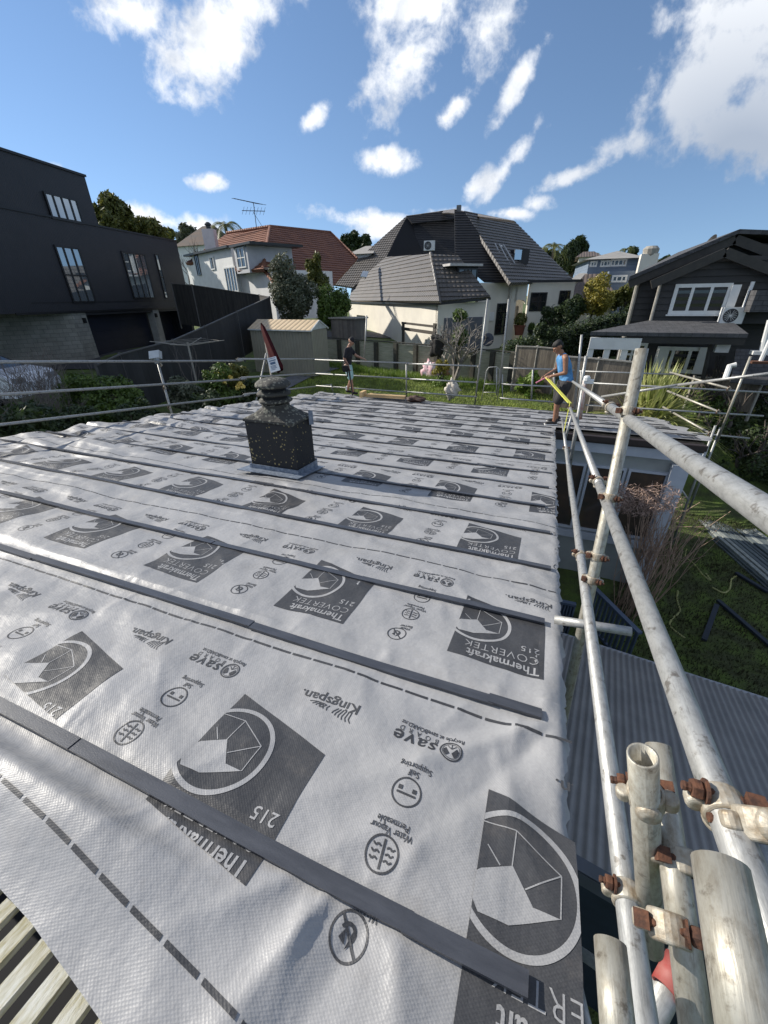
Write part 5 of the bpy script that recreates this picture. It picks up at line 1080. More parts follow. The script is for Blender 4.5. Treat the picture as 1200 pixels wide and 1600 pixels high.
mb = MB(); fB.rect(mb, fB.hit(990, 470)[0], 9, .9, fB.hit(1060, 512)[1], -1, -.1); courses(mb, [fB.P(fB.hit(990, 470)[0], .9, -.1), fB.P(9, .9, -.1), fB.P(9, fB.hit(1060, 512)[1], -.1), fB.P(fB.hit(990, 470)[0], fB.hit(1060, 512)[1], -.1)], fB.n, .20, .03); mb.build('lower_wall', BLW, bh)
mb = MB(); mb.tube([fB.P(l1[0]-.05, l1[1], .06), fB.P(l1[0]-.05, 1.6, .06)], .07, 8); mb.tube([fB2.P(l2[0]-.05, l2[1], .06), fB2.P(l2[0]-.05, fB2.hit(1060, 505)[1], .06)], .05, 8); mb.build('downpipe', PLC, bh)
# verandah roof, posts and beam
f3 = Fac((4, YB-2.6), (1, 0)); e0, e1 = f3.hit(922, 522), f3.hit(1166, 531); zz = (e0[1]+e1[1])/2; w0, w1 = fB2.hit(1019, 492), fB2.hit(1169, 507); zw = fB2.hit(1060, 506)[1]
mb = MB(); mb.prism([f3.P(e0[0], zz), f3.P(e1[0], zz), fB2.P(e1[0], zw, 0), fB2.P(w0[0], zw, 0)], (0, 0, .12)); mb.build('verandah_roof', SHG, bh)
mb = MB(); f3.rect(mb, e0[0]+.05, f3.hit(1005, 525)[0], zz-.42, zz-.06, -.2, -.04); o = mb.build('verandah_beam', WHITE, bh)
mb = MB(); f3.rect(mb, f3.hit(1005, 525)[0], e1[0], zz-.2, zz-.01, -.2, -.04); mb.build('verandah_gutter', BTR, bh)
for x in (924, 950, 978):
    u_ = f3.hit(x, 545)[0]; mb = MB(); f3.rect(mb, u_-.09, u_+.09, .8, zz-.42, -.24, -.08); mb.build('verandah_post', WHITE, bh)
fB4 = Fac((4, YB+.10), (1, 0)); window(fB4, bh, (1028, 541), (1094, 584), WHITE, GLASS, mull=2, fw=.13); window(fB4, bh, (970, 535), (1003, 572), WHITE, GLASS, mull=1, trans=1, fw=.1)
for xx_ in (1033, 1096):
    u_ = fB4.hit(xx_, 560)[0]; mb = MB(); fB4.rect(mb, u_-.17, u_+.17, fB4.hit(1090, 584)[1], fB4.hit(1090, 542)[1], .07, .12); mb.build('window_board', WHITE, bh)
q = frect(f3, bh, (1127, 536), (1143, 553), -.5, -.3, mat('pale_grey_box', (.55, .56, .57), .5), 'meter_box')
mb = MB()
for x in (1122, 1127, 1132): mb.tube([at_y(x, 556, YB-2.0), at_y(x-8, 590, YB-2.0)], .035, 6)
mb.tube([at_y(1112, 532, YB-2.2), at_y(1098, 592, YB-2.2)], .06, 6); mb.build('service_pipes', BTR, bh)
heat_pump(bh, at_y(1143, 493, YB-1.0), .62, .05); mb = MB(); mb.tube([at_y(1177, 440, YB-.95), at_y(1160, 486, YB-.95)], .055, 8); mb.build('duct', WHITE, bh)
mb = MB(); mb.box(at_y(1200, 470, YB-1.2), (1.0, .8, .6)); mb.build('bay_roof', SHG, bh); mb = MB(); mb.prism([at_y(1143, 590, 16), at_y(1150, 545, 16.8), at_y(1230, 548, 16.8), at_y(1230, 596, 16)], (0, 0, -.15)); mb.build('lower_roof', SHG, bh)
mb = MB(); mb.tube([at_y(1203, 500, 16.2), at_y(1189, 552, 16.2)], .07, 8); mb.box(at_y(1190, 551, 16.2), (.5, .3, .1)); mb.build('white_flue', WHITE, bh); mb = MB(); mb.tube([at_y(1204, 530, 15.8), at_y(1187, 568, 15.8)], .06, 8); mb.build('white_flue', WHITE, bh); mb = MB(); mb.tube([at_y(1150, 570, 15.9), at_y(1140, 572, 15.9), at_y(1133, 592, 15.7)], .08, 8); mb.build('white_downpipe', WHITE, bh)
mb = MB(); mb.box(at_y(1187, 566, 15.7), (.45, .3, .06)); mb.build('rusty_base', RUST, bh)
mb = MB(); c = at_y(1112, 384, YB+2); mb.lathe(c, [(.03, 0), (.2, .05), (.32, .12), (.33, .12), (.21, .03), (.03, -.03)], 20, ax=(-.9, -.2, .35)); mb.tube([c, c-np.array([0, 0, 1.2])], .04, 6); mb.build('satellite_dish', BTR, bh)
# ================================================================== houses farther off
BG = mat('blue_grey_boards', (.16, .20, .26), .7, (.13, .165, .22), 1, pattern=('boards', .25, .02)); GRF = mat('pale_grey_roof', (.34, .32, .29), .8, (.26, .25, .23), 2)
hb = at_y(960, 430, 46); far1 = thing('house', 'blue grey two storey house with white windows and a cream chimney on the hill', 'house', (hb[0], 46, 3)); fF = Fac((hb[0], 46), (1, .12))
u0_, zt0 = fF.hit(921, 406); u1_, _z = fF.hit(1001, 403); mb = MB(); fF.rect(mb, u0_, u1_, 3, zt0, -8, 0); fF.rect(mb, fF.hit(945, 430)[0], u1_, 3, fF.hit(960, 425)[1], 0.002, 1.6); mb.build('wall', BG, far1)
mb = MB(); pk = fF.hit(962, 388); mb.add([fF.P(u0_-.5, zt0, .6), fF.P(u1_+.4, zt0, .6), fF.P(u1_+.4, zt0, -8.5), fF.P(u0_-.5, zt0, -8.5), fF.P(pk[0]+1, pk[1]+.1, -4)], [(0, 1, 4), (1, 2, 4), (2, 3, 4), (3, 0, 4), (3, 2, 1, 0)]); mb.build('roof', GRF, far1)
for (a, b, mu) in (((923, 408), (932, 417), 1), ((939, 407), (953, 417), 2), ((955, 405), (978, 416), 3)): window(fF, far1, a, b, WHITE, GLASS, mull=mu, fw=.13)
fF2 = Fac(fF.P(0, 0, 1.6)[:2], fF.D[:2]); window(fF2, far1, (957, 430), (978, 441), WHITE, GLASS, mull=2, fw=.14)
mb = MB(); a = at_y(1015, 397, 44); mb.box(a+np.array([0.0, 0, -3.0]), (1.25, 1.0, 6.0)); o = mb.build('chimney', CRM, far1); mb = MB(); mb.lathe(at_y(1016, 396, 44), [(.4, -.4), (.55, -.1), (.6, .3), (.4, .5)], 12); mb.build('chimney_pot', PLC, o)
def simple_house(lab, px0, px1, pyt, pye, pyb, y, wm, rm, depth=8, hip=.25, name='house', z0=2.5):
    A = at_y(px0, pye, y); B = at_y(px1, pye, y); f = Fac(A[:2], (B-A)[:2]); L = np.linalg.norm((B-A)[:2]); ze_ = A[2]; zr_ = at_y((px0+px1)/2, pyt, y+depth/2)[2]; root = thing(name, lab, 'house', (A[0], A[1], z0))
    mb = MB(); f.rect(mb, 0, L, z0, ze_, -depth, 0); mb.build('wall', wm, root); mb = MB()
    mb.add([f.P(-.4, ze_, .4), f.P(L+.4, ze_, .4), f.P(L+.4, ze_, -depth-.4), f.P(-.4, ze_, -depth-.4), f.P(L*hip, zr_, -depth/2), f.P(L*(1-hip), zr_, -depth/2)], [(0, 1, 5, 4), (1, 2, 5), (2, 3, 4, 5), (3, 0, 4), (3, 2, 1, 0)]); mb.build('roof', rm, root); return f, root
BRT = mat('brown_roof_tiles', (.12, .09, .075), .8, (.08, .06, .05), 2, pattern=('tiles', .36, .04, .3))
f_, r_ = simple_house('low house with a brown tiled roof between the golden bush and the hedge', 888, 958, 428, 470, 480, 36, CRM, BRT, 7, .3)
f_, r_ = simple_house('small pale roofed house with a skylight below the blue grey house', 895, 925, 427, 440, 450, 41, WW, GRF, 6, .3); window(f_, r_, (903, 442), (910, 449), WHITE, GLASS, fw=.1)
f_, r_ = simple_house('house with a dark brown roof behind the white chimney at the far left', 277, 322, 355, 386, 400, 52, WW, mat('dark_brown_roof', (.06, .05, .045), .85, (.1, .06, .04), 1.5), 8, .3)
f_, r_ = simple_house('small grey roofed house showing between the red and the dark tiled roofs', 548, 580, 385, 398, 410, 48, GW, GRF, 6, .2)
f_, r_ = simple_house('brown roofed house behind the bare tree on the distant hill', 905, 935, 393, 402, 415, 62, CRM, BRT, 8, .2)
# ================================================================== plants
def leafmat(name, c1, c2, rough=.55):
    m = bpy.data.materials.new(name); m.use_nodes = True; nt = m.node_tree; N = nt.nodes; L = nt.links; b = N['Principled BSDF']; b.inputs['Roughness'].default_value = rough
    g = N.new('ShaderNodeNewGeometry'); n = N.new('ShaderNodeTexNoise'); n.inputs['Scale'].default_value = 2.5; n.inputs['Detail'].default_value = 3; L.new(g.outputs['Position'], n.inputs[0])
    r = N.new('ShaderNodeMath'); r.operation = 'MULTIPLY_ADD'; L.new(g.outputs['Random Per Island'], r.inputs[0]); r.inputs[1].default_value = .6; L.new(n.outputs['Fac'], r.inputs[2])
    mr = N.new('ShaderNodeMapRange'); L.new(r.outputs[0], mr.inputs[0]); mr.inputs[1].default_value = .45; mr.inputs[2].default_value = 1.1
    mx = N.new('ShaderNodeMix'); mx.data_type = 'RGBA'; L.new(mr.outputs[0], mx.inputs[0]); mx.inputs[6].default_value = (*c1, 1); mx.inputs[7].default_value = (*c2, 1); L.new(mx.outputs[2], b.inputs['Base Color'])
    tr = N.new('ShaderNodeBsdfTranslucent'); L.new(mx.outputs[2], tr.inputs[0]); ms = N.new('ShaderNodeMixShader'); ms.inputs[0].default_value = .25
    L.new(b.outputs[0], ms.inputs[1]); L.new(tr.outputs[0], ms.inputs[2]); L.new(ms.outputs[0], N['Material Output'].inputs[0]); MATS[name] = m; return m
def leaves(name, m, clumps, n, size, seed, parent, aspect=.45, up=0.0):
    """n leaf quads spread over the shells of several clumps (cx,cy,cz,rx,ry,rz)"""
    r = np.random.RandomState(seed); Cl = np.array(clumps, float); vol = Cl[:, 3]*Cl[:, 4]*Cl[:, 5]; vol = vol**.67; ci = r.choice(len(Cl), n, p=vol/vol.sum())
    d = r.randn(n, 3); d /= np.linalg.norm(d, axis=1)[:, None]; rad = (.55+.5*r.rand(n)**.6)*(1+.12*np.sin(d[:, 0]*7+ci)*np.cos(d[:, 1]*6))
    c = Cl[ci, :3]+d*Cl[ci, 3:6]*rad[:, None]
    nn = d*.7+r.randn(n, 3)*.6+np.array([0, 0, .35]); nn /= np.linalg.norm(nn, axis=1)[:, None]
    a = r.randn(n, 3)+np.array([0, 0, up*3]); a -= nn*(a*nn).sum(1)[:, None]; a /= np.linalg.norm(a, axis=1)[:, None]; b = np.cross(nn, a)
    s_ = size*(.6+.8*r.rand(n))[:, None]; V = np.stack([c-a*s_, c+b*s_*aspect, c+a*s_, c-b*s_*aspect], 1).reshape(-1, 3)
    return new_obj(name, V, np.arange(n*4).reshape(-1, 4), m, parent)
def subclumps(c, R, k, seed, fr=.5):
    r = np.random.RandomState(seed); out = [(*c, R[0]*.5, R[1]*.5, R[2]*.5)]; k = int(k*1.7); fr = fr*.72
    for i in range(k):
        d = r.randn(3); d /= np.linalg.norm(d); q = fr*(.5+.9*r.rand()); e = .55+.42*r.rand(); out.append((c[0]+d[0]*R[0]*e, c[1]+d[1]*R[1]*e, c[2]+d[2]*R[2]*e, R[0]*q, R[1]*q, R[2]*q))
    return out
def branch(mb, p, d, L, r, depth, rg, spread=.55, k=3, up=.15, n=4):
    pts = [np.array(p, float)]; dd = _n(d)
    for i in range(3): dd = _n(dd+np.array([rg.gauss(0, .13), rg.gauss(0, .13), rg.gauss(0, .1)+up*.3])); pts.append(pts[-1]+dd*L/3)
    mb.tube(pts, [r, r*.85, r*.72, r*.6], n, caps=False)
    if depth > 0:
        for i in range(k):
            nd = _n(dd+np.array([rg.gauss(0, spread), rg.gauss(0, spread), rg.gauss(0, spread*.6)+up])); q = pts[-1] if i else pts[2]; branch(mb, q, nd, L*rg.uniform(.62, .85), r*.6, depth-1, rg, spread, k, up, n)
BARK = mat('bark', (.10, .085, .07), .9, (.05, .04, .035), 6, .01, 20); PBARK = mat('pale_bark', (.30, .27, .24), .85, (.18, .16, .14), 8)
LM = {'dark': leafmat('dark_leaves', (.020, .036, .012), (.055, .085, .022)), 'mid': leafmat('mid_green_leaves', (.045, .085, .014), (.12, .18, .03)), 'olive': leafmat('olive_leaves', (.07, .085, .02), (.17, .17, .035)),
      'grey': leafmat('grey_green_leaves', (.065, .085, .045), (.17, .18, .12)), 'gold': leafmat('golden_leaves', (.18, .17, .025), (.36, .30, .05)), 'bright': leafmat('bright_green_leaves', (.09, .17, .02), (.22, .30, .06)), 'flax': leafmat('flax_leaves', (.24, .30, .07), (.55, .54, .24), .35), 'twig': mat('twigs', (.20, .14, .10), .85, (.12, .08, .06), 10)}
def tree(name, lab, cat, px, py, d, rpx, m, seed, n=5000, size=None, k=9, ry=None, trunk=True, group=None, rz=1.0, base=None):
    """tree or bush with the middle of its crown at a pixel and distance, radius in photo pixels"""
    c = at_d(px, py, d); R = rpx*d/F; g = zg(c[0], c[1]) if base is None else base; root = thing(name, lab, cat, (c[0], c[1], g), group)
    leaves('crown', LM[m], subclumps(c, (R, R*(ry or 1), R*rz), k, seed), n, size or R*.07, seed+1, root)
    if trunk:
        mb = MB(); rg = random.Random(seed); L = max(.4, c[2]-R*rz*.4-g); mb.tube([(c[0], c[1], g-.1), (c[0]+rg.gauss(0, .06), c[1], g+L*.5), (c[0], c[1], g+L)], [max(.04, R*.09), R*.075, R*.06], 7)
        for i in range(5): branch(mb, (c[0], c[1], g+L*.8), (rg.gauss(0, .7), rg.gauss(0, .7), 1), R*.7, R*.045, 1, rg)
        mb.build('trunk', BARK, root, True)
    return root
tree('tree', 'dark leafy tree with ragged crown rising behind the dark metal house', 'tree', 172, 345, 34, 30, 'olive', 11, 8000, .18, 14)
tree('tree', 'lower dark tree next to the sky at the end of the metal house roof', 'tree', 222, 366, 36, 30, 'olive', 12, 6000, .18, 12, rz=.75)
tree('tree', 'round grey green tree between the red roofed house and the shed', 'tree', 455, 458, 22, 33, 'grey', 13, 15000, .075, 16, rz=1.15)
tree('tree', 'green tree with glossy leaves beside the dark tiled roof', 'tree', 520, 478, 23, 30, 'mid', 14, 9000, .085, 14)
tree('tree', 'slim upright green tree in front of the red roof', 'tree', 495, 430, 23, 17, 'olive', 15, 4500, .085, 10, rz=1.4)
tree('tree', 'dark evergreen far behind between the red and the tiled roofs', 'tree', 553, 382, 60, 18, 'dark', 16, 3000, .35, 7)
tree('bush', 'golden yellow bush glowing behind the dark hedge', 'bush', 931, 466, 27, 25, 'gold', 17, 7000, .085, 10)
tree('tree', 'mid green bushy tree right of the golden bush', 'tree', 974, 466, 28, 19, 'olive', 18, 5000, .11, 9)
tree('bush', 'dark rounded shrub by the cream house wall at the hedge end', 'bush', 868, 500, 26, 22, 'dark', 19, 5000, .09, 8)
tree('bush', 'dark shrub below the cream house windows', 'bush', 895, 478, 27, 17, 'dark', 20, 4000, .09, 7)
# the dark clipped hedge running back to the right
hd = thing('hedge', 'tall dark clipped hedge running back between the gardens', 'hedge', at_z(860, 560, 1.5)); cl = []
for i in range(16): t = i/15; top = at_d(803+180*t, 531-50*t, 18.5+4.5*t); cl.append((top[0], top[1], (top[2]+1.5)/2, .62, .5, (top[2]-1.5)/2*1.0))
leaves('foliage', LM['dark'], cl, 26000, .07, 21, hd)
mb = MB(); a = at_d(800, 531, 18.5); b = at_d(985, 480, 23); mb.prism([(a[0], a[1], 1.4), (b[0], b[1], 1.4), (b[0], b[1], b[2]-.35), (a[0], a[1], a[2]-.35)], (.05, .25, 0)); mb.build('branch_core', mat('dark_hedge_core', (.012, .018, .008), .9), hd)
tree('bush', 'dark round shrub in the corner behind the tall paling fence', 'bush', 850, 530, 18.6, 20, 'dark', 22, 4000, .07, 7)
# cypress: a bundle of upright spires
cy = thing('tree', 'dark spiky cypress against the sky beside the dark tiled roof', 'tree', at_y(895, 420, 60)*np.array([1, 1, 0])+np.array([0, 0, 3])); cl = []; rg = random.Random(5)
for (px, py, h_) in ((878, 398, 18), (886, 385, 24), (893, 378, 28), (900, 374, 30), (906, 371, 24), (911, 378, 20), (896, 392, 34), (884, 400, 26)):
    p = at_d(px, py+h_*.5, 56); cl.append((*p, .75, .7, h_*.5*56/F))
leaves('crown', LM['dark'], cl, 7000, .30, 23, cy, .25, up=1.0); mb = MB(); p = at_d(896, 410, 56); mb.tube([(p[0], p[1], 2.5), (p[0], p[1], p[2])], .3, 7); mb.build('trunk', BARK, cy)
def palm(px, py, d, R, lab, seed, fronds=16, base=None):
    c = at_d(px, py, d); g = zg(c[0], c[1]) if base is None else base; root = thing('palm_tree', lab, 'palm tree', (c[0], c[1], g), None); rg = random.Random(seed)
    V = []; Fc = []
    for i in range(fronds):
        a = i*2.4+rg.random(); el = rg.uniform(.1, 1.1); h = np.array([math.cos(a), math.sin(a), 0]); pts = []; 
        for t in np.linspace(0, 1, 8): pts.append(c+h*R*t*math.cos(el*.6)+np.array([0, 0, R*(math.sin(el)*t-1.0*t*t)]))
        sd = np.cross(h, (0, 0, 1.))
        for j in range(1, 8):
            for s_ in (-1, 1):
                for q in (0, .5):
                    p = pts[j-1]+(pts[j]-pts[j-1])*q; tip = p+sd*s_*R*.26*(1-.5*j/8)+(pts[j]-pts[j-1])*1.0+np.array([0, 0, -R*.12]); w_ = (pts[j]-pts[j-1])*.22; b = len(V); V += [p-w_*.3, p+w_, tip]; Fc.append((b, b+1, b+2))
    new_obj('fronds', V, Fc, LM['olive'], root); mb = MB(); mb.tube([(c[0], c[1], g), (c[0], c[1], c[2]+.1)], [R*.09, R*.07], 8); mb.build('trunk', BARK, root); return root
palm(866, 384, 52, 1.9, 'palm tree against the sky right of the dark tiled roof', 31, 20); palm(352, 352, 44, 2.2, 'palm tree with drooping fronds behind the white chimney', 32, 18); palm(977, 390, 58, 1.6, 'distant palm behind the blue grey house roof', 33, 14)
def bare(px0, py0, d, lab, L, r, depth, seed, m, spread=.5, k=3, up=.2, nstem=1, base=None, name='tree', cat='bare tree', fan_=0.4):
    p = at_d(px0, py0, d); g = zg(p[0], p[1]) if base is None else base; root = thing(name, lab, cat, (p[0], p[1], g)); rg = random.Random(seed); mb = MB()
    for i in range(nstem): branch(mb, (p[0]+rg.gauss(0, .08)*(nstem > 1), p[1]+rg.gauss(0, .08)*(nstem > 1), g-.05), (rg.gauss(0, fan_)*(nstem > 1), rg.gauss(0, fan_)*(nstem > 1), 1), L, r, depth, rg, spread, k, up)
    mb.build('branches', m, root); return root
t_ = bare(712, 590, 18.0, 'leafless frangipani like tree with a few leaf tufts on the lawn', 1.0, .09, 4, 41, PBARK, .62, 3, .10, 3, base=1.5, fan_=.35)
c1 = at_d(719, 526, 17.8); c2 = at_d(718, 493, 17.8); leaves('leaf_tuft', LM['mid'], [(*c1, .34, .3, .42), (c1[0]-.2, c1[1], c1[2]-.3, .2, .2, .2)], 700, .085, 42, t_); leaves('leaf_tuft', LM['mid'], [(*c2, .30, .26, .25)], 350, .085, 43, t_)
bare(305, 400, 40, 'bare winter tree beside the white chimney', 2.2, .12, 4, 44, BARK, .5, 3, .3, 3); bare(940, 400, 66, 'bare rounded tree on the skyline above the blue grey house', 2.6, .16, 4, 45, BARK, .55, 3, .3, 3)
bare(25, 660, 10.5, 'bare twiggy shrub in front of the white car', 1.0, .028, 4, 46, mat('grey_twigs', (.20, .17, .15), .8, (.12, .10, .09), 10), .55, 3, .25, 9, name='shrub', cat='shrub', fan_=.9)
bare(98, 640, 11.2, 'bare upright shrub left of the green bush by the left rails', .9, .022, 3, 47, MATS['grey_twigs'], .4, 3, .4, 5, name='shrub', cat='shrub', fan_=.6)
bare(300, 540, 14.8, 'small bare sapling standing before the dark fence', .9, .02, 3, 48, MATS['grey_twigs'], .3, 2, .5, 2, name='shrub', cat='shrub')
# hydrangea like dry shrub below the wing windows
hy = thing('shrub', 'dry brown leafless hydrangea below the wing windows', 'shrub', (2.3, 8.3, -1.2)); mb = MB(); rg = random.Random(9)
for i in range(60):
    a = rg.random()*6.28; sp = rg.uniform(.05, .42); p = np.array([2.45+rg.gauss(0, .18), 8.2+rg.gauss(0, .22), -1.2]); dd = _n((math.cos(a)*sp, math.sin(a)*sp, 1.5)); L_ = rg.uniform(1.7, 2.8)
    mid = p+dd*L_*.55+np.array([rg.gauss(0, .06), rg.gauss(0, .06), 0]); e_ = p+dd*L_; mb.tube([p, mid, e_], [.010, .008, .005], 3, caps=False)
    for q in range(3): mb.tube([mid+(e_-mid)*rg.random(), e_+np.array([rg.gauss(0, .16), rg.gauss(0, .16), rg.uniform(0, .18)])], [.006, .004], 3, caps=False)
hq = at_y(1000, 775, 8.1); leaves('dry_heads', mat('dry_flower_heads', (.38, .27, .22), .85, (.22, .15, .12), 14), [(hq[0], hq[1], hq[2]-.1, .42, .35, .28), (hq[0]+.35, hq[1]+.1, hq[2]-.05, .35, .3, .3), (hq[0]-.35, hq[1], hq[2]-.1, .3, .3, .3)], 1900, .05, 77, hy, .14)
mb.build('stems', mat('dry_brown_stems', (.42, .30, .22), .8, (.24, .16, .12), 12), hy)
# shrubs along the left rails
SHR_ = [(150, 620, 11.4, 42, 'mid', 'bright bush behind the left rails nearest to the bare shrub'), (195, 632, 10.6, 40, 'mid', 'green bush below the lamp box post'), (110, 668, 9.0, 46, 'dark', 'dark bush low beside the left roof edge'), (30, 690, 7.6, 60, 'dark', 'darkest bush in the left corner under the rails'), (215, 655, 9.6, 40, 'dark', 'dark bush between the lamp box post and the roof'),
        (370, 592, 12.5, 24, 'olive', 'tall yellowish shrub left of the chimney cowl'), (345, 612, 12.2, 36, 'mid', 'shrub with yellow flowers left of the chimney'), (300, 628, 11.6, 32, 'grey', 'grey green shrub between the two left posts'), (385, 622, 12.4, 24, 'dark', 'dark shrub right behind the chimney cowl'), (330, 640, 11.0, 28, 'dark', 'low dark shrub by the left roof edge near the leaning post')]
for i, (px, py, d, r_, m_, lab) in enumerate(SHR_): tree('bush', lab, 'bush', px, py, d, r_, m_, 60+i, 4500, .055, 8, trunk=True, group='bushes along the left rails')
YF = mat('yellow_petals', (.75, .55, .08), .6, (.8, .65, .25), 20); fl_ = thing('flower_cluster', 'yellow flowers on the shrub left of the chimney', 'flowers', at_d(350, 592, 12)); cl = []
for (px, py) in ((330, 588), (336, 592), (347, 583), (345, 580), (360, 590), (375, 600), (372, 605), (378, 603), (331, 584), (350, 596)): p = at_d(px, py, 11.9); cl.append((*p, .07, .07, .06))
leaves('petals', YF, cl, 420, .035, 80, fl_, .8)
# flax
fx = thing('flax_bush', 'big green and yellow strap leaved flax bush in front of the black house', 'flax bush', at_d(1010, 640, 13)*np.array([1, 1, 0])+np.array([0, 0, 1.0])); r = np.random.RandomState(4); V = []; Fc = []
c = at_d(1016, 640, 12.6)
for i in range(1000):
    a = r.rand()*6.28; el = .25+r.rand()*1.2; L_ = (1.4+r.rand()*1.1); h = np.array([math.cos(a), math.sin(a), 0]); sd = np.cross(h, (0, 0, 1.)); w_ = .028+.014*r.rand(); o_ = c+np.array([r.randn()*.22, r.randn()*.22, -.6]); b = len(V)
    for t in np.linspace(0, 1, 6):
        p = o_+h*L_*math.cos(el)*t+np.array([0, 0, L_*(math.sin(el)*t-.45*t*t*math.cos(el)*1.3)]); ww = w_*(1-t**2.5)+.001; V += [p-sd*ww, p+sd*ww]
    Fc += [(b+2*k_, b+2*k_+1, b+2*k_+3, b+2*k_+2) for k_ in range(5)]
new_obj('leaves', V, Fc, LM['flax'], fx)
# planting on the slope at the right
SL = [(1135, 640, 14.5, 46, 'olive', 'sunlit mixed green shrub under the rails right of the flax'), (1090, 660, 14.0, 40, 'mid', 'leafy shrub behind the outrigger tubes'), (1165, 650, 13.8, 34, 'dark', 'dark shrub right of the leaning scaffold standard'), (1120, 705, 13.6, 46, 'dark', 'dark shrub on the bank under the lowest outrigger'), (1175, 730, 12.8, 50, 'dark', 'dark shrub on the bank at the right edge'),
      (1075, 700, 14.2, 36, 'dark', 'dark shrub just beyond the wing roof corner'), (1135, 770, 13.4, 34, 'dark', 'dark shrub above the timber stack'), (1195, 610, 14.8, 30, 'mid', 'green shrub by the lower roof at the right edge'), (1190, 690, 13.6, 40, 'dark', 'ivy like dark shrub at the frame edge beside the bank'), (1150, 690, 14.2, 40, 'dark', 'dark leafy mass between the outriggers and the frame edge'), (1100, 625, 15.0, 34, 'olive', 'olive shrub right of the flax under the black house'), (1090, 735, 13.8, 30, 'dark', 'dark shrub at the top corner of the timber stack')]
for i, (px, py, d, r_, m_, lab) in enumerate(SL): tree('bush', lab, 'bush', px, py, d, r_, m_, 90+i, 5200, .065, 9, trunk=True, group='shrubs on the right bank')
tree('bush', 'large leaved bright shrub growing in front of the tall fence panel', 'bush', 828, 600, 15.8, 18, 'bright', 110, 900, .12, 6)
tree('bush', 'weedy green clump at the foot of the retaining wall', 'bush', 690, 600, 17.5, 14, 'bright', 111, 900, .05, 5); tree('bush', 'flowering ginger coloured bush beside the bare tree', 'bush', 688, 575, 17.2, 13, 'gold', 112, 600, .06, 5)
tufts('weeds', LM['bright'], [(-11, 19.6), (-8, 20.2), (-4, 19.4), (-1.5, 18.6), (-1.8, 17.6), (-5, 18.4), (-9, 19.2), (-11, 18.8)], 9000, .22, 7, .02)
for (px, py, lab, m_) in ((807, 505, 'leafy plant in a large terracotta pot on the porch of the cream house', 'olive'), (825, 505, 'small spiky plant in a dark pot beside the porch', 'mid')):
    p = frt.P(frt.hit(px, py)[0], 0, .9); g_ = frt.hit(px, 522)[1]; rt = thing('potted_plant', lab, 'plant', (p[0], p[1], g_)); s_ = .38 if px == 807 else .2; mb = MB(); mb.lathe((p[0], p[1], g_), [(s_*.7, 0), (s_, s_*1.5), (s_*1.08, s_*1.5), (s_*1.08, s_*1.7), (s_*.9, s_*1.7)], 16); mb.build('pot', POT if px == 807 else DTR, rt); leaves('foliage', LM[m_], [(p[0], p[1], g_+s_*2.6, s_*1.1, s_*1.1, s_*1.2)], 500, .12, 120+px, rt, .3, up=.8)
# far tree belt on the skyline
for i, (px, py, d, r_, m_) in enumerate(((262, 372, 70, 14, 'olive'), (290, 372, 75, 16, 'grey'), (538, 392, 80, 14, 'dark'), (572, 384, 85, 14, 'dark'), (921, 408, 75, 12, 'dark'), (985, 408, 80, 14, 'dark'), (1040, 412, 85, 14, 'dark'), (855, 410, 80, 16, 'dark'))):
    tree('tree', 'distant tree on the skyline, %s from the left of the far row' % ordn[i].replace('nearest', 'first'), 'tree', px, py, d, r_, m_, 130+i, 1800, .4, 7, group='distant trees on the skyline')
# ================================================================== people
SKIN = mat('tanned_skin', (.30, .145, .085), .5, (.25, .12, .07), 12); SKIN2 = mat('light_skin', (.40, .22, .15), .5, (.34, .18, .12), 12); HAIR = mat('dark_hair', (.012, .010, .009), .7)
def capsules(mb, segs, n=12):
    for (p0, r0, p1, r1) in segs:
        p0 = np.array(p0, float); p1 = np.array(p1, float); d = p1-p0; L = np.linalg.norm(d); d = d/L; pts = []; rr = []
        for t in (-1, -.86, -.5): pts.append(p0+d*r0*t); rr.append(r0*math.sqrt(max(0.0004, 1-t*t)))
        pts += [p0, p1]; rr += [r0, r1]
        for t in (.5, .86, 1): pts.append(p1+d*r1*t); rr.append(r1*math.sqrt(max(.0004, 1-t*t)))
        mb.tube(pts, rr, n)
def person_part(name, segs, m, parent, fr, vox=.008, extra=None, smooth=6):
    """one continuous skin grown round a chain of tapered bones"""
    o_, ax, ay = fr; mb = MB(); T = lambda p: o_+ax*p[0]+ay*p[1]+np.array([0, 0, p[2]])
    capsules(mb, [(T(a), ra, T(b), rb) for a, ra, b, rb in segs])
    if extra: extra(mb, T)
    ob = mb.build(name, m, parent, True); md = ob.modifiers.new('r', 'REMESH'); md.mode = 'VOXEL'; md.voxel_size = vox; md.use_smooth_shade = True; s_ = ob.modifiers.new('s', 'SMOOTH'); s_.iterations = smooth; s_.factor = .5; return ob
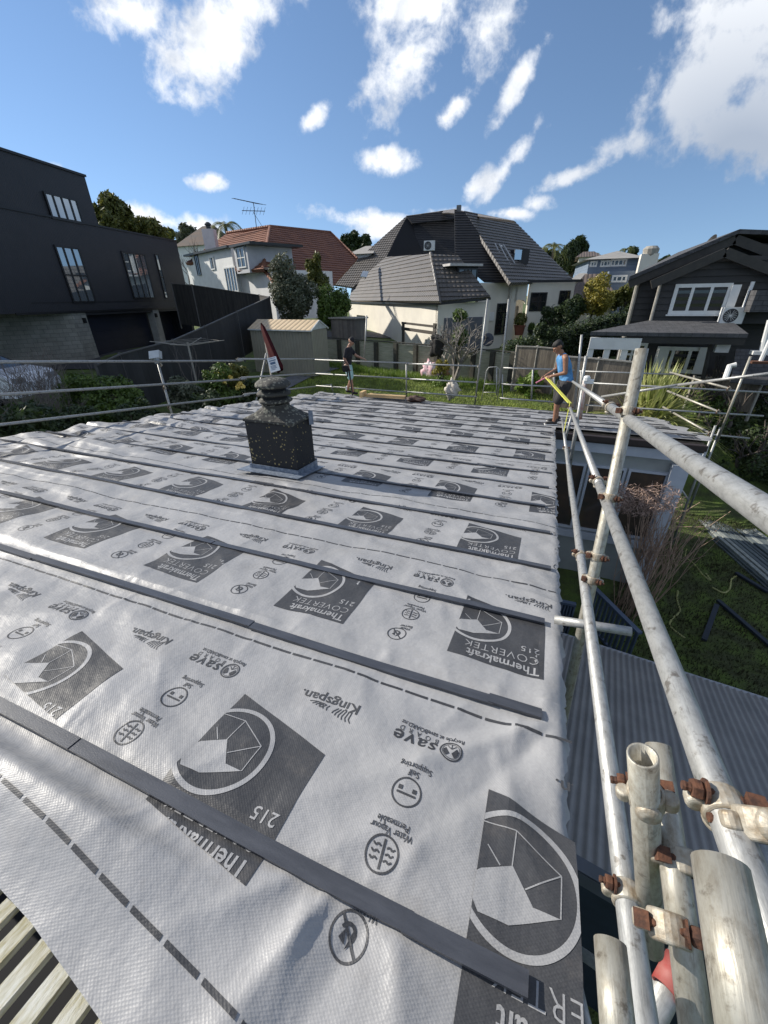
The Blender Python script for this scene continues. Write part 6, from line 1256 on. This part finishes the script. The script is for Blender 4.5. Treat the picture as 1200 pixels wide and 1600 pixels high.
def hand(T_, wrist, dirv, palmn, curl=.6, s=1.0):
    """palm, four unequal bent fingers and a thumb off the side of the palm, as bone segments"""
    w_ = np.array(wrist, float); d = _n(dirv); nn = _n(np.array(palmn)-d*(np.array(palmn)@d)); sd = np.cross(d, nn); out = []
    for k in (-1, 0, 1): out.append((w_+sd*k*.018*s, .015*s, w_+d*.075*s+sd*k*.024*s, .014*s))
    for k, L in ((-1.5, .062), (-.5, .074), (.5, .078), (1.5, .068)):
        b0 = w_+d*.085*s+sd*k*.019*s; d1 = _n(d*math.cos(curl*.6)+nn*math.sin(curl*.6)); b1 = b0+d1*L*.5*s; d2 = _n(d*math.cos(curl*1.7)+nn*math.sin(curl*1.7)); out += [(b0, .0088*s, b1, .008*s), (b1, .008*s, b1+d2*L*.5*s, .0066*s)]
    t0 = w_+d*.025*s+sd*.030*s; t1 = t0+_n(d*.6+sd*.7+nn*.3)*.042*s; out += [(t0, .012*s, t1, .0095*s), (t1, .0095*s, t1+_n(d+nn*.5)*.03*s, .008*s)]
    return out
def head_segs(c, fwd, s=1.0):
    c = np.array(c, float); f = _n(fwd); side = _n(np.cross((0, 0, 1.), f)); u = np.cross(f, side); q = []
    q.append((c+u*.03-f*.015, .088*s, c+u*.01+f*.012, .084*s)); q.append((c-u*.055+f*.035, .056*s, c-u*.085+f*.055, .038*s))
    q.append((c-u*.0+f*.093, .011, c-u*.028+f*.112, .014)); q.append((c-u*.058+f*.092-side*.018, .009, c-u*.058+f*.092+side*.018, .009)); q.append((c+u*.022+f*.086-side*.04, .012, c+u*.022+f*.086+side*.04, .012))
    for sg in (-1, 1): q.append((c+side*sg*.088+u*.012-f*.005, .013, c+side*sg*.086-u*.022, .010)); q.append((c+side*sg*.042-u*.02+f*.070, .02, c+side*sg*.03-u*.03+f*.075, .018))
    return q, f, side, u, c
def face(parent, fr, c, f, side, u):
    o_, ax, ay = fr; T = lambda p: o_+ax*p[0]+ay*p[1]+np.array([0, 0, p[2]]); mb = MB()
    for sg in (-1, 1): mb.ball(T(c+side*sg*.033+u*.002+f*.084), .010, 6)
    mb.build('eyes', mat('dark_eyes', (.02, .015, .012), .3), parent, True)
# -- worker in blue, bent over a yellow strap
def frame(o_, ang): return (np.array(o_, float), np.array([math.cos(ang), math.sin(ang), 0]), np.array([-math.sin(ang), math.cos(ang), 0]))
fb = np.array([.30, 9.72, zr(9.72)+.045]); pb = thing('person', 'worker in blue singlet and black shorts bent over a strap at the right roof edge', 'person', fb)
fr = frame(fb, math.radians(197))           # x of the frame = the way he faces (left in the picture)
A = lambda *p: np.array(p, float)
hip = .90; LEGS = [(A(-.02, -.10, hip), .105, A(.05, -.11, .48), .066), (A(.05, -.11, .48), .064, A(-.02, -.11, .10), .040), (A(-.02, .10, hip), .105, A(.10, .11, .49), .066), (A(.10, .11, .49), .064, A(.10, .12, .10), .040)]
calf = [(A(.035, -.11, .40), .052, A(.0, -.11, .25), .050), (A(.085, .11, .40), .052, A(.08, .115, .25), .050)]
foot = [(A(-.04, -.11, .055), .038, A(.14, -.13, .035), .033), (A(.08, .12, .055), .038, A(.26, .13, .035), .033)]
torso = [(A(-.03, -.06, .95), .115, A(-.03, .06, .95), .115), (A(-.02, 0, 1.0), .12, A(.05, 0, 1.18), .125), (A(.05, -.06, 1.2), .115, A(.12, -.07, 1.36), .10), (A(.05, .06, 1.2), .115, A(.12, .07, 1.36), .10), (A(.13, -.15, 1.42), .062, A(.13, .15, 1.42), .062), (A(.13, 0, 1.43), .055, A(.19, 0, 1.52), .050)]
LA = [(A(.13, .19, 1.40), .058, A(.10, .25, 1.13), .044), (A(.10, .25, 1.13), .042, A(.33, .12, 1.04), .028)]; RA = [(A(.13, -.19, 1.40), .058, A(.12, -.25, 1.13), .044), (A(.12, -.25, 1.13), .042, A(.38, -.10, 1.02), .028)]
hs, hf, hsd, hu, hc = head_segs((.26, 0, 1.60), (.80, 0, -.60))
h1 = hand(None, A(.34, .115, 1.035), A(.9, -.3, -.25), A(-.1, -.5, -.8), 1.1); h2 = hand(None, A(.39, -.095, 1.015), A(.9, .35, -.35), A(-.1, .5, -.8), .9)
person_part('body', LEGS+calf+torso+LA+RA+hs+h1+h2+[(A(-.02, -.11, .10), .04, A(-.02, -.11, .05), .04), (A(.10, .12, .10), .04, A(.10, .12, .05), .04)], SKIN, pb, fr, .0065)
face(pb, fr, hc, hf, hsd, hu)
BLS = mat('blue_singlet_cloth', (.10, .30, .56), .8, (.07, .22, .45), 14, .004, 30); BKS = mat('black_shorts_cloth', (.022, .021, .022), .85, (.035, .034, .035), 8, .004, 30)
person_part('singlet', [(a, ra*1.09+.004, b, rb*1.09+.004) for a, ra, b, rb in torso[:4]]+[(A(-.02, -.05, .90), .122, A(-.02, .05, .90), .122), (A(.12, -.10, 1.40), .06, A(.13, -.085, 1.455), .045), (A(.12, .10, 1.40), .06, A(.13, .085, 1.455), .045)], BLS, pb, fr, .01)
person_part('shorts', [(A(-.02, -.06, .90), .13, A(-.02, .06, .90), .13), (A(-.01, -.10, .86), .125, A(.045, -.115, .52), .10), (A(-.01, .10, .86), .125, A(.09, .115, .53), .10)], BKS, pb, fr, .01)
person_part('hair', [(hc+hu*.055-hf*.03, .088, hc+hu*.05+hf*.0, .085), (hc+hu*.0-hf*.055, .066, hc-hu*.03-hf*.05, .05), (hc+hu*.09+hf*.02, .05, hc+hu*.075+hf*.055, .04)], HAIR, pb, fr, .009)
for s_, q in ((0, (foot[0][0], foot[0][2])), (1, (foot[1][0], foot[1][2]))):
    person_part('shoe', [(q[0]-A(.01, 0, .01), .045, q[1], .040), (q[0]+A(-.02, 0, .04), .046, q[0], .046)], BKS, pb, fr, .009); mbs = MB(); T = lambda p: fr[0]+fr[1]*p[0]+fr[2]*p[1]+np.array([0, 0, p[2]]); mbs.bar(T(q[0]+A(-.05, 0, -.045)), T(q[1]+A(.04, 0, -.022)), .085, .02); mbs.build('shoe_sole', WHITE, pb)
mb = MB(); T = lambda p: fr[0]+fr[1]*p[0]+fr[2]*p[1]+np.array([0, 0, p[2]]); mb.bar(T((.42, .03, .99)), T((.62, .10, .90)), .03, .02); o = mb.build('marker_pen', mat('pink_marker', (.6, .2, .28), .5)); setp(o, 'pink marker held in the blue worker\'s hands', 'marker')
YS = mat('yellow_webbing', (.72, .70, .10), .55, (.6, .58, .1), 20); mb = MB(); p0 = T((.40, .03, 1.0)); p1 = line_far(pB, DR, 884, 636); mb.bar(p0, p1+np.array([0, 0, .05]), .075, .012, (0, .5, 1)); mb.bar(p1+np.array([0, 0, .05]), p1+np.array([-.03, -.5, -.35]), .05, .012, (1, 0, 0.1)); o = mb.build('strap', YS); setp(o, 'bright yellow strap running from the blue worker\'s hands to the scaffold rail', 'strap')
# -- man in black
fk = np.array([-6.30, 12.55, zr(12.3)+.04]); pk_ = thing('person', 'man in black cap and T-shirt with pale teal shorts on the far roof edge', 'person', fk); fr = frame(fk, math.radians(8))
LEGS = [(A(-.02, .10, .92), .105, A(.06, .11, .50), .066), (A(.06, .11, .50), .062, A(-.10, .11, .10), .040), (A(.0, -.10, .92), .105, A(.11, -.11, .50), .066), (A(.11, -.11, .50), .062, A(.17, -.11, .10), .040)]
calf = [(A(.02, .11, .42), .052, A(-.03, .11, .27), .048), (A(.12, -.11, .42), .052, A(.13, -.11, .27), .048)]
torso = [(A(-.01, -.05, .97), .11, A(-.01, .05, .97), .11), (A(0, 0, 1.0), .115, A(.02, 0, 1.2), .12), (A(.02, -.06, 1.2), .11, A(.05, -.08, 1.38), .10), (A(.02, .06, 1.2), .11, A(.05, .08, 1.38), .10), (A(.05, -.15, 1.44), .06, A(.05, .15, 1.44), .06), (A(.05, 0, 1.45), .052, A(.09, 0, 1.55), .048)]
RA = [(A(.04, -.20, 1.42), .056, A(-.02, -.25, 1.15), .044), (A(-.02, -.25, 1.15), .042, A(.12, -.26, .92), .028)]; LA = [(A(.04, .20, 1.42), .056, A(.22, .24, 1.20), .044), (A(.22, .24, 1.20), .042, A(.44, .22, 1.12), .028)]
hs, hf, hsd, hu, hc = head_segs((.15, 0, 1.65), (.84, 0, -.54)); h1 = hand(None, A(.125, -.262, .905), A(.15, 0, -.98), A(.9, .2, 0), 1.1); h2 = hand(None, A(.45, .22, 1.118), A(.95, 0, -.25), A(-.1, 0, -1), .6)
person_part('body', LEGS+calf+torso+LA+RA+hs+h1+h2, SKIN2, pk_, fr, .0065); face(pk_, fr, hc, hf, hsd, hu)
person_part('t_shirt', [(a, ra*1.1+.006, b, rb*1.1+.006) for a, ra, b, rb in torso[:4]]+[(A(-.01, -.05, .93), .122, A(-.01, .05, .93), .122), (A(.05, -.15, 1.43), .07, A(.05, .15, 1.43), .07), (A(.04, -.20, 1.42), .07, A(.0, -.24, 1.22), .064), (A(.04, .20, 1.42), .07, A(.16, .23, 1.27), .062)], mat('black_cotton', (.014, .013, .017), .9, (.022, .02, .026), 10), pk_, fr, .01)
person_part('shorts', [(A(-.01, -.05, .92), .125, A(-.01, .05, .92), .125), (A(-.01, .10, .88), .12, A(.045, .115, .56), .098), (A(.01, -.10, .88), .12, A(.10, -.115, .56), .098)], mat('pale_teal_shorts', (.30, .52, .52), .8, (.45, .62, .62), 9), pk_, fr, .01)
person_part('cap', [(hc+hu*.055-hf*.012, .090, hc+hu*.05+hf*.006, .088), (hc+hu*.045+hf*.08-hsd*.03, .015, hc+hu*.035+hf*.15-hsd*.02, .010), (hc+hu*.045+hf*.08+hsd*.03, .015, hc+hu*.035+hf*.15+hsd*.02, .010), (hc+hu*.045+hf*.08, .018, hc+hu*.035+hf*.155, .012)], mat('black_cap', (.012, .012, .014), .85), pk_, fr, .009)
for q in ((A(-.12, .11, .06), A(.03, .12, .04)), (A(.15, -.11, .06), A(.31, -.12, .04))):
    person_part('shoe', [(q[0], .045, q[1], .038)], mat('black_cotton', (.014, .013, .017)), pk_, fr, .009); person_part('sock', [(q[0]+A(0, 0, .05), .046, q[0]+A(.0, 0, .13), .045)], WHITE, pk_, fr, .01)
T = lambda p: fr[0]+fr[1]*p[0]+fr[2]*p[1]+np.array([0, 0, p[2]])
mb = MB(); mb.box(T((.02, -.32, .88)), (.20, .12, .15), .2); mb.box(T((.02, -.34, .82)), (.14, .14, .10), .2); mb.tube([T((-.10, -.34, .96)), T((.0, -.33, 1.10)), T((.12, -.28, .97))], .012, 6); mb.tube([T((.1, -.40, .84)), T((.1, -.42, .62))], .02, 6); o = mb.build('tool_bag', mat('black_canvas', (.02, .018, .018), .85)); setp(o, 'black tool bag hanging at the hip of the man in teal shorts', 'tool bag')
mb = MB(); mb.bar(T((.13, -.30, .86)), T((.22, -.34, 0.01)), .035, .03); o = mb.build('pry_bar', mat('black_steel', (.02, .02, .022), .4)); setp(o, 'long black pry bar held down to the roof by the man in black', 'tool')
# ================================================================== small things
PINE = mat('fresh_pine', (.68, .48, .25), .65, (.60, .40, .18), 5, .001, 60, stretch=(.6, 8, 8))
q0 = roof(590, 632); k = 0
for lay_ in range(2):
    for j in range(3):
        a = np.array([-5.45+.02*j, 12.05+j*.105, 0]); a[2] = zr(a[1])+.09+lay_*.05; b = a+np.array([1.32-.05*j, .06, 0]); mb = MB(); mb.bar(a, b, .095, .045); o = mb.build('pine_batten', PINE); k += 1
        setp(o, 'fresh pine length in the small stack on the far roof, %s row, %s board' % (['lower', 'upper'][lay_], ['front', 'middle', 'back'][j]), 'timber', 'fresh pine boards stacked on the far roof')
mb = MB(); a = np.array([-5.55, 12.03, zr(12.03)+.15]); mb.box(a, (.10, .35, .17)); o = mb.build('pine_block', PINE); setp(o, 'short pine block at the left end of the pine stack on the roof', 'timber')
def lump(lab, cat, name, p, R, m, seed, sq=.5, n=14):
    mb = MB(); mb.ball(p, 1, n); r = np.random.RandomState(seed); V = np.array(mb.V); d = V-np.array(p); k = 1+.25*np.sin(d[:, 0]*5+seed)*np.cos(d[:, 1]*4)+.16*np.sin(d[:, 2]*9+d[:, 0]*7)+.08*r.randn(len(d)); V = np.array(p)+d*k[:, None]*np.array(R); o = new_obj(name, V, mb.F, m, None, True); return setp(o, lab, cat)
lump('brown leather tool belt heaped beside the pine boards on the roof', 'tool belt', 'tool_belt', (-3.78, 12.1, zr(12.1)+.10), (.30, .16, .09), mat('brown_leather', (.09, .04, .025), .7, (.02, .015, .015), 14), 1)
p = at_y(706, 609, 13.25); lump('cream sack standing behind the far rail below the bare tree', 'sack', 'sack', p, (.21, .18, .27), mat('cream_sack', (.58, .54, .47), .85, (.48, .44, .38), 8, .01, 20), 2)
p = at_z(672, 592, 1.5)+np.array([0, 0, .32]); lump('pink and white cloth heaped on the lawn left of the bare tree', 'cloth', 'cloth_heap', p, (.46, .3, .42), mat('pink_white_cloth', (.72, .38, .42), .85, (.75, .70, .70), 4), 3)
p = at_z(697, 590, 1.5)+np.array([0, 0, .25]); lump('orange terracotta rubble and cloth beside the pink heap', 'rubble', 'rubble_heap', p, (.55, .3, .28), mat('orange_heap', (.55, .26, .14), .85, (.3, .2, .1), 6), 4)
p = at_d(683, 540, 17.3); lump('dark bag hung on the retaining wall top beside the cream wall', 'bag', 'bag', p, (.30, .16, .42), mat('black_canvas', (.02, .018, .018)), 5)
p = at_d(762, 531, 20); mb = MB(); mb.lathe(p, [(.02, 0), (.28, 0), (.31, .06), (.31, .10), (.28, .12), (.12, .12), (.12, .04), (.02, .04)], 24, ax=(0, -1, .2)); o = mb.build('hose_reel', mat('dark_blue_plastic', (.02, .03, .05), .4)); setp(o, 'dark round hose reel on the cream wall beside the grey door', 'hose reel')
for i, ((a, b), (c, d)) in enumerate((((619, 583), (650, 572)), ((632, 590), (655, 580)), ((566, 566), (600, 560)))):
    p_, q_ = at_z(a, b, 1.55)+np.array([0, 0, .1]), at_z(c, d, 1.6)+np.array([0, 0, .12]); mb = MB(); mb.bar(p_, q_, .16, .06); o = mb.build('timber_plank', PLC if i < 2 else PST); setp(o, ['grey plank lying on the lawn beside the pink heap, the farther one', 'grey plank lying on the lawn beside the pink heap, the nearer one', 'dark slatted board lying on the lawn right of the man in black'][i], 'plank', 'planks lying on the lawn')
# folded red umbrella and its pole, notice tag
um = thing('umbrella', 'folded dark red garden umbrella on a pale pole standing by the shed', 'umbrella', at_z(423, 590, 1.7)); ut = at_d(408, 505, 12.6); ub = at_d(436, 578, 12.0); mb = MB(); ax_ = _n(ub-ut); L_ = np.linalg.norm(ub-ut)
V = []; n = 24
prof = [(.015, 0), (.06, .10), (.085, .35), (.115, .7), (.14, .92), (.11, 1.0)]; u_, v_ = perp(ax_)
for rr, t in prof:
    for k in range(n): a = 2*math.pi*k/n; q = rr*(1+.22*math.sin(a*4+t*2)); V.append(ut+ax_*L_*t+(u_*math.cos(a)+v_*math.sin(a))*q)
mb.add(V, [(i*n+k, i*n+(k+1) % n, (i+1)*n+(k+1) % n, (i+1)*n+k) for i in range(len(prof)-1) for k in range(n)]+[tuple(range(n))]); mb.build('folded_canopy', mat('dark_red_canvas', (.055, .004, .006), .9, (.035, .003, .004), 10, spec=.15), um, True)
mb = MB(); mb.tube([at_d(411, 512, 12.7), at_d(425, 592, 12.2)], .032, 8); mb.build('pole', PLC, um)
tg = at_x(427, 571, -7.82); tgr = thing('sign', 'white scaffold notice tag with printing, clipped on the leaning post', 'sign', tg); ex_ = _n(at_x(437, 569.5, -7.82)-at_x(417.5, 573, -7.82)); 
pl = [at_d(417, 560, 9.0), at_d(431, 556.5, 9.0), at_d(438, 578, 9.0), at_d(423, 582.5, 9.0)]; mb = MB(); nrm_ = _n(np.cross(pl[1]-pl[0], pl[3]-pl[0])); nrm_ = nrm_ if nrm_@(CAM-pl[0]) > 0 else -nrm_; mb.prism(pl, -nrm_*.012); mb.build('tag_board', WHITE, tgr)
def on(u, v): return pl[0]*(1-u)*(1-v)+pl[1]*u*(1-v)+pl[2]*u*v+pl[3]*(1-u)*v+nrm_*.003
mb = MB(); INKB = mat('blue_grey_print', (.10, .16, .26), .7)
for (u0, v0, u1, v1) in ((.12, .07, .88, .10), (.15, .20, .85, .27), (.2, .34, .75, .50), (.15, .58, .8, .61), (.15, .66, .7, .69), (.15, .74, .8, .77), (.15, .83, .6, .86)): mb.prism([on(u0, v0), on(u1, v0), on(u1, v1), on(u0, v1)], nrm_*.002)
mb.build('printing', INKB, tgr)
# washing line
wl = thing('clothes_line', 'rotary clothes line with thin wires in front of the dark fence', 'clothes line', at_z(306, 590, 1.7)); p = at_d(294, 540, 13.6); mb = MB(); mb.tube([p+np.array([0, 0, .1]), (p[0], p[1], 1.5)], .03, 8); mb.build('pole', PLC, wl); mb = MB()
for a in range(4): q = np.array([math.cos(a*1.57+.4), math.sin(a*1.57+.4), .12])*1.25; mb.tube([p, p+q], .012, 5)
for s_ in (.5, .7, .9): c_ = [p+np.array([math.cos(a*1.57+.4), math.sin(a*1.57+.4), .12])*1.25*s_ for a in range(5)]; mb.tube(c_, .005, 4)
mb.build('arms_and_lines', PLC, wl)
# white car on the drive
car = thing('car', 'white car with a dark windscreen parked behind the bare shrub at the left edge', 'car', at_d(10, 600, 13)*np.array([1, 1, 0])+np.array([0, 0, 1.9])); CW = mat('white_car_paint', (.72, .74, .78), .25, (.70, .72, .76), 2, coat=.6)
p = at_d(8, 578, 12.6); cdv = _n(np.array([ray(62, 560)[0]-ray(-60, 545)[0], ray(62, 560)[1]-ray(-60, 545)[1], 0])); sdv = np.array([cdv[1], -cdv[0], 0]); sdv = sdv if sdv@(CAM-p) > 0 else -sdv; g = p[2]-.95
prof = [(-3.6, .25), (-3.65, .9), (-2.9, 1.02), (-2.2, 1.02), (.05, 1.0), (.75, .9), (.95, .62), (.92, .25)]; cab = [(-3.0, 1.0), (-2.6, 1.50), (-1.3, 1.52), (-.9, 1.45), (.0, 1.0)]
def car_loft(name, pr, w0, w1, m, par):
    mb = MB(); n = len(pr); V = []
    for (s_, q) in ((-1, .86), (-1, 1), (1, 1), (1, .86)):
        for (x, z) in pr: ww = (w0+(w1-w0)*min(1, max(0, (z-1)/.5)))*.5; V.append(p+cdv*(x*(.985 if q < 1 else 1))+sdv*s_*ww*(1 if q < 1 else .86)+np.array([0, 0, g-p[2]+z*(1 if q == 1 else .985)]))
    order = [0, 1, 2, 3]; idx = lambda r_, i: r_*n+i; Fc = []
    # rings: outer left, inner left, inner right, outer right
    for r_ in range(3): Fc += [(idx(r_, i), idx(r_, i+1), idx(r_+1, i+1), idx(r_+1, i)) for i in range(n-1)]+[(idx(r_, n-1), idx(r_, 0), idx(r_+1, 0), idx(r_+1, n-1))]
    Fc += [tuple(range(n-1, -1, -1)), tuple(range(3*n, 4*n))]; mb.add(V, Fc); return mb.build(name, m, par, True if False else False)
car_loft('body', prof, 1.8, 1.8, CW, car); car_loft('glasshouse', cab, 1.6, 1.25, GLASS, car); mb = MB(); mb.prism([p+cdv*x+sdv*s_*.58+np.array([0, 0, g-p[2]+1.53]) for x, s_ in ((-2.6, -1), (-.95, -1), (-.95, 1), (-2.6, 1))], (0, 0, .03)); mb.build('roof', CW, car)
for x in (-2.8, .1):
    for s_ in (-1, 1):
        mb = MB(); mb.lathe(p+cdv*x+sdv*s_*.80+np.array([0, 0, g-p[2]+.32]), [(.05, -.1), (.32, -.1), (.33, 0), (.32, .1), (.2, .1), (.05, .06)], 20, ax=sdv); mb.build('wheel', mat('tyre', (.015, .015, .015), .8), car)
for s_ in (-1, 1): mb = MB(); mb.box(p+cdv*.84+sdv*s_*.62+np.array([0, 0, g-p[2]+.72]), (.2, .36, .16), ax=(cdv, sdv, (0, 0, 1))); mb.build('headlight', mat('headlight_glass', (.3, .32, .35), .1), car); mb = MB(); mb.box(p-cdv*.55+sdv*s_*.95+np.array([0, 0, g-p[2]+1.0]), (.12, .16, .12), ax=(cdv, sdv, (0, 0, 1))); mb.build('mirror', DTR, car)
